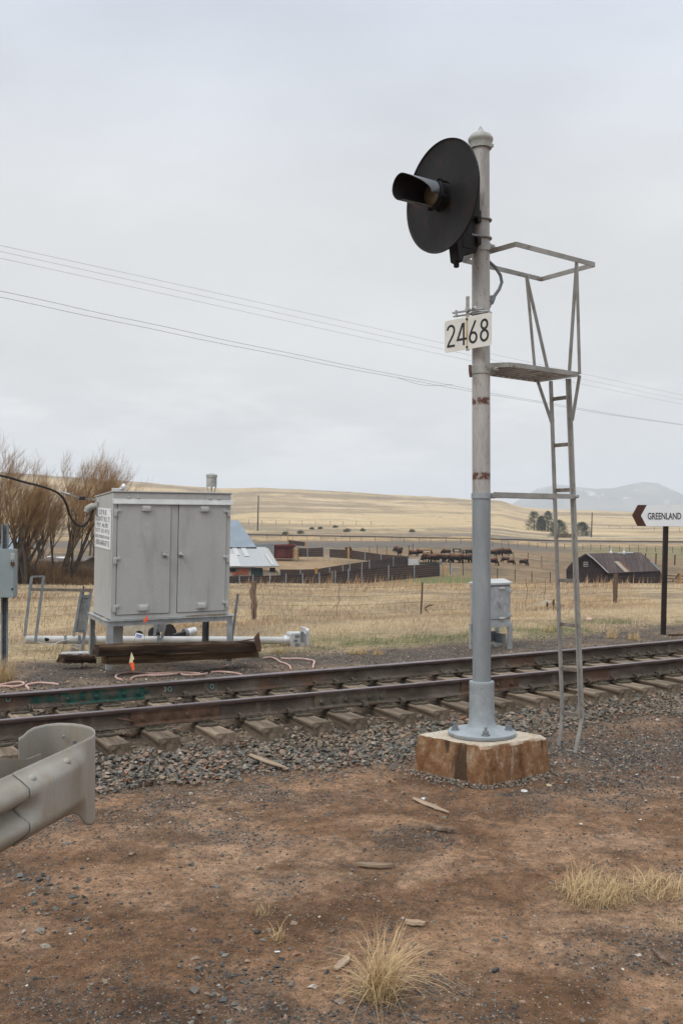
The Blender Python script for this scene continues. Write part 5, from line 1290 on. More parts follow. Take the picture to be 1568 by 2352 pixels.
q = W(29, 1296, 14.79); m = MB(); m.box(q, (0.055, 0.03, 0.055)); m.tube([q + Vector((-.018, 0, .02)), q + Vector((-.018, 0, .055)), q + Vector((0, 0, .07)), q + Vector((.018, 0, .055)), q + Vector((.018, 0, .02))], 0.006, 6); rel(mbx, m, 'padlock', M['rust_steel'], bevel=0.005)
q = W(28, 1353, 14.815); m = MB(); m.ball(q, 0.017); rel(mbx, m, 'knob', M['cable'])

# ------------------------------------------------------------------ signal mast lying on the ground behind the cabinet
def Zf(x): return 1 / ((1 / 17.3) + (1 / 18.9 - 1 / 17.3) * (x - 56) / (650 - 56))
def WF(x, y, dz=0.0): return W(x, y, Zf(x) + dz)
fa = WF(58, 1469.6); fb = WF(650, 1471)
fm = thing('fallen_mast', 'pale metal mast lying flat behind the grey cabinet, with ladder frames and cast foot', 'dismantled signal', fb)
m = MB(); m.tube([fa, fb], 0.070, 24, caps=False); m.tube([fa + (fb - fa) * 0.0005, fb], 0.064, 24); rel(fm, m, 'mast_tube', M['tube_white'])
du = (fb - fa).normalized(); fn_ = du.cross(Vector((0, 0, 1))).normalized()
def fbar(x0, y0, x1, y1, w=0.045, dz=-0.12, dz1=None, mat='galv_dark', name='ladder_bar', t=0.012):
    m = MB(); a, b = WF(x0, y0, dz), WF(x1, y1, dz if dz1 is None else dz1); m.bar(a, b, w, t, (0, 1, 0)); rel(fm, m, name, M[mat], smooth=False)
fbar(72.6, 1325, 56.8, 1462, 0.05); fbar(100.3, 1323.7, 81, 1476, 0.05)
fbar(72, 1324.5, 101, 1323.7, 0.03); fbar(69.6, 1353.8, 213, 1356.5, 0.05, mat='rung')
fbar(187.6, 1353.8, 169, 1462, 0.045); fbar(209.6, 1356, 186, 1508, 0.05)
fbar(183, 1371, 205, 1370, 0.06); fbar(171.5, 1448, 192, 1450, 0.06)
def grate(c, rows=13, cols=4, name='step_grating'):
    m = MB(); P = [WF(*q, -0.11) for q in c]
    def at(u, v): return P[0].lerp(P[1], u).lerp(P[3].lerp(P[2], u), v)
    for i in range(rows + 1): m.bar(at(0, i / rows), at(1, i / rows), 0.018, 0.006, (0, 1, 0))
    for j in range(cols + 1): m.bar(at(j / cols, 0), at(j / cols, 1), 0.022, 0.006, (0, 1, 0))
    rel(fm, m, name, M['galv_dark'], smooth=False)
grate([(184, 1372), (203, 1371), (192, 1449), (173, 1447)], 22, 5)
grate([(355, 1430), (377, 1430), (373, 1451), (354, 1451)], 7, 4)
fbar(362, 1424, 354, 1462, 0.05); fbar(381, 1424, 372, 1466, 0.05); fbar(372, 1466, 364, 1476, 0.05)
grate([(164, 1490), (181, 1492), (180, 1503), (163, 1503)], 4, 5)
fbar(164, 1480, 183, 1486, 0.05, mat='galv')
for px in (149.5, 182, 217, 262, 363):
    m = MB(); c = WF(px, 1469.8); c.z = (fa + (fb - fa) * ((c.x - fa.x) / (fb.x - fa.x))).z; c = fa + (fb - fa) * ((c.x - fa.x) / (fb.x - fa.x))
    m.tube([c - du * 0.025, c + du * 0.025], 0.078, 20); m.tube([c + Vector((0, 0, 0.07)) - fn_ * 0.0, c + Vector((0, 0, 0.07)) + fn_ * 0.05], 0.014, 6); m.box(c + fn_ * 0.075 + Vector((0, 0, -0.03)), (0.04, 0.03, 0.05))
    rel(fm, m, 'pipe_clamp', M['galv_dark'])
m = MB(); c = WF(105, 1469); m.ball(fa + (fb - fa) * ((c.x - fa.x) / (fb.x - fa.x)) + fn_ * 0.062 + Vector((0, 0, 0.01)), 0.045, (1.3, 0.35, 0.7), 14, 8); rel(fm, m, 'cable_opening', M['dark'])
m = MB(); m.tube(smooth_path([WF(82, 1474, -.1), WF(105, 1479, -.12), WF(125, 1479, -.12), WF(140, 1473, -.12), WF(160, 1469, -.1)]), 0.008, 6); rel(fm, m, 'loose_strap', M['alu'])
# cast foot
def along(p, d, r0, r1, n=24, nm='cast_collar', mat='alu'):
    m = MB(); m.tube([p, p + du * d], [r0, r1], n); rel(fm, m, nm, M[mat]); return m
sz_ = 0.2
fr = basis(du, Vector((-du.y, du.x, 0)).normalized(), Vector((0, 0, 1)), fb)
m = MB(); m.lathe([(0.085, 0), (0.10, 0.02), (0.10, 0.06), (0.085, 0.07), (0.088, 0.12), (0.12, 0.14)], 24, fr @ Matrix.Rotation(math.pi / 2, 4, 'Y')); rel(fm, m, 'cast_collar', M['alu'])
m = MB(); m.prism(rrect(0.10, -0.20, 0.40, 0.16, 0.05), -0.15, 0.15, lambda u, v, w: fr @ Vector((u, w, v))); rel(fm, m, 'cast_foot', M['alu'], bevel=0.012)
m = MB(); m.prism(rrect(-0.22, -0.27, 0.22, 0.25, 0.07), 0.40, 0.46, lambda u, v, w: fr @ Vector((w, u, v))); rel(fm, m, 'foot_flange', M['alu'], bevel=0.01)
for u, v, su, sv in ((0.19, 0.06, 0.09, 0.06), (0.19, -0.10, 0.09, 0.06), (0.17, -0.02, 0.07, 0.05), (0.30, -0.02, 0.07, 0.20)):
    m = MB(); m.prism(rrect(u, v, u + su, v + sv, 0.012), -0.1515, -0.158, lambda a, b, w: fr @ Vector((a, w, b))); rel(fm, m, 'foot_recess', M['galv_dark'], smooth=False)
for v in (-0.19, 0.14): m = MB(); m.tube([fr @ Vector((0.37, -0.14, v)), fr @ Vector((0.41, -0.14, v))], 0.035, 10); rel(fm, m, 'foot_lug', M['alu'])
# second pipe beneath, broken short
a, b = W(139, 1489, 16.4), W(330, 1492, 17.4); a.z = h1(a.x, a.y) + 0.065; b.z = h1(b.x, b.y) + 0.065
o_ = MB(a); o_.tube([a, b], 0.055, 18, caps=False); o_.tube([a + (b - a) * .001, b], 0.048, 18, 0); tag(o_.build('metal_pipe', M['tube_white']), 'short white pipe end sticking out under the fallen mast left of the cabinet', 'pipe')
# black lamp hoods and a lamp unit
def lamp_hood(x0, x1, y0, y1, Z, label, slant=0.2, rz=0.0):
    a, b = W(x0, y1, Z), W(x1, y0, Z); w, h = b.x - a.x, b.z - a.z
    m = MB((a.x + w / 2, Z, a.z)); n = 12; vs = []
    dpt = w * 0.8
    for j in range(3):
        for i in range(n + 1):
            t = i / n; ang = math.pi * t; r = (1 - 0.12 * j)
            top = h * (math.sin(ang) ** 0.55 if 0 < t < 1 else 0) * r * (0.72 + 0.28 * t)
            vs.append(Vector((a.x + w / 2 - math.cos(ang) * w / 2 * r + slant * top * 0.3, Z + dpt * j / 2, a.z + top)))
    fs = [(j * (n + 1) + i, j * (n + 1) + i + 1, (j + 1) * (n + 1) + i + 1, (j + 1) * (n + 1) + i) for j in range(2) for i in range(n)]
    fs += [tuple(range(n + 1)), tuple(2 * (n + 1) + i for i in range(n + 1))[::-1], ]
    m.add(vs, fs); o = m.build('lamp_hood', M['cable']); return tag(o, label, 'lamp hood', 'black lamp hoods lying behind the fallen mast')
lamp_hood(258, 275, 1445, 1466, 18.8, 'small black lamp hood under the cabinet, leftmost of the four')
lamp_hood(309, 330, 1446, 1466, 18.8, 'black lamp hood behind the white tag, second of the four', slant=-.3)
lamp_hood(341, 369, 1437, 1466, 18.9, 'black lamp hood beside the small grating, third of the four', slant=-0.5)
lamp_hood(376, 408, 1428, 1466, 19.0, 'largest black lamp hood, rightmost of the four under the cabinet', slant=-0.6)
a, b = W(398, 1462, 18.7), W(448, 1450, 19.0)
lu = thing('lamp_unit', 'silver cylindrical lamp unit lying aslant behind the fallen mast', 'lamp', a)
m = MB(); m.tube([a + (b - a) * 0.62, b], 0.085, 20); rel(lu, m, 'lamp_drum', M['alu'])
m = MB(); m.tube([a + (b - a) * 0.50, a + (b - a) * 0.62], 0.095, 20); rel(lu, m, 'clamp_ring', M['galv_dark'])
m = MB(); m.bar(a, a + (b - a) * 0.55, 0.12, 0.09); rel(lu, m, 'mounting_arm', M['cable'], bevel=0.01)
a, b = W(284, 1466, 20.0), W(352, 1424, 20.0); m = MB((a.x + (b.x - a.x) / 2, 20, a.z)); m.box(((a.x + b.x) / 2, 20.2, (a.z + b.z) / 2 + 0.02), (b.x - a.x, 0.4, b.z - a.z + 0.2), jit=0.02)
tag(m.build('concrete_post', M['concrete'], bevel=0.03), 'pale concrete block standing in the grass behind the cabinet legs', 'concrete block')
a, b = W(532, 1470, 17.3), W(546.5, 1364, 17.5); m = MB(a); a.z -= 0.02; m.bar(a, b, 0.045, 0.010, (0, 1, 0)); tag(m.build('steel_strip', M['galv_dark'], smooth=False), 'thin grey steel strip leaning upright right of the cabinet', 'steel strip')

# ------------------------------------------------------------------ timbers under the cabinet
def timber(a, b, w, h, label, name='timber', jit=0.01, seed=0, mat='creosote'):
    r = random.Random(seed); d = b - a; Lh = d.length; n = 14; m = MB((0, 0, 0)); vs = []
    for i in range(n + 1):
        x = -Lh / 2 + Lh * i / n; c = r.uniform(-jit, jit)
        prof = [(-.5, -.5), (.5, -.5), (.5, .36), (.38, .5), (0.1, .47), (-.40, .5), (-.5, .38), (-.5, -.1)]
        vs += [Vector((x + (r.uniform(-.02, .02) if i in (0, n) else 0), p * w + r.uniform(-jit, jit) * .7, q * h + c * .5 + r.uniform(-jit, jit) * .8)) for p, q in prof]
    k = 8; fs = [(i * k + j, i * k + (j + 1) % k, (i + 1) * k + (j + 1) % k, (i + 1) * k + j) for i in range(n) for j in range(k)] + [tuple(range(k))[::-1], tuple(n * k + j for j in range(k))]
    m.add(vs, fs); o = m.build(name, M[mat], ang=30); o.location = (a + b) / 2
    o.rotation_euler = (0, -math.asin(d.z / Lh), math.atan2(d.y, d.x)); return tag(o, label, 'timber')
timber(W(221, 1493, 14.45), W(590, 1484, 16.0), 0.23, 0.155, 'long dark creosoted timber, upper one lying in front of the cabinet legs', seed=4)
a, b = W(240, 1516, 14.62), W(586, 1499, 16.15); timber(a, b, 0.25, 0.13, 'lower brown timber half buried beneath the upper dark timber', seed=5, mat='brown_timber')
timber(W(141, 1514, 15.1), W(212, 1513, 15.5), 0.2, 0.12, 'short reddish timber block left of the cabinet legs', seed=6)
a, b = W(586, 1456, 15.75), W(599, 1492, 15.75)
m = MB(b); m.prism([(a.x - 0.02, a.z - 0.06), (a.x + 0.05, a.z + 0.03), (b.x + 0.01, b.z), (b.x - 0.06, b.z - 0.01)], 15.7, 15.82, lambda u, v, w: Vector((u, w, v))); m.bar(W(524, 1477, 15.7), W(588, 1467, 15.75), 0.05, 0.012)
tag(m.build('rusty_bracket', M['rust_steel'], smooth=False), 'rusty steel bracket at the right end of the upper timber', 'bracket')

# ------------------------------------------------------------------ marker flags, tag, ducts
def flag(px, py, pz, w, h, stake_to, mat, label, shape, name='marker_flag'):
    c = W(px, py, pz); t = thing(name, label, 'marker flag', stake_to)
    m = MB(); m.tube([stake_to, c], 0.0025, 5); rel(t, m, 'wire_stake', M['wire'])
    m = MB(); n = len(shape); m.prism([(c.x + u * w, c.z + v * h) for u, v in shape], c.y - 0.01, c.y - 0.008, lambda u, v, q: Vector((u, q + 0.02 * math.sin(9 * u + 7 * v), v))); rel(t, m, 'flag', M[mat], smooth=False); return t
c = W(331, 1476, 14.55)
flag(335, 1421, 14.7, 0.085, 0.125, c, 'orange', 'bright orange marker flag in front of the cabinet doors', [(-.5, -.3), (-.05, -.5), (.5, -.05), (.15, .5), (-.05, .05)])
g = G(300, 1541, -0.09)
t = flag(302, 1511, 13.3, 0.07, 0.15, g, 'flag_cream', 'pale cream marker flag standing in the gravel before the timbers', [(-.5, -.5), (.25, -.5), (.2, -.3), (.5, -.1), (-.05, .5)])
q = W(303, 1531, 13.25); m = MB(); m.prism([(q.x - .035, q.z + .055), (q.x + .03, q.z + .05), (q.x + .035, q.z - .05), (q.x + .005, q.z - .06)], q.y, q.y + 0.002, lambda u, v, w: Vector((u, w, v))); rel(t, m, 'orange_flag', M['orange'], smooth=False)
for a_, b_ in (((290, 1547), (312, 1541)),): pass
c = W(307, 1478, 14.6); tg = thing('paper_tag', 'white paper tag with blue print on a wire above the dark timber', 'tag', c)
m = MB(); m.tube([c, W(311, 1465, 14.6)], 0.002, 5); rel(tg, m, 'wire_stake', M['wire'])
P0, P1, P2, P3 = W(308, 1465, 14.6), W(326, 1468, 14.6), W(330, 1457.5, 14.6), W(312, 1453, 14.6)
m = MB(); m.add([P0, P1, P2, P3], [(0, 1, 2, 3)]); rel(tg, m, 'paper', M['sign_white'], smooth=False)
m = MB(); blue = mk('blue_print', [(0.3, (0.05, 0.08, 0.35)), (0.7, (0.08, 0.12, 0.45))], 9, bump=0)
for v in (0.25, 0.5, 0.68): m.bar(P0.lerp(P3, v).lerp(P1.lerp(P2, v), 0.15) - Vector((0, .003, 0)), P0.lerp(P3, v).lerp(P1.lerp(P2, v), 0.85) - Vector((0, .003, 0)), 0.009, 0.001, (0, 1, 0))
rel(tg, m, 'blue_print', blue, smooth=False)
A1 = lambda L_: [(0.2701 * x, 1512.5 + 0.2701 * y) for x, y in L_]
A2 = lambda L_: [(363 + 0.2701 * x, 1512.5 + 0.2701 * y) for x, y in L_]
ducts = [(A1([(-120, 262), (0, 240), (90, 222), (160, 214), (200, 222), (190, 240), (120, 255), (40, 250), (-60, 262)]), 'pink duct loop at the left edge beyond the far rail'),
         (A1([(500, 236), (430, 226), (330, 222), (255, 232), (222, 246), (236, 262), (245, 278)]), 'pink duct piece left of the gravel centre, bent down at its left end'),
         (A1([(1040, 195), (1000, 185), (983, 166), (1010, 145), (1080, 133), (1180, 132), (1310, 142), (1450, 134), (1568, 132), (1640, 136), (1700, 140)]), 'longest pink duct curling below the cream flag'),
         (A1([(1112, 188), (1140, 170), (1220, 158), (1320, 158), (1430, 150), (1510, 140), (1530, 128), (1545, 146), (1580, 152), (1680, 152), (1760, 140)]), 'pink duct crossing over the longest one'),
         (A2([(452, 130), (520, 125), (600, 130), (660, 138), (712, 150)]), 'short pink duct touching the far rail'),
         (A2([(508, 92), (550, 85), (592, 70)]), 'very short pink duct stub in the gravel'),
         (A2([(890, 10), (950, 2), (1000, 16), (1040, 42), (1085, 56), (1118, 78), (1130, 104)]), 'S shaped pink duct right of the timbers'),
         (A2([(1045, 10), (1110, 14), (1190, 12), (1270, 20), (1326, 34), (1322, 62), (1316, 92)]), 'hooked pink duct right of the S shaped one')]
for pts, lb in ducts:
    Pw = []
    for x, y in pts:
        g = GT(x, y, 10.5); Pw.append(Vector((g.x, g.y, g.z + 0.022)))
    Pw = smooth_path(Pw, 5); m = MB(Pw[0]); m.tube(Pw, 0.016, 8); tag(m.build('plastic_duct', M['hose']), lb, 'plastic duct', 'pink ducts on the gravel')

# ------------------------------------------------------------------ crash barrier end at the left
gb = thing('guard_rail', 'weathered zinc guard rail end with rounded wrap-around nose at the left edge', 'guard rail', (-1.35, 4.6, 0.6))
GD = Vector((-0.21, -0.977, 0)).normalized(); GN = Vector((0.977, -0.21, 0)).normalized()
rows = [(0.0, 0), (0.035, 0.05), (0.10, 0.45), (0.20, 0.95), (0.27, 1), (0.33, .95), (0.42, 0.35), (0.5, 0.0), (0.58, 0.35), (0.67, .95), (0.73, 1), (0.80, 0.95), (0.90, 0.45), (0.965, 0.05), (1.0, 0)]
ZT = 0.955
def loft(cols, name, mat, lab=None):
    m = MB(); nr_ = len(rows)
    for (p, nrm, zt_, zb_, amp, val) in cols:
        for (v, f) in rows:
            mid = 0.27 < v < 0.73
            ff = f + (1 - f) * val if mid else f
            m.v.append(Vector((p.x, p.y, 0)) + nrm * (0.082 * amp * ff) + Vector((0, 0, zt_ + (zb_ - zt_) * v)))
    for i in range(len(cols) - 1):
        for j in range(nr_ - 1): m.f.append((i * nr_ + j, i * nr_ + j + 1, (i + 1) * nr_ + j + 1, (i + 1) * nr_ + j)); m.mi.append(0)
    o = rel(gb, m, name, mat, ang=60); s_ = o.modifiers.new('sheet', 'SOLIDIFY'); s_.thickness = 0.0035; s_.offset = 0
    return o
def onb(Y): X = -1.262 + (Y - 4.905) * (-0.21 / -0.977) ; return Vector((X, Y, 0))
def zbot_(Y): return 0.64
loft([(onb(Y), GN, ZT - 0.004, ZT - 0.312, 1.0, 0.0) for Y in (1.2, 2.5, 3.6, 4.0, 4.3, 4.42)], 'beam', M['guard'])
cols = []
for Y, amp, val, zb_ in ((4.235, 1, 0.0, .640), (4.255, 1, 0.12, .640), (4.285, 1, .55, .640), (4.31, 1, .92, .640), (4.34, 1, 1, .640), (4.5, 1.0, 1, .640), (4.6, .97, 1, .640), (4.68, .88, 1, .638), (4.74, .72, 1, .632), (4.79, .52, 1, .62), (4.84, .32, 1, .585), (4.88, .14, 1, .545)):
    cols.append((onb(Y) + GN * 0.006, GN, ZT, zb_, amp, val))
nose = [(-1.258, 4.915), (-1.247, 4.97), (-1.252, 5.04), (-1.272, 5.11), (-1.31, 5.19), (-1.37, 5.255), (-1.44, 5.295), (-1.51, 5.305), (-1.57, 5.27), (-1.608, 5.19), (-1.612, 5.10), (-1.60, 5.0), (-1.60, 4.92)]
for i, (x, y) in enumerate(nose):
    a = Vector(nose[max(i - 1, 0)]); b = Vector(nose[min(i + 1, len(nose) - 1)]); d = (b - a).normalized(); nn = Vector((d.y, -d.x, 0))
    cols.append((Vector((x, y, 0)), nn, ZT, 0.525 if i == 0 else 0.51, 0.0, 1))
loft(cols, 'nose_section', M['guard'])
for Y, zz in ((4.31, .912), (4.615, .912)):
    m = MB(); p = onb(Y) + GN * 0.046; p.z = zz; R = basis(GD, Vector((0, 0, 1)).cross(GD), Vector((0, 0, 1)), p); m.ball(p, 0.026, (0.9, 1, 0.7), 16, 10); rel(gb, m, 'button_bolt', M['guard'])
m = MB(); a, b, c = W(-60, 1741, 4.45), W(64, 1744, 4.70), W(94.6, 1731.5, 4.9)
for p, q in ((a, b), (b, c)): m.add([p, q, q - Vector((0, 0, .16)), p - Vector((0, 0, .16))], [(0, 1, 2, 3)])
o = rel(gb, m, 'rear_flange', M['guard'], smooth=False); s_ = o.modifiers.new('sheet', 'SOLIDIFY'); s_.thickness = 0.004
for (px, py) in ((241, 0),): pass
m = MB()
for (cx, cy, rr) in ((842, 413, 24), (978, 478, 22)):
    p = W(0.1736 * cx, 1621 + 0.1736 * cy, 5.27); m.ball(p, 0.009 * rr / 22, (1, 0.3, 1.1))
rel(gb, m, 'bolt_hole', M['galv_dark'])
m = MB(); p = onb(1.6) - GN * 0.12; m.box((p.x, p.y, 0.25), (0.10, 0.15, 1.3)); rel(gb, m, 'post', M['post_wood'], bevel=0.01)
p = onb(3.55) - GN * 0.12; m = MB(); m.box((p.x - 0.0, p.y, 0.25), (0.10, 0.15, 1.3)); rel(gb, m, 'post', M['post_wood'], bevel=0.01)

# ------------------------------------------------------------------ GREENLAND sign
sb = GT(1522, 1458, 12); SZ = sb.y
k_ = SZ / 21.0
gs = thing('station_sign', 'white arrow shaped GREENLAND sign on a dark post beyond the track', 'sign', sb)
st = W(1528.5, 1205, SZ)
m = MB(); m.bar(sb - Vector((0, 0, .2)), st, 0.095 * k_, 0.095 * k_, (0, 1, 0)); rel(gs, m, 'post', M['sign_post'], bevel=0.008)
def SG(x, y, dy=0.0): return W(x, y, SZ - 0.06 - dy)
E1 = [(1450.8, 1183.7), (1463, 1208.2), (1608, 1209), (1594, 1184.5), (1608, 1160), (1464, 1159.7)]
m = MB(); n = len(E1); m.add([SG(x, y) for x, y in E1] + [SG(x, y, 0.012) for x, y in E1], [tuple(range(n)), tuple(range(2 * n - 1, n - 1, -1))] + [(i, (i + 1) % n, n + (i + 1) % n, n + i) for i in range(n)]); gp_ = rel(gs, m, 'arrow_board', M['sign_white'], smooth=False)
m = MB()
for poly in ([(1450.8, 1183.7), (1463, 1208.2), (1484, 1208.4), (1471.3, 1184.2), (1485, 1159.7), (1464, 1159.7)], [(1594, 1184.5), (1608, 1209), (1571, 1208.9), (1563, 1200)][:0] or [(1568.5, 1160), (1608, 1160), (1594, 1184.5), (1608, 1209), (1568.5, 1208.9), (1582, 1184.4)]):
    n = len(poly); m.add([SG(x, y, 0.016) for x, y in poly], [tuple(range(n))])
rel(gs, m, 'brown_chevron', M['sign_brown'], smooth=False)
o0 = SG(1487, 1193.2, 0.018); o1 = SG(1564, 1193.2, 0.018)
fit_text('GREENLAND', M['ink'], gs, 'lettering', Matrix.Translation(-Vector(gs.location)) @ basis((1, 0, 0), (0, 0, 1), (0, -1, 0), o0), (o1 - o0).x, 15.6 * SZ / F, 0.016)

# ------------------------------------------------------------------ small cabinet behind the mast
q0 = GT(1081, 1494, 12); SY = 18.2
q0 = W(1108, 1492, SY)
sc_ = thing('small_cabinet', 'small weathered grey cabinet on legs standing behind the signal mast', 'cabinet', (q0.x, q0.y, q0.z), math.atan2(0.533, 0.846))
w_, d_, zb_, ht_ = 0.68, 0.35, (1494 - 1437) * SY / F, (1437 - 1347) * SY / F
m = MB(); m.box((w_ / 2, d_ / 2, zb_ + ht_ / 2), (w_, d_, ht_)); m.build('body', M['galv'], sc_, bevel=0.008)
m = MB(); rr = [(-0.03, -0.04, 0.0), (w_ + 0.03, -0.04, 0.0), (w_ + 0.03, d_ + 0.03, 0.0), (-0.03, d_ + 0.03, 0.0)]; zt_ = zb_ + ht_
vs = [Vector((x, y, zt_)) for x, y, _ in rr] + [Vector((x, y, zt_ + 0.035)) for x, y, _ in rr] + [Vector((0.06, d_ * .4, zt_ + 0.105)), Vector((w_ - 0.04, d_ * .4, zt_ + 0.105))]
m.add(vs, [(3, 2, 1, 0), (0, 1, 5, 4), (1, 2, 6, 5), (2, 3, 7, 6), (3, 0, 4, 7), (4, 5, 9, 8), (6, 7, 8, 9), (5, 6, 9), (7, 4, 8)]); m.build('roof', M['cabinet_trim'], sc_, smooth=False)
m = MB(); m.box((w_ * 0.53, -0.008, zb_ + ht_ * 0.54), (w_ * 0.80, 0.016, ht_ * 0.84)); dd = m.build('door', M['galv'], sc_, bevel=0.004)
m = MB(); m.box((w_ * 0.53, -0.001, zb_ + ht_ * 0.54), (w_ * 0.82, 0.002, ht_ * 0.86)); m.build('door_gap', M['cabinet_dark'], dd, smooth=False)
for z in (0.82, 0.2): m = MB(); m.box((w_ * 0.95, -0.02, zb_ + ht_ * z), (0.09, 0.03, 0.06)); m.build('hinge', M['galv'], dd, bevel=0.004)
for z in (0.90, 0.13): m = MB(); m.box((w_ * 0.66, -0.028, zb_ + ht_ * z), (0.12, 0.04, 0.035)); m.build('vent_hood', M['cabinet_trim'], dd, bevel=0.008)
m = MB(); m.tube([(w_ * 0.5, -0.03, zb_ + ht_ * .55), (w_ * 0.53, -0.06, zb_ + ht_ * .52), (w_ * 0.53, -0.06, zb_ + ht_ * .4)], 0.012, 6); m.build('handle', M['galv_dark'], dd)
for x, y in ((0.03, 0.0), (w_ - 0.02, 0.0), (0.03, d_), (w_ - 0.03, d_)): m = MB(); m.box((x, y, zb_ / 2 - 0.06), (0.075, 0.06, zb_ + 0.1)); m.build('leg', M['galv'], sc_, smooth=False)
m = MB(); m.box((w_ * 0.85, d_ * 0.5, zb_ - 0.30), (0.012, d_ * 0.9, 0.18)); m.box((w_ * 0.78, d_ * 0.95, zb_ - 0.28), (w_ * 0.4, 0.012, 0.2)); m.build('skirt_plate', M['galv_dark'], sc_, smooth=False)
m = MB(); m.box((w_ * 0.5, -0.02, zb_ - 0.03), (w_ + 0.06, 0.012, 0.08)); m.build('stand_frame', M['galv'], sc_, smooth=False)

# ------------------------------------------------------------------ bits on the ground
def stick(pts, w, h, label, cat='wood splinter', name='wood_splinter', mat='driftwood', z=0.012, grp='wood splinters on the dirt'):
    P = [GT(x, y) for x, y in pts]; c = P[0]; m = MB((0, 0, 0)); d = (P[-1] - P[0]); Lh = d.length; n = 7; vs = []; r = random.Random(int(pts[0][0]))
    for i in range(n + 1):
        t = i / n; tp = 1 - abs(2 * t - 0.9) ** 2 * 0.75; yo = r.uniform(-.12, .12) * w
        vs += [Vector((Lh * t, (-.5) * w * tp + yo, 0)), Vector((Lh * t, .5 * w * tp + yo, r.uniform(0, .2) * h)), Vector((Lh * t, .4 * w * tp + yo, h)), Vector((Lh * t, -.45 * w * tp + yo, h * r.uniform(.6, 1)))]
    fs = [(i * 4 + j, i * 4 + (j + 1) % 4, i * 4 + 4 + (j + 1) % 4, i * 4 + 4 + j) for i in range(n) for j in range(4)] + [(3, 2, 1, 0), (n * 4, n * 4 + 1, n * 4 + 2, n * 4 + 3)]
    m.add(vs, fs); o = m.build(name, M[mat], ang=30); o.location = (c.x, c.y, h1(c.x, c.y) + z); o.rotation_euler = (r.uniform(-.1, .1), -math.atan2(h1(P[-1].x, P[-1].y) - h1(c.x, c.y), Lh), math.atan2(d.y, d.x)); return tag(o, label, cat, grp)
stick([(572, 1745), (655, 1776)], 0.06, 0.016, 'pale wood splinter on the stones below the near rail', z=0.04)
stick([(950, 1838), (1030, 1872)], 0.06, 0.012, 'flat grey splinter in front of the concrete block')
stick([(975, 1905), (1052, 1917)], 0.035, 0.025, 'dark brown stick below the concrete block', mat='post_wood')
stick([(818, 1992), (908, 1996)], 0.045, 0.018, 'tan splinter left of the centre of the dirt')
stick([(930, 2126), (976, 2130)], 0.04, 0.02, 'whitish chunky splinter above the bottom grass tuft')
stick([(770, 2235), (805, 2200)], 0.05, 0.012, 'tan board chip at the left of the bottom grass tuft')
stick([(1500, 2190), (1540, 2225)], 0.03, 0.015, 'grey forked twig piece at the lower right', mat='post_wood')
stick([(320, 1807), (352, 1806)], 0.05, 0.025, 'dark chunk of wood below the stones at left', mat='creosote')
P = [GT(x, y) + Vector((0, 0, .006)) for x, y in ((438, 1822), (455, 1840), (490, 1848), (515, 1850), (528, 1832), (548, 1828), (546, 1818), (520, 1812), (470, 1814), (432, 1817))]
P = smooth_path(P, 4); m = MB(P[0]); m.tube(P, 0.003, 5); tag(m.build('wire_loop', M['driftwood']), 'thin pale wire loop lying on the dirt below the rails', 'wire')
P = [GT(x, y, 8) for x, y in ((240, 1688), (262, 1694), (290, 1698), (316, 1694), (322, 1686), (316, 1676))]; P = [p + Vector((0, 0, .03)) for p in P] + [T(s_at(300), -0.05, .08), T(s_at(268), -0.03, .12)]
P = smooth_path(P, 4); m = MB(P[0]); m.tube(P, 0.012, 7); tag(m.build('bond_cable', M['rust_steel']), 'curved brown bond cable beside the near rail', 'cable')
g = GT(636, 2191); m = MB(g); m.tube([g + Vector((-.012, 0, .008)), g + Vector((.016, .006, .008))], 0.0045, 8); tag(m.build('cigarette_butt', M['sign_white']), 'white cigarette butt on the dirt left of the bottom grass tuft', 'cigarette butt')
a = T(s_at(217) - 0.02, -0.45, -0.06)
P = [G(1300, 1400, -0.7)]

for px, py, r_, mt, lb in ((1203, 1819, .032, 'sign_white', 'white pebble just below the right face of the concrete block'), (1470, 1884, .014, 'sign_white', 'small white scrap on the dirt near the right edge'), (1333, 1894, .011, 'sign_white', 'tiny white scrap on the dirt below and right of the block'), (1341, 1722, .016, 'teal', 'small blue scrap beside the ladder foot'), (1510, 1655, .03, 'sign_white', 'white rag scrap in the dark gravel at the right edge'), (973, 1836, .022, 'sign_white', 'white crumbs by the flat grey splinter'), (1262, 1806, .03, 'flag_cream', 'pale crumpled scrap at the right foot of the concrete block')):
    g = GT(px, py); rr = random.Random(px); m = MB(g)
    for k in range(3): m.box(g + Vector((rr.uniform(-1, 1) * r_ * .6, rr.uniform(-1, 1) * r_ * .4, r_ * .25)), (r_ * rr.uniform(.6, 1.3), r_ * rr.uniform(.4, .9), r_ * .4), None, 0, r_ * .2)
    tag(m.build('scrap', M[mt], smooth=False), lb, 'litter', 'light scraps on the ground')

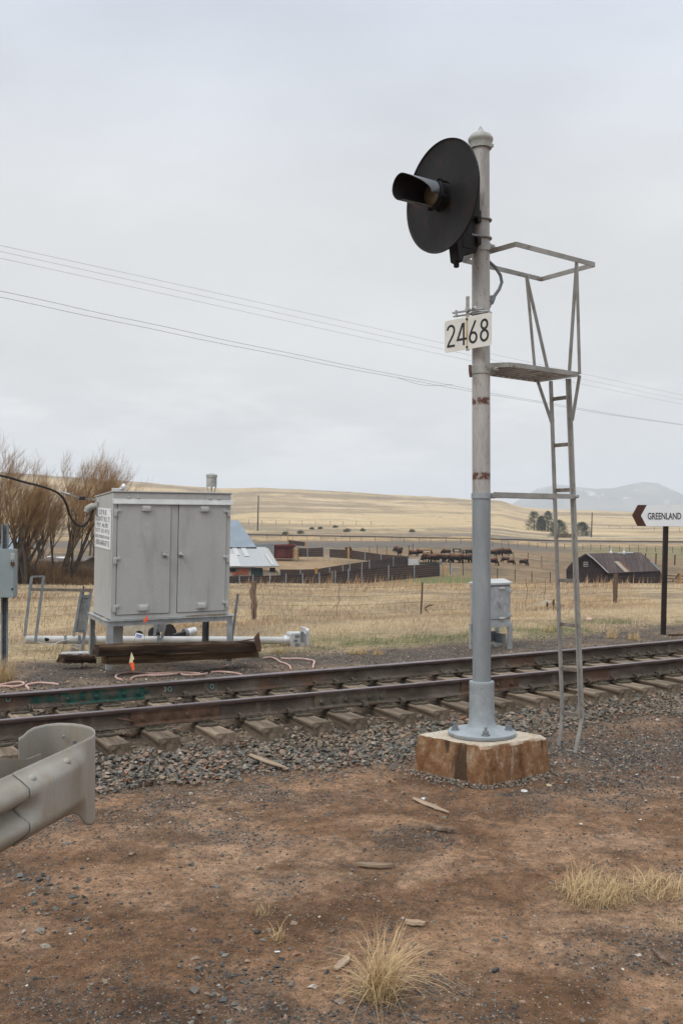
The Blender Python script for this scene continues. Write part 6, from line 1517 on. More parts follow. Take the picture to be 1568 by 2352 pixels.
# ------------------------------------------------------------------ overhead lines
WL = [((-300, 498), (0, 563.9), (423, 655.9), (1020, 787.5), (1339, 859), (1568, 908.6), (1760, 947)),
      ((-300, 512), (0, 577.6), (423, 670), (1020, 801.4), (1339, 871.6), (1568, 918.7), (1760, 956)),
      ((-300, 528), (0, 593), (423, 684.8), (1081, 827), (1339, 884), (1568, 928.5), (1760, 965)),
      ((-300, 602), (0, 667.6), (423, 760.7), (1081, 892), (1339, 941), (1568, 975.2), (1760, 1002)),
      ((-300, 618), (0, 683), (423, 770.5), (1081, 898), (1339, 943), (1568, 976.6), (1760, 1003))]
WLAB = ['topmost thin overhead wire crossing the sky', 'second overhead wire from the top, under the topmost', 'third overhead wire from the top', 'fourth overhead wire, thicker upper one of the lower pair', 'lowest overhead wire of the lower pair']
for k, pts in enumerate(WL):
    P = []
    for i in range(len(pts) - 1):
        for j in range(8):
            t = j / 8; x = pts[i][0] + (pts[i + 1][0] - pts[i][0]) * t
            P.append((x, None))
    xs = [p[0] for p in pts]; ys = [p[1] for p in pts]; cf = np.polyfit(xs, ys, 3)
    Q = []
    for x in np.linspace(xs[0], xs[-1], 60):
        Z = 1 / (1 / 38.0 + (1 / 85.0 - 1 / 38.0) * x / 1568); y = np.polyval(cf, x)
        if k >= 3: y += 1.0 * math.sin(x * 0.021 + k) * 0.6
        Q.append(W(x, y, Z))
    m = MB(Q[0]); m.tube(Q, 0.0062 if k < 3 else 0.0092, 5); tag(m.build('overhead_wire', M['powerline']), WLAB[k], 'wire', 'overhead wires across the sky')
P = [W(x, y, 62) for x, y in ((1512 * .701 / 1.0 + 0, 0),)] if 0 else None
Z_ = lambda x: 1 / (1 / 38.0 + (1 / 85.0 - 1 / 38.0) * x / 1568)
P = smooth_path([W(x, y, Z_(x)) for x, y in ((915, 868), (945, 878), (975, 884.5), (1010, 885), (1040, 882))], 5); m = MB(P[0]); m.tube(P, 0.009, 5); tag(m.build('loose_strand', M['powerline']), 'loose strand sagging just under the lower pair of wires', 'wire')

# ------------------------------------------------------------------ wire fence behind the track
fence = thing('barbed_wire_fence', 'sagging barbed wire fence on wooden and steel posts across the dry field', 'fence', GT(582, 1425, 15))
FP = [(-60, 1330, 1430, 'w'), (188, 1346, 1419, 't'), (582, 1335, 1426, 'w'), (966, 1338, 1412, 't'), (1413, 1319, 1386, 'w'), (1650, 1312, 1374, 't')]
tops = []
for px, y1, y0, kd in FP:
    b = GT(px, y0, 15); t = W(px + (4 if kd == 't' and px < 1000 else 0), y1, b.y); m = MB()
    if kd == 'w':
        r = random.Random(px); P = []; 
        for i in range(9): P.append(b.lerp(t, i / 8) + Vector((r.uniform(-.025, .025), 0, 0)))
        P[0].z -= 0.15; m.tube(P, [0.085 + r.uniform(-.015, .015) for _ in P], 9); rel(fence, m, 'wooden_post', M['post_wood'])
    else:
        m.bar(b - Vector((0, 0, .1)), t, 0.045, 0.03, (0, 1, 0)); rel(fence, m, 'steel_post', M['tpost'], smooth=False)
    tops.append((b, t))
for lv in (0.08, 0.34, 0.60, 0.88):
    m = MB()
    for i in range(len(tops) - 1):
        a = tops[i][1].lerp(tops[i][0], lv); b = tops[i + 1][1].lerp(tops[i + 1][0], lv); P = []
        for j in range(13): t = j / 12; p = a.lerp(b, t); p.z -= 0.10 * 4 * t * (1 - t) * (1 - lv * .6) + 0.01 * math.sin(j * 2.3 + lv * 9); P.append(p)
        m.tube(P, 0.0036, 4)
    rel(fence, m, 'fence_wire', M['wire'])
for px in (370, 770, 1190, 1235):
    xx = np.interp(px, [FP[i][0] for i in range(6)], range(6)); i = int(xx); t = xx - i; a, b = tops[i][1].lerp(tops[i + 1][1], t), tops[i][0].lerp(tops[i + 1][0], t)
    r = random.Random(px); P = [a.lerp(b, k / 6) + Vector((r.uniform(-.05, .05), 0, 0)) for k in range(7)]; m = MB(); m.tube(P, 0.007, 4); rel(fence, m, 'wire_stay', M['wire'])
b = GT(985, 1410, 15); P = [b, b + Vector((-.10, 0, .12)), b + Vector((-.12, 0, .18)), b + Vector((.0, 0, .26)), b + Vector((.12, 0, .28))]
m = MB(b); m.tube(P, 0.022, 7); tag(m.build('bent_rod', M['rust_steel']), 'bent rusty rod sticking out of the grass beside a fence post', 'rod')
for px, y0, y1, dx in ((1257, 1404, 1383, -1), (1270, 1404, 1377, 1), (1276, 1404, 1380, 7)):
    b = GT(px, y0, 12); P = [b, W(px + dx * .4, (y0 + y1) / 2, b.y), W(px + dx, y1, b.y)]; m = MB(b); m.tube([P[0], P[1]], [0.01, 0.012], 6); m.tube([P[1], P[1].lerp(P[2], .5), P[2]], [0.022, 0.04, 0.02], 8)
    tag(m.build('mullein_stalk', M['rust_steel']), {1257: 'dead brown mullein stalk, leftmost of three beside the ladder', 1270: 'dead brown mullein stalk, tallest of three beside the ladder', 1276: 'dead brown mullein stalk leaning right, last of three beside the ladder'}[px], 'dead plant', 'dead mullein stalks in the field')
a, b = GT(1232, 1398, 15), GT(1318, 1398, 15); m = MB(a); m.prism([(a.x + .1, a.z), (b.x, b.z), (b.x - .05, b.z + .05), (b.x - .5, b.z + .14), (a.x + .3, a.z + .12), (a.x, a.z + .04)], a.y, a.y + 1.0, lambda u, v, w: Vector((u, w, v)))
tag(m.build('concrete_slab', mk('lichened_slab', [(.3, (.24, .19, .12)), (.7, (.36, .30, .21))], 5), bevel=0.03), 'low pale slab lying in the grass behind the ladder', 'slab')
for px, py, lb, mt in ((848 + 0, 0, '', ''),): pass
g = GT(1353, 1426, 10); m = MB(g); m.ball(g + Vector((0, 0, .03)), 0.085, (1.2, 1, .6), 7, 5); tag(m.build('orange_stone', M['hose']), 'orange pink stone in the gravel beyond the track near the ladder', 'stone')
b = GT(1560, 1462, 9); m = MB(b); m.bar(b + Vector((-.2, .0, .02)), b + Vector((1.2, .7, .02)), 0.12, 0.05); tag(m.build('loose_board', M['creosote'], bevel=.01), 'dark board lying beyond the far rail at the right edge', 'board')
# ------------------------------------------------------------------ ranch buildings
def at_base(px, py, ymin=60): return GT(px, py, ymin)
# white walled barn with blue roof, half behind the large cabinet
BZ = 124.0
bw = thing('white_barn', 'pale walled ranch barn with blue upper roof and striped tin lower roof beside the cabinet', 'barn', W(640, 1320, BZ))
bw.location.z = h1(bw.location.x, bw.location.y) - 0.3
def wb(x, y, dz=0.0): return W(x, y, BZ + dz)
m = MB(); b_ = bw.location.z
m.add([wb(470, 1310), wb(636, 1310), wb(636, 1310, 9), wb(470, 1310, 9)] + [Vector((wb(470, 1310).x, BZ, b_)), Vector((wb(636, 1310).x, BZ, b_)), Vector((wb(636, 1310).x + .6, BZ + 9, b_)), Vector((wb(470, 1310).x, BZ + 9, b_))], [(0, 1, 2, 3), (0, 4, 5, 1), (1, 5, 6, 2), (2, 6, 7, 3), (3, 7, 4, 0)])
rel(bw, m, 'wall', M['wall_plaster'], smooth=False)
eave = [wb(460, 1304.5, -.6), wb(642, 1302.5, -.6)]
ridge_l = [wb(460, 1259, 8), wb(610, 1259, 8)]
m = MB(); m.add([eave[0], eave[1], wb(639, 1301, -.2), ridge_l[1], ridge_l[0]] , [(0, 1, 2, 3, 4)]); o = rel(bw, m, 'lean_to_roof', None or M['galv'], smooth=False); s_ = o.modifiers.new('sheet', 'SOLIDIFY'); s_.thickness = 0.15
def onroof(u, v, d=-0.06):
    a = eave[0].lerp(eave[1], u); b = ridge_l[0].lerp(ridge_l[1], u); p = a.lerp(b, v); return p + Vector((0, d - 0.12, 0.12 + -d))
ul = lambda x: (x - 460) / 182.0
for (x, v0, v1, wd) in ((530, 0.0, 0.62, 24), (548, .55, 1.0, 13), (572, 0.5, 1.0, 13), (626, .05, .62, 6), (506, .3, .9, 12)):
    m = MB(); u0, u1 = ul(x), ul(x + wd); m.add([onroof(u0, v0), onroof(u1, v0), onroof(u1, v1), onroof(u0, v1)], [(0, 1, 2, 3)]); rel(bw, m, 'light_panel', M['cabinet_trim'], smooth=False)
m = MB(); m.add([wb(636, 1300.5, -.35), wb(642, 1302, -.5), wb(616, 1259, 8), wb(606, 1259, 7.8)], [(0, 1, 2, 3)]); o = rel(bw, m, 'roof_edge', M['concrete'], smooth=False)
m = MB(); up = [wb(400, 1258, 7.6), wb(584, 1258, 7.6), wb(627 - 41, 1258, 7.6)]
tri = [wb(400, 1257.5, 7.6), wb(589, 1257.5, 7.6), wb(547, 1195, 15), wb(400, 1195, 15)]
back = [wb(588, 1257.5, 22), wb(400, 1257.5, 22)]
m.add(tri + back, [(0, 1, 2, 3), (2, 1, 4), (3, 2, 4, 5)]); o = rel(bw, m, 'upper_roof', M['roof_blue'], smooth=False)
m = MB(); m.bar(wb(400, 1258.3, 7.4), wb(589, 1258.3, 7.4), 0.25, 0.16); rel(bw, m, 'painted_eave_shadow', M['dark'], smooth=False)  # near-black bar painted in as the shadow under the upper eave
m = MB(); m.add([wb(400, 1258, 8.6), wb(586, 1258, 8.6), Vector((wb(586, 1258, 8.6).x, BZ + 8.6, b_)), Vector((wb(400, 1258, 8.6).x, BZ + 8.6, b_))], [(0, 1, 2, 3)]); rel(bw, m, 'upper_wall', M['wall_plaster'], smooth=False)
def wallrect(x0, x1, y0, y1, name, mat, d=-.08):
    m = MB(); a, b = wb(x0, y1, d), wb(x1, y0, d); m.box(((a.x + b.x) / 2, BZ + d, (a.z + b.z) / 2), (b.x - a.x, 0.12, b.z - a.z)); return rel(bw, m, name, mat, smooth=False)
wallrect(528, 541, 1306, 1313, 'window', M['dark']); o = wallrect(549, 570, 1306, 1320, 'brick_panel', M['brick_red'], -.05); wallrect(533, 549, 1313, 1321, 'brick_panel', M['brick_red'], -.05)
wallrect(577, 603 - 0, 1304.5, 1325, 'door', M['dark_green']); wallrect(619, 632, 1304, 1313.5, 'window', M['dark'])
wallrect(689.6 - 0 - 60, 699 - 60, 0, 0, 'x', M['dark']) if 0 else None

def panel_fence(name, label, pts, mat, cat='fence', post='post_pale', posth=1.12, slats=6, thick=0.12, group=None, skirt=0.0, nb=None):
    """pts: (x, ytop, ybottom, Z or None); panels between, a post at each point"""
    P = []
    for x, yt_, yb_, Z in pts:
        b = GT(x, yb_, 70) if Z is None else W(x, yb_, Z)
        P.append((b, W(x, yt_, b.y)))
    t = thing(name, label, cat, P[0][0], 0, group)
    for i in range(len(P) - 1):
        m = MB(); (a, at_), (b, bt) = P[i], P[i + 1]
        for k in range(slats):
            v0, v1 = k / slats, (k + 0.93) / slats
            q0, q1, q2, q3 = a.lerp(at_, v0), b.lerp(bt, v0), b.lerp(bt, v1), a.lerp(at_, v1); off = Vector((0, thick * (0.4 if k % 2 else 0.5), 0))
            m.add([q0 - off, q1 - off, q2 - off, q3 - off, q0 + off, q1 + off, q2 + off, q3 + off], [(0, 1, 2, 3), (7, 6, 5, 4), (0, 4, 5, 1), (1, 5, 6, 2), (2, 6, 7, 3), (3, 7, 4, 0)])
        if skirt:
            m.add([a - Vector((0, 0, skirt)), b - Vector((0, 0, skirt)), b, a], [(0, 1, 2, 3)])
        rel(t, m, 'panel', mat, smooth=False)
    if post:
        for a, at_ in P:
            m = MB(); h = at_.z - a.z; w_ = 0.11 if post == 'post_pale' else 0.18; m.box((a.x, a.y - thick / 2 - w_ / 2 - .02, a.z + h * posth / 2 - .3), (w_, w_, h * posth + .6)); rel(t, m, 'post', M[post], smooth=False)
    return t
lerpx = lambda x, X, Y: float(np.interp(x, X, Y))
xs_ = [505, 557, 603 + 0, 641 + 7, 695, 733, 761, 830, 892, 951, 1015]
pts = []
for x in [500, 526, 550, 581, 620, 657, 695, 733, 770, 800, 830.5, 892, 951, 1010]:
    yt_ = lerpx(x, [500, 641, 733, 756, 830, 892, 950, 1015], [1324, 1321.5, 1317.5, 1315, 1307, 1302, 1298, 1296]); yb_ = lerpx(x, [500, 641, 733, 830, 892, 950, 1015], [1348, 1347, 1341, 1337, 1333, 1327.6, 1322])
    pts.append((x, yt_, yb_, lerpx(x, [500, 733, 830, 1015], [112, 116, 121, 132])))
panel_fence('corral_fence', 'nearest long dark brown corral fence with pale posts, running right from the white barn', pts, M['panel_brown'], skirt=0.6, group='dark brown corral fences')
pts = []
for x in [643, 690, 726, 757, 787, 803, 831, 870 - 22, 903, 939]:
    yt_ = lerpx(x, [643, 722, 756, 842, 939], [1308, 1308, 1302, 1289.5, 1277.7]); yb_ = lerpx(x, [643, 733, 856, 937], [1325, 1324, 1311, 1299])
    pts.append((x, yt_, yb_, lerpx(x, [643, 733, 856, 939], [124, 126, 136, 148])))
panel_fence('corral_fence', 'middle dark brown corral fence rising to the right behind the nearest one', pts, M['panel_brown'], group='dark brown corral fences')
panel_fence('corral_fence', 'farthest dark brown corral fence, left of the lone dark bison', [(756, 1261, 1280, 154), (801, 1263, 1283, 154), (838, 1268, 1287, 152), (875, 1273, 1293, 150), (939, 1278, 1297, 148.5)], M['panel_brown'], group='dark brown corral fences')
panel_fence('corral_gate', 'dark brown barred gate panel between the red shed and the ochre post', [(685, 1259, 1279, 156), (706, 1259, 1279, 156), (743, 1257.5, 1279, 156)], M['panel_brown'], cat='gate', slats=5)
panel_fence('tin_fence', 'grey ribbed tin fence behind the barn roof, left of the red shed', [(583, 1250, 1284, 155), (603, 1250, 1284, 155), (628, 1249, 1284, 155)], M['grey_panel'], slats=5, thick=.15)
panel_fence('brown_windbreak', 'short dark brown panel with ochre frame above the red shed', [(662, 1240, 1253, 176), (701, 1245, 1254, 176)], M['panel_brown'], post='post_yellow', posth=1.1)
panel_fence('white_gate', 'small white metal gate at the end of the corral fences', [(937, 1284, 1298, 146), (962, 1284, 1297, 147)], M['white_trim'], cat='gate', slats=4, thick=.08, posth=1.2)
panel_fence('green_gate', 'dark green barred panel behind the right end of the nearest corral fence', [(962, 1291.5, 1297, 146), (1014, 1292, 1297, 147)], M['dark_green'], cat='gate', slats=2, thick=.1, posth=1.1)
# red shed with a chute
r0 = W(629, 1283, 155.5); rs_ = thing('red_shed', 'small dark red wooden shed in the corral', 'shed', r0)
a, b = W(629, 1283, 155.5), W(674, 1256, 155.5)
m = MB(); m.box(((a.x + b.x) / 2, 157, (a.z + b.z) / 2), (b.x - a.x, 3.0, b.z - a.z)); rel(rs_, m, 'wall', M['red_paint'], smooth=False)
m = MB(); m.box(((a.x + b.x) / 2, 157, b.z + .15), (b.x - a.x + .5, 3.5, .35)); m.bar(W(634, 1253, 155), W(672, 1252, 155), .2, .3); rel(rs_, m, 'roof', M['red_paint'], smooth=False)
for x in (643, 651, 659): m = MB(); q0, q1 = W(x, 1280, 155.3), W(x + 6.5, 1260, 155.3); m.box(((q0.x + q1.x) / 2, 155.4, (q0.z + q1.z) / 2), (q1.x - q0.x, .1, q1.z - q0.z)); rel(rs_, m, 'door_board', M['rust_roof'] if 0 else M['red_paint'], smooth=False)
c0 = W(679, 1284, 155); ch = thing('ochre_chute', 'stack of ochre rails beside the red shed', 'cattle chute', c0)
for k in range(6): m = MB(); q = W(679, 1260.5 + 4 * k, 155); m.box(q, (.9, 1.2, .13)); rel(ch, m, 'rail', M['post_yellow'], smooth=False)
for px in (674, 684): m = MB(); q0, q1 = W(px, 1283, 155), W(px, 1256, 155); m.bar(q0, q1, .12, .12, (0, 1, 0)); rel(ch, m, 'upright', M['tpost'], smooth=False)
for px, y1, y0, Z, w_, lb in ((800, 1258, 1284, 153, .32, 'ochre gate post between brown corral fences'), (726, 1304, 1320, 125, .32, 'stubby ochre post behind the nearest corral fence'), (660.6, 1216, 1250, 178, .14, 'thin tall ochre pole above the red shed'), (763, 1312, 1340, 116, .26, 'grey wooden post in the nearest corral fence')):
    a, b = W(px, y0, Z), W(px, y1, Z); m = MB(a); m.bar(a, b, w_, w_, (0, 1, 0)); tag(m.build('corral_post', M['post_yellow'] if 'ochre' in lb else M['post_wood'], smooth=False), lb, 'post', 'posts around the corral')
hb = thing('brace_frame', 'ochre braced post frame where the nearest corral fence ends', 'fence brace', W(1018, 1326, 131))
m = MB(); m.bar(W(1017, 1326, 131), W(1017, 1296, 131), .2, .2, (0, 1, 0)); rel(hb, m, 'post', M['post_yellow'], smooth=False)
m = MB(); m.bar(W(1019, 1298, 131), W(1033, 1326, 130.5), .16, .16, (0, 1, 0)); rel(hb, m, 'diagonal_brace', M['post_yellow'], smooth=False)
m = MB(); m.bar(W(1036, 1324, 131), W(1036, 1299, 131), .2, .2, (0, 1, 0)); rel(hb, m, 'far_post', M['post_pale'], smooth=False)
# feeders
def feeder(x0, x1, y0, y1, Z, mat, label):
    t = thing('hay_feeder', label, 'feeder', W(x0, y1, Z))
    for xx in (x0, x1):
        for dz in (0, 1.4): m = MB(); m.bar(W(xx, y1, Z) + Vector((0, dz, 0)), W(xx, y0, Z) + Vector((0, dz, 0)), .14, .14, (0, 1, 0)); rel(t, m, 'leg', mat, smooth=False)
    for yy in (y0 + .6, (y0 + y1) / 2): m = MB(); m.bar(W(x0, yy, Z), W(x1, yy, Z), .1, .12); m.bar(W(x0, yy, Z) + Vector((0, 1.4, 0)), W(x1, yy, Z) + Vector((0, 1.4, 0)), .1, .12); rel(t, m, 'rail', mat if yy < (y0 + y1) / 2 - 1 else M['white_trim'] if mat == M['post_yellow'] else mat, smooth=False)
feeder(974, 987.5, 1261, 1274, 158, M['post_yellow'], 'yellow framed hay feeder among the bison')
feeder(1042, 1058, 1261, 1275, 160, M['dark_green'], 'dark green hay feeder behind the bison, left one')
feeder(1064, 1078, 1264, 1276, 160, M['dark_green'], 'dark green hay feeder behind the bison, next to the mast')

# dark gambrel barn on the right
DBZ = 122.0
db = thing('dark_barn', 'dark weathered gambrel barn with rust brown tin roof, right of the ladder', 'barn', W(1360, 1352, DBZ))
def wd_(x, y, dz=0.0): return W(x, y, DBZ + dz)
zg = min(h1(wd_(1300, 1300).x, DBZ), h1(wd_(1500, 1300).x, DBZ + 6)) - .3
db.location.z = zg
dvec = wd_(1514, 1300, 6.5) - wd_(1352 + 124, 1300, 0)         # depth runs back to the right
# front gable: left eave, curved roof line up to the peak and down to the right eave
gab = [(1300, 1313), (1301, 1309), (1306, 1302), (1315, 1293), (1327, 1284), (1342, 1275.5), (1345, 1274.5), (1360, 1286), (1372, 1297), (1383, 1308), (1394.5, 1319)]
LEN = wd_(1516.5, 1317.6, 6.5) - wd_(1394.5, 1319, 0)
m = MB(); n = len(gab); bot = [Vector((wd_(1393, 1319).x, DBZ, zg)), Vector((wd_(1299, 1313).x, DBZ, zg))]
poly = [wd_(x, y, .4) for x, y in gab] + bot; k = len(poly)
off = Vector((LEN.x, LEN.y, 0)); off = Vector((wd_(1510, 1317, 6.5).x - wd_(1390, 1319).x, 6.1, 0))
poly2 = [p + off for p in poly]
m.add(poly + poly2, [tuple(range(k))] + [(i, (i + 1) % k, k + (i + 1) % k, k + i) for i in range(k)] + [tuple(range(2 * k - 1, k - 1, -1))]); rel(db, m, 'wall', M['dark_boards'], smooth=False)
ro = [wd_(x, y - 1.2, -.1) for x, y in gab]; off2 = Vector((wd_(1516.5, 1317.6, 6.5).x - wd_(1394.5, 1319).x, 6.6, 0))
m = MB(); m.add(ro + [p + off2 for p in ro], [(i, i + 1, n + i + 1, n + i) for i in range(n - 1)])
rf = rel(db, m, 'roof', M['rust_roof'], smooth=False); s_ = rf.modifiers.new('sheet', 'SOLIDIFY'); s_.thickness = 0.10; s_.offset = 1
def roofpt(u, t, lift=.14):                    # u along the slope from ridge (0) to right eave (1), t along the length
    q = u * 4; i = min(int(q), 3); p = ro[6 + i].lerp(ro[7 + i], q - i); return p + off2 * t + Vector((0.03, -.09, lift))
def roofpatch(u0, u1, t0, t1, name, mat):
    m = MB(); N = 5
    for i in range(N):
        a, b = u0 + (u1 - u0) * i / N, u0 + (u1 - u0) * (i + 1) / N
        m.add([roofpt(a, t0), roofpt(b, t0), roofpt(b, t1), roofpt(a, t1)], [(0, 1, 2, 3)])
    rel(db, m, name, mat, smooth=False)
roofpatch(.44, 1.0, .31, .385, 'bare_tin_patch', M['concrete']); roofpatch(.44, 1.0, .385, .425, 'rust_patch', mk('orange_rust_sheet', [(.3, (.16, .07, .035)), (.7, (.26, .13, .07))], 2))
roofpatch(.5, 1.0, .965, 1.0, 'blue_tin_edge', M['roof_blue']); roofpatch(0, 1.0, 0.0, .012, 'barge_board', M['white_trim']); roofpatch(.0, .05, .55, .85, 'ridge_cap', M['galv'])
m = MB(); w0 = [wd_(1386, 1296, -.05)]; 
a, b = wd_(1386 - 0, 1303.5, .3), wd_(1400, 1293, .3)
x0, x1_, y0, y1_ = 1386.5 - 0, 1400.5, 1292, 1302.5
x0, x1_ = 1270.5 + .1898 * 368, 1270.5 + .1898 * 418; y0, y1_ = 1119.2 + .1898 * 905, 1119.2 + .1898 * 962
wf = thing  # noqa
m = MB(); a, b = wd_(x0, y1_, .25), wd_(x1_, y0, .25); m.box(((a.x + b.x) / 2, DBZ + .33, (a.z + b.z) / 2), (b.x - a.x, .06, b.z - a.z)); fr_ = rel(db, m, 'window', M['white_trim'], smooth=False)
for i in (0, 1):
    for j in (0, 1):
        m = MB(); w_, h_ = (b.x - a.x) * .36, (b.z - a.z) * .36; m.box((a.x + (b.x - a.x) * (.27 + .46 * i), DBZ + .29, a.z + (b.z - a.z) * (.27 + .46 * j)), (w_, .05, h_)); m.org = Vector(db.location); o = m.build('pane', M['dark'], fr_, smooth=False)
# ladder-like white frame on the side wall
sd_ = lambda t, z: Vector((wd_(1394.5, 1319).x, DBZ + .35, 0)) + Vector((off2.x * t, off2.y * t, z))
zt2 = wd_(1394, 1319).z
m = MB(); 
for t in (.44, .485): m.bar(sd_(t, zg), sd_(t, zt2 - .05), .12, .10, (0, 1, 0))
for zz in (.15, .55): m.bar(sd_(.44, zt2 - zz * 3), sd_(.485, zt2 - zz * 3), .1, .1)
o = rel(db, m, 'white_door_frame', M['white_trim'], smooth=False); 
for px in (1402.5, 1432.5):
    m = MB(); a = wd_(px, 1274, 3); b = wd_(px, 1258 if px < 1420 else 1257, 3); m.bar(a, b, .09, .09, (0, 1, 0)); m.ball(a + Vector((0, 0, .25)), .22, n=8, m=5); rel(db, m, 'lightning_rod', M['white_trim'])

# ------------------------------------------------------------------ pasture fences, poles and the distant railway
def post_fence(name, label, spec, hpx=None, mat='tpost', w_=0.10, wires=2, ymin=100, group='post and wire fences in the pasture', h=1.25, lean=0.03):
    P = []; r = random.Random(len(label))
    for x, y in spec: P.append(GT(x, y, ymin))
    t = thing(name, label, 'fence', P[0], 0, group); tp = []
    for b in P:
        q = b + Vector((r.uniform(-lean, lean) * h, 0, h * r.uniform(.9, 1.12))); m = MB(); m.bar(b - Vector((0, 0, .2)), q, w_, w_, (0, 1, 0)); rel(t, m, 'post', M[mat], smooth=False); tp.append(q)
    m = MB()
    for k in range(wires):
        f = 0.95 - k * 0.45
        for i in range(len(P) - 1): m.bar(P[i].lerp(tp[i], f), P[i + 1].lerp(tp[i + 1], f), .022, .022)
    rel(t, m, 'fence_wire', M['wire'], smooth=False); return t
def ln(x0, y0, x1, y1, n, j=0.0, seed=1):
    r = random.Random(seed); return [(x0 + (x1 - x0) * i / (n - 1) + r.uniform(-j, j), y0 + (y1 - y0) * i / (n - 1)) for i in range(n)]
post_fence('pasture_fence', 'long post fence behind the herd, below the distant railway', ln(578, 1237, 1088, 1250, 17, 4), ymin=150, h=1.3, w_=.09)
post_fence('pasture_fence', 'post fence at the foot of the railway bank right of the mast', ln(1128, 1255, 1610, 1272, 24, 3, 2), ymin=150, h=1.25, w_=.09)
post_fence('pasture_fence', 'faint high fence on the lower slope of the left hill', ln(540, 1203, 850, 1207, 11, 2, 3), ymin=380, h=1.8, wires=1, w_=.15)
post_fence('pasture_fence', 'faint high fence on the slope at the right behind the signpost', ln(1400, 1213, 1610, 1224, 9, 3, 4), ymin=300, h=1.6, wires=1, w_=.12)
post_fence('pasture_fence', 'thin steel post fence crossing the brown pasture right of the mast', [(1034, 1320), (1063, 1322), (1100, 1328), (1142, 1338), (1182, 1338), (1221, 1339), (1263, 1340)], ymin=100, h=1.7, w_=.1)
post_fence('pasture_fence', 'thin inner fence below the grazing bison right of the mast', [(1179, 1291), (1212, 1298), (1244, 1303), (1277, 1307)], ymin=100, h=1.8, w_=.09)
post_fence('pasture_fence', 'short post row in the pen behind the farthest corral fence', [(848, 1276), (866, 1277), (888, 1277), (939, 1272), (948, 1273)], ymin=120, h=1.6, w_=.10)
post_fence('pasture_fence', 'row of leaning posts right of the dark barn roof', ln(1480, 1294, 1620, 1302, 7, 3, 6), ymin=120, h=1.8, w_=.18, lean=.1)
g_ = thing('wooden_gate', 'brown wooden rail gate with ochre post right of the dark barn', 'gate', W(1530, 1348, 128))
for yy in (1322, 1329, 1336): m = MB(); m.bar(W(1518, yy, 128), W(1600, yy + 2, 134), .12, .14); rel(g_, m, 'rail', M['post_wood'], smooth=False)
for px, mt in ((1519, 'post_wood'), (1560, 'post_yellow')): m = MB(); m.bar(W(px, 1352, 128.5), W(px, 1315, 128.5), .3, .3, (0, 1, 0)); rel(g_, m, 'post', M[mt], smooth=False)
m = MB(); m.bar(W(1544, 1336, 128.3), W(1559, 1318, 128.3), .2, .2, (0, 1, 0)); rel(g_, m, 'diagonal_brace', M['post_wood'], smooth=False)
for (x1_, y1_, x0, y0, Zs, lb) in ((593.5, 1138, 591.5, 1219, None, 'dark utility pole standing on the slope right of the large cabinet'), (1359.5, 1177, 1357.5, 1234, None, 'thin utility pole beside the pine trees')):
    b = GT(x0, y0, 150); t = W(x1_, y1_, b.y); m = MB(b); m.tube([b - Vector((0, 0, .3)), t], [.26, .19], 8); tag(m.build('utility_pole', M['tpost']), lb, 'pole', 'utility poles on the hillside')
# distant railway: ballast bank and two rails
RX = [(480, 1226.5), (565, 1228), (700, 1230.5), (845, 1233), (1000, 1236), (1130, 1238.5), (1270, 1242), (1420, 1243.5), (1568, 1245), (1700, 1246)]
RP = []
for x, y in RX:
    g = GT(x, y + 1.2, 200); RP.append(g)
RZ = [W(x, y, p.y) for (x, y), p in zip(RX, RP)]
t = thing('distant_railway', 'thin dark line of a second railway crossing below the hills', 'railway', RZ[0])
for k, dz in (('rail', 0.0), ('rail', 1.5)):
    m = MB(); Q = [p + Vector((0, dz, 0.0)) for p in RZ]
    for a, b in zip(Q, Q[1:]): m.bar(a, b, .25, .42)
    rel(t, m, k, M['rail'], smooth=False)
m = MB()
for a, b in zip(RZ, RZ[1:]):
    q = [a + Vector((0, -2.2, -.9)), b + Vector((0, -2.2, -.9)), b + Vector((0, -1.2, -.2)), a + Vector((0, -1.2, -.2)), a + Vector((0, 3.0, -.2)), b + Vector((0, 3.0, -.2)), b + Vector((0, 4, -.9)), a + Vector((0, 4, -.9))]
    m.add(q, [(0, 1, 2, 3), (3, 2, 5, 4), (4, 5, 6, 7)])
rel(t, m, 'ballast_bank', mk('distant_ballast', [(.3, (.13, .12, .11)), (.7, (.20, .185, .165))], .8, bump=0), smooth=False)

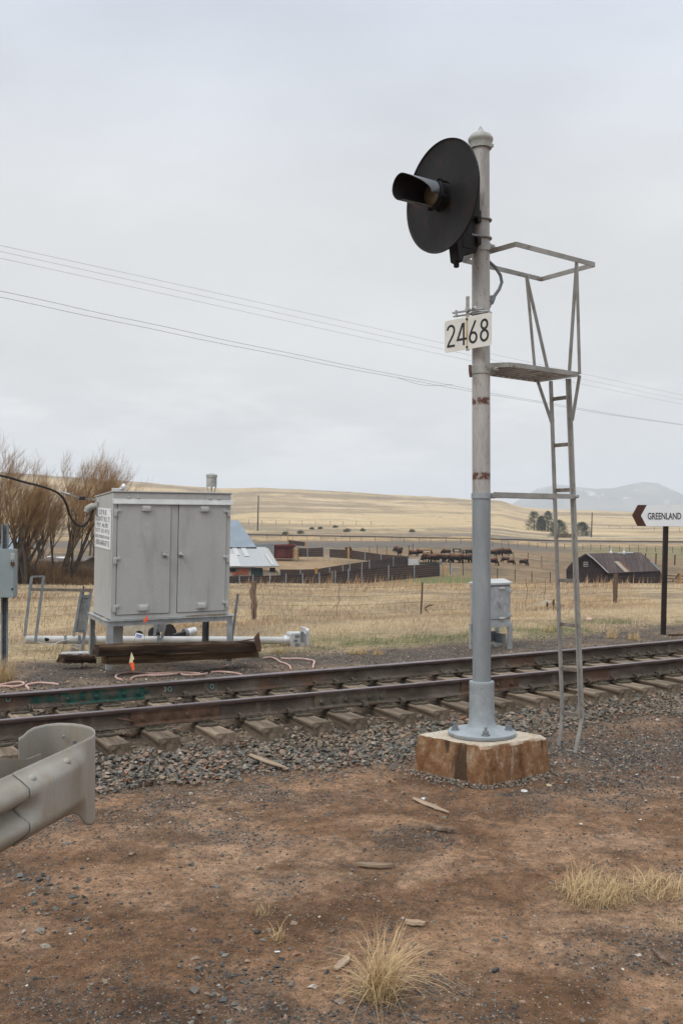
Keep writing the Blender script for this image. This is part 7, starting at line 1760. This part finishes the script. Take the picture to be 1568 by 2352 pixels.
# ------------------------------------------------------------------ bison
def fur():
    m = NT('bison_fur'); sp = m.n.new('ShaderNodeSeparateXYZ'); m.l.new(m.tc.outputs['Object'], sp.inputs[0])
    nn = m.noise(m.vec(), 7, 5, .6)
    z = m.math('ADD', sp.outputs[2], m.math('MULTIPLY', m.math('SUBTRACT', nn, .5), .5))
    c = m.ramp(m.rng(z, 0.25, 1.0), [(0.0, (.007, .005, .005)), (.40, (.018, .012, .010)), (.58, (.085, .043, .027)), (1.0, (.26, .145, .085))])
    hd = m.rng(sp.outputs[0], 0.42, 0.62, 0, 1, True); c = m.mixc(hd, c, (.018, .012, .010))
    m.col(c); m.set(.95, 0, .1); return m.m
M['fur'] = fur()
def bison_mesh(graze, nm):
    m = MB()
    def loft(R, n=12):
        base = len(m.v)
        for i, (x, z, a, b) in enumerate(R):
            for k in range(n):
                t = 2 * math.pi * k / n; m.v.append(Vector((x, a * math.cos(t), z + b * math.sin(t) - (0.0))))
        for i in range(len(R) - 1):
            for k in range(n): m.f.append((base + i * n + k, base + i * n + (k + 1) % n, base + (i + 1) * n + (k + 1) % n, base + (i + 1) * n + k)); m.mi.append(0)
        m.f.append(tuple(base + k for k in range(n))[::-1]); m.f.append(tuple(base + (len(R) - 1) * n + k for k in range(n))); m.mi += [0, 0]
    loft([(-.72, .58, .05, .07), (-.68, .58, .14, .17), (-.52, .57, .19, .22), (-.3, .555, .21, .235), (-.08, .555, .225, .26), (.1, .585, .24, .31), (.26, .63, .235, .36), (.38, .63, .21, .34), (.47, .60, .18, .28), (.53, .56, .15, .22)])
    if graze: loft([(.40, .50, .14, .2), (.54, .38, .15, .2), (.64, .26, .14, .17), (.70, .15, .11, .13), (.735, .07, .08, .08)]); hp = (.62, .36)
    else: loft([(.42, .58, .15, .22), (.56, .52, .16, .22), (.68, .43, .14, .19), (.77, .33, .10, .13), (.83, .27, .07, .08)]); hp = (.62, .62)
    for x, y, fr_ in ((.27, .12, 1), (.33, -.12, 1), (-.50, .12, 0), (-.58, -.12, 0)):
        if fr_: m.tube([(x, y, .5), (x + .01, y, .3), (x + .015, y, .17), (x, y, .05), (x + .015, y, 0)], [.13, .085, .05, .038, .045], 8)
        else: m.tube([(x, y, .55), (x + .06, y, .38), (x - .05, y, .22), (x - .03, y, .06), (x - .01, y, 0)], [.14, .10, .045, .036, .042], 8)
    m.tube([(-.70, 0, .66), (-.76, 0, .56), (-.77, 0, .38), (-.75, 0, .3)], [.03, .02, .016, .03], 6)
    m.tube([(.60, 0, hp[1] - .26), (.58, 0, hp[1] - .36), (.60, 0, max(.03, hp[1] - .46))], [.09, .06, .02], 8)
    tmp = m.build('tmp', M['fur']); rm = tmp.modifiers.new('r', 'REMESH'); rm.mode = 'VOXEL'; rm.voxel_size = .028; sm2 = tmp.modifiers.new('s', 'SMOOTH'); sm2.iterations = 2; sm2.factor = .5
    dg = bpy.context.evaluated_depsgraph_get(); dg.update(); me = bpy.data.meshes.new_from_object(tmp.evaluated_get(dg)); bpy.data.objects.remove(tmp)
    me.materials.clear(); me.materials.append(M['fur']); me.polygons.foreach_set('use_smooth', [True] * len(me.polygons)); me.name = nm
    hm = MB()
    for sg in (-1, 1): hm.tube([(hp[0], .11 * sg, hp[1]), (hp[0] + .0, .18 * sg, hp[1] + .02), (hp[0], .195 * sg, hp[1] + .09)], [.022, .016, .004], 6)
    return me, hm.mesh('horns', M['cable'])
BG, BGH = bison_mesh(True, 'bison_grazing'); BS, BSH = bison_mesh(False, 'bison_standing')
HERD = [ # centre x, top y, foot y, heading (degrees, 0 = facing right), grazing, label
    (914, 1254, 1270, 200, 0, 'brown bison standing behind the lone dark one, head to the left'),
    (917, 1257, 1276, 265, 0, 'dark bison facing the viewer apart from the herd'),
    (964, 1261, 1277, 185, 0, 'bison at the left end of the herd, back row'),
    (985, 1262, 1275, 350, 1, 'bison partly behind the yellow feeder'),
    (980, 1270, 1291, 215, 0, 'large bison at the left end of the front row'),
    (1003, 1270, 1291, 190, 1, 'second bison from the left in the front row'),
    (1020, 1273, 1291, 250, 1, 'dark bison facing forward in the middle left of the front row'),
    (1024, 1260, 1275, 175, 0, 'bison in the back row left of the green feeders'),
    (1034, 1271, 1292, 10, 0, 'bison facing right in the middle of the front row'),
    (1050, 1272, 1293, 330, 1, 'bison in the front row under the left green feeder'),
    (1064, 1272, 1292, 200, 0, 'bison in the front row under the right green feeder'),
    (1077, 1272, 1293, 285, 0, 'bison at the right end of the front row, beside the mast'),
    (1079, 1260, 1276, 20, 0, 'back row bison half hidden by the mast on its left side'),
    (1134, 1261, 1279, 330, 0, 'bison just right of the mast in the upper group'),
    (1147, 1258, 1278, 345, 0, 'middle bison of the upper group right of the mast'),
    (1162, 1258.5, 1277, 15, 0, 'right bison of the upper group right of the mast'),
    (1132, 1280, 1299, 340, 1, 'grazing bison close to the mast in the lower group'),
    (1159, 1278, 1292, 170, 1, 'smaller bison facing left in the lower group'),
    (1174, 1284, 1297, 0, 1, 'small bison grazing to the right in the lower group'),
    (1203, 1283, 1299, 320, 1, 'solitary grazing bison at the right of the lower group'),
    (948, 1263, 1278, 160, 1, 'bison grazing just left of the herd, nearest the lone one'), (994, 1272, 1292, 20, 0, 'bison wedged between the two at the left of the front row'), (1042, 1272, 1292, 200, 1, 'dark bison wedged in the middle right of the front row'),
    (800, 1255, 1266, 10, 1, 'tawny bison behind the farthest corral fence'), (1095, 1271, 1291, 190, 1, 'bison hidden mostly behind the signal mast')]
for cx, yt_, yb_, hd_, gz, lb in HERD:
    b = GT(cx, yb_, 110); h_ = (yb_ - yt_) * b.y / F * 1.14
    o = bpy.data.objects.new('bison', BG if gz else BS); COL.objects.link(o); o.location = (b.x, b.y, b.z - .02); o.rotation_euler = (0, 0, math.radians(hd_)); o.scale = (h_ * .9, h_ * 1.05, h_)
    tag(o, lb, 'bison', 'bison herd in the pasture'); hc = bpy.data.objects.new('horns', BGH if gz else BSH); COL.objects.link(hc); hc.parent = o

# ------------------------------------------------------------------ pines on the far slope
def pine(px, yt_, yb_, wpx, label, seed):
    r = np.random.RandomState(seed); b = GT(px, yb_, 250); t = W(px, yt_, b.y); h = t.z - b.z; w_ = wpx * b.y / F / 2 * 1.15
    root = thing('pine_tree', label, 'tree', b, 0, 'pines on the far slope')
    m = MB(); m.tube([b - Vector((0, 0, .3)), b + Vector((0.05, 0, h * .5)), t - Vector((0, 0, h * .06))], [h * .035, h * .022, .03], 7); rel(root, m, 'trunk', M['pine_bark'])
    n = 60; C = []; 
    for i in range(n):
        f = (i + .5) / n; zz = .04 + .92 * f; rad = w_ * 1.15 * (1 - f) ** .45 * (.75 + .3 * r.rand()); a = i * 2.4 + r.rand(); C.append((rad * .8 * math.cos(a), rad * .8 * math.sin(a), h * zz, w_ * (.26 + .36 * (1 - f) * r.rand()) + .15))
    V = []; Fc = []
    for (x, y, z, s_) in C:
        k = 95; d = r.randn(k, 3); d /= np.linalg.norm(d, axis=1)[:, None]; rr = s_ * .88 * r.rand(k, 1) ** .4; c = np.array([x, y, z]) + d * rr * np.array([1.15, 1.15, .55])
        e1 = r.randn(k, 3) * .14; e2 = r.randn(k, 3) * .14; q = len(V) * 0
        V.append(np.stack([c, c + e1 + [0, 0, .05], c + e2], 1).reshape(-1, 3))
    V = np.concatenate(V); Fc = np.arange(len(V)).reshape(-1, 3); o = numpy_mesh('crown', V, Fc, M['needles'], parent=root)
for a in ((1226, 1174, 1218, 34, 'tall rounded pine at the left of the group', 1), (1243, 1184, 1220, 20, 'lower pine between the two tall ones', 2), (1258, 1173, 1221, 27, 'tall pine in the middle with visible trunk', 3), (1283, 1194, 1234, 38, 'broad low pine behind the ladder stile', 4), (1336, 1199, 1231, 34, 'separate pine between ladder and thin utility pole', 5)): pine(*a)
# scrub on the bank
for k, (px, py) in enumerate(((716, 1216), (735, 1215), (770, 1212), (797, 1222), (833, 1220), (946, 1222), (690, 1226), (655, 1228))):
    g = GT(px, py, 200); r = np.random.RandomState(50 + k); n = 500; d = r.randn(n, 3); d /= np.linalg.norm(d, axis=1)[:, None]; s_ = r.uniform(.7, 1.25); c = d * (r.rand(n, 1) ** .4) * s_ * [1.2, 1, .7] + [0, 0, s_ * .4]
    V = np.stack([c, c + r.randn(n, 3) * .16, c + r.randn(n, 3) * .16], 1).reshape(-1, 3); o = numpy_mesh('sagebrush', V, np.arange(len(V)).reshape(-1, 3), leafy('sage_leaves_%d' % k, (.05, .055, .035), (.085, .09, .055), (.13, .13, .08)) if k == 0 else bpy.data.materials['sage_leaves_0'], loc=g)
    tag(o, 'small grey green bush on the railway bank, %s of eight from the right' % dist_word([5, 4, 3, 2, 1, 0, 6, 7][k]), 'bush', 'bushes on the railway bank')

# ------------------------------------------------------------------ bare wind-swept willows
def willow(px, yb_, hpx, seed, label, stems=4, lean=0.18, Z=None, spread=.3, dense=1.0):
    r = random.Random(seed); b = GT(px, yb_, 40) if Z is None else W(px, yb_, Z); h = hpx * b.y / F
    root = thing('willow_tree', label, 'tree', b, 0, 'bare willows at the left'); thick = MB(b); thin = MB(b)
    def grow(p, d, L_, rad, depth):
        n = 5; P = [p.copy()]; q = p.copy(); dd = d.copy()
        for i in range(n):
            dd = (dd + Vector((r.uniform(-.17, .17) + (.03 if depth > 1 else 0.0), r.uniform(-.17, .17), r.uniform(-.02, .10) + (.06 if depth else 0)))).normalized(); q = q + dd * L_ / n; P.append(q.copy())
        R = [rad * (1 - .62 * i / n) for i in range(n + 1)]
        (thick if depth <= 1 else thin).tube(P, R, 7 if depth == 0 else 5 if depth == 1 else 3, caps=False)
        if depth >= 4: return
        nb = (5, 6, 6, 5)[depth]
        nb = max(2, int(nb * dense + r.random()))
        for k in range(nb):
            f = r.uniform(.28 if depth else .35, 1.0); i = min(int(f * n), n - 1); s_ = P[i].lerp(P[i + 1], f * n - i)
            a = r.uniform(0, 6.283); sd = Vector((math.cos(a), math.sin(a), 0)); nd = (dd * .75 + sd * r.uniform(.25, .75) + Vector((lean, 0, .35))).normalized()
            grow(s_, nd, L_ * r.uniform(.48, .72), max(rad * (.42 + .1 * r.random()) * (1 - .4 * f), .0055), depth + 1)
    for k in range(stems):
        a = r.uniform(-1, 1); d = Vector((a * spread + lean, r.uniform(-.25, .25), 1)).normalized(); grow(b + Vector((a * .25, r.uniform(-.2, .2), -.1)), d, h * r.uniform(.42, .55), h * .016 * r.uniform(.7, 1.3), 0)
    thick.build('trunk', M['bark'], root); thin.build('crown', M['twig'], root, smooth=False)
for a in ((-35, 1345, 300, 1, 'bare willow cut by the left edge of the frame', 4), (28, 1341, 300, 2, 'tall bare willow behind the meter box', 4), (62, 1342, 285, 3, 'bare willow with thick dark trunk right of the meter box', 4),
          (98, 1338, 250, 8, 'orange brown leafless willow in the middle of the row', 3), (126, 1341, 290, 4, 'bare willow left of the fallen ladder frame tops', 3), (150, 1342, 300, 5, 'tall windswept bare willow next to the large cabinet', 4), (196, 1338, 285, 6, 'bare willow leaning right, partly behind the large cabinet', 3)):
    willow(*a, dense=0.98)
for px, hh, sd in ((290, 250, 31), (330, 262, 32), (372, 250, 33)): willow(px, 1335, hh, sd, {290: 'thin bare tree tops left of the cabinet lamp', 330: 'thin bare tree tops above the cabinet roof, middle', 372: 'thin bare tree tops above the cabinet roof, right'}[px], 1, .1, Z=80, dense=.45)
# low sheds and bits of white fencing among the willows
def shed(x0, x1, yt_, ye, yb_, Z, dep, label, wall, roof, over=.4):
    a, b = W(x0, yb_, Z), W(x1, yb_, Z); zt_, ze = W(x0, yt_, Z + dep / 2).z, W(x0, ye, Z).z; t = thing('shed', label, 'shed', a, 0, 'low sheds behind the willows')
    m = MB(); m.add([a, b, Vector((b.x, Z, ze)), Vector((a.x, Z, ze)), Vector((a.x, Z + dep, a.z)), Vector((b.x, Z + dep, a.z)), Vector((b.x, Z + dep, ze)), Vector((a.x, Z + dep, ze)), Vector((a.x, Z + dep / 2, zt_ - .1)), Vector((b.x, Z + dep / 2, zt_ - .1))], [(0, 1, 2, 3), (5, 4, 7, 6), (4, 0, 3, 8, 7), (1, 5, 6, 9, 2)]); rel(t, m, 'wall', wall, smooth=False)
    m = MB(); m.add([Vector((a.x - over, Z - over, ze - .1)), Vector((b.x + over, Z - over, ze - .1)), Vector((b.x + over, Z + dep / 2, zt_)), Vector((a.x - over, Z + dep / 2, zt_)), Vector((b.x + over, Z + dep + over, ze - .1)), Vector((a.x - over, Z + dep + over, ze - .1))], [(0, 1, 2, 3), (3, 2, 4, 5)]); o = rel(t, m, 'roof', roof, smooth=False); s_ = o.modifiers.new('s', 'SOLIDIFY'); s_.thickness = .12; return t
shed(-60, 22, 1236, 1262, 1345, 118, 8, 'pale blue roofed shed at the left edge behind the willows', M['dark_boards'], M['roof_blue'])
shed(98, 186, 1277, 1286, 1345, 105, 7, 'long low shed with patchy white roof behind the willows', M['shed_boards'], mk('patchy_white_roof', [(.4, (.10, .09, .08)), (.55, (.18, .16, .14)), (.62, (.7, .7, .7))], .5))
panel_fence('white_fence', 'short white slatted fence piece left of the large cabinet', [(181.5, 1323, 1341, 82), (203, 1323, 1340, 82)], M['white_trim'], slats=3, thick=.08, posth=1.05)
panel_fence('white_board_fence', 'narrow white board panel under the willows, above the ladder frame', [(104.5, 1321.5, 1339.5, 78), (109, 1321.5, 1339.5, 78)], M['white_trim'], slats=1, post=None)
panel_fence('white_board_fence', 'second narrow white board under the willows, right of the first', [(113.5, 1321.5, 1339, 78), (117, 1321.5, 1339, 78)], M['white_trim'], slats=2, post=None)
panel_fence('rail_fence', 'grey wooden rail fence between the willow trunks', [(133, 1328, 1343, 84), (155, 1326, 1342, 84), (180, 1328, 1343, 84)], M['post_wood'], slats=2, thick=.08, post='post_yellow', posth=1.1)
# undergrowth at the willows' feet
def under():
    r = np.random.RandomState(3); n = 42000; px = r.uniform(-40, 262, n); Z = r.uniform(60, 76, n); X = (px - 784) / F * Z; P = np.stack([X, Z, H(X, Z)], -1)
    hh = r.uniform(.2, 2.4, n) * fbm(X * .5, Z * .3, 3) ** 1.5 * 1.6; c = mixa(c3(.09, .06, .038) + X[:, None] * 0, c3(.26, .155, .08), r.rand(n)); V, Fc, C = blades(P, hh, .03 * np.ones(n), r.normal(.2, 1.6, n), r.uniform(.1, .9, n), c, 3, r)
    tag(numpy_mesh('undergrowth', V, Fc, M['grass'], C), 'brown scrubby undergrowth at the foot of the willows', 'undergrowth', None, 'stuff')
under()

# ------------------------------------------------------------------ air: one box of pale haze round everything
m = MB(); m.box((0, 0, 190), (17000, 17000, 480)); hz_ = m.build('haze', M['dark'], smooth=False)
hm = bpy.data.materials.new('haze_air'); hm.use_nodes = True; hm.node_tree.nodes.clear()
ho_ = hm.node_tree.nodes.new('ShaderNodeOutputMaterial'); pv = hm.node_tree.nodes.new('ShaderNodeVolumePrincipled')
pv.inputs['Color'].default_value = (0.84, 0.91, 1.0, 1); pv.inputs['Density'].default_value = HAZE; pv.inputs['Anisotropy'].default_value = 0.0
hm.node_tree.links.new(pv.outputs[0], ho_.inputs['Volume']); hz_.data.materials.clear(); hz_.data.materials.append(hm); tag(hz_, kind='stuff'); hz_['label'] = 'pale haze fading the far hills and mountains'
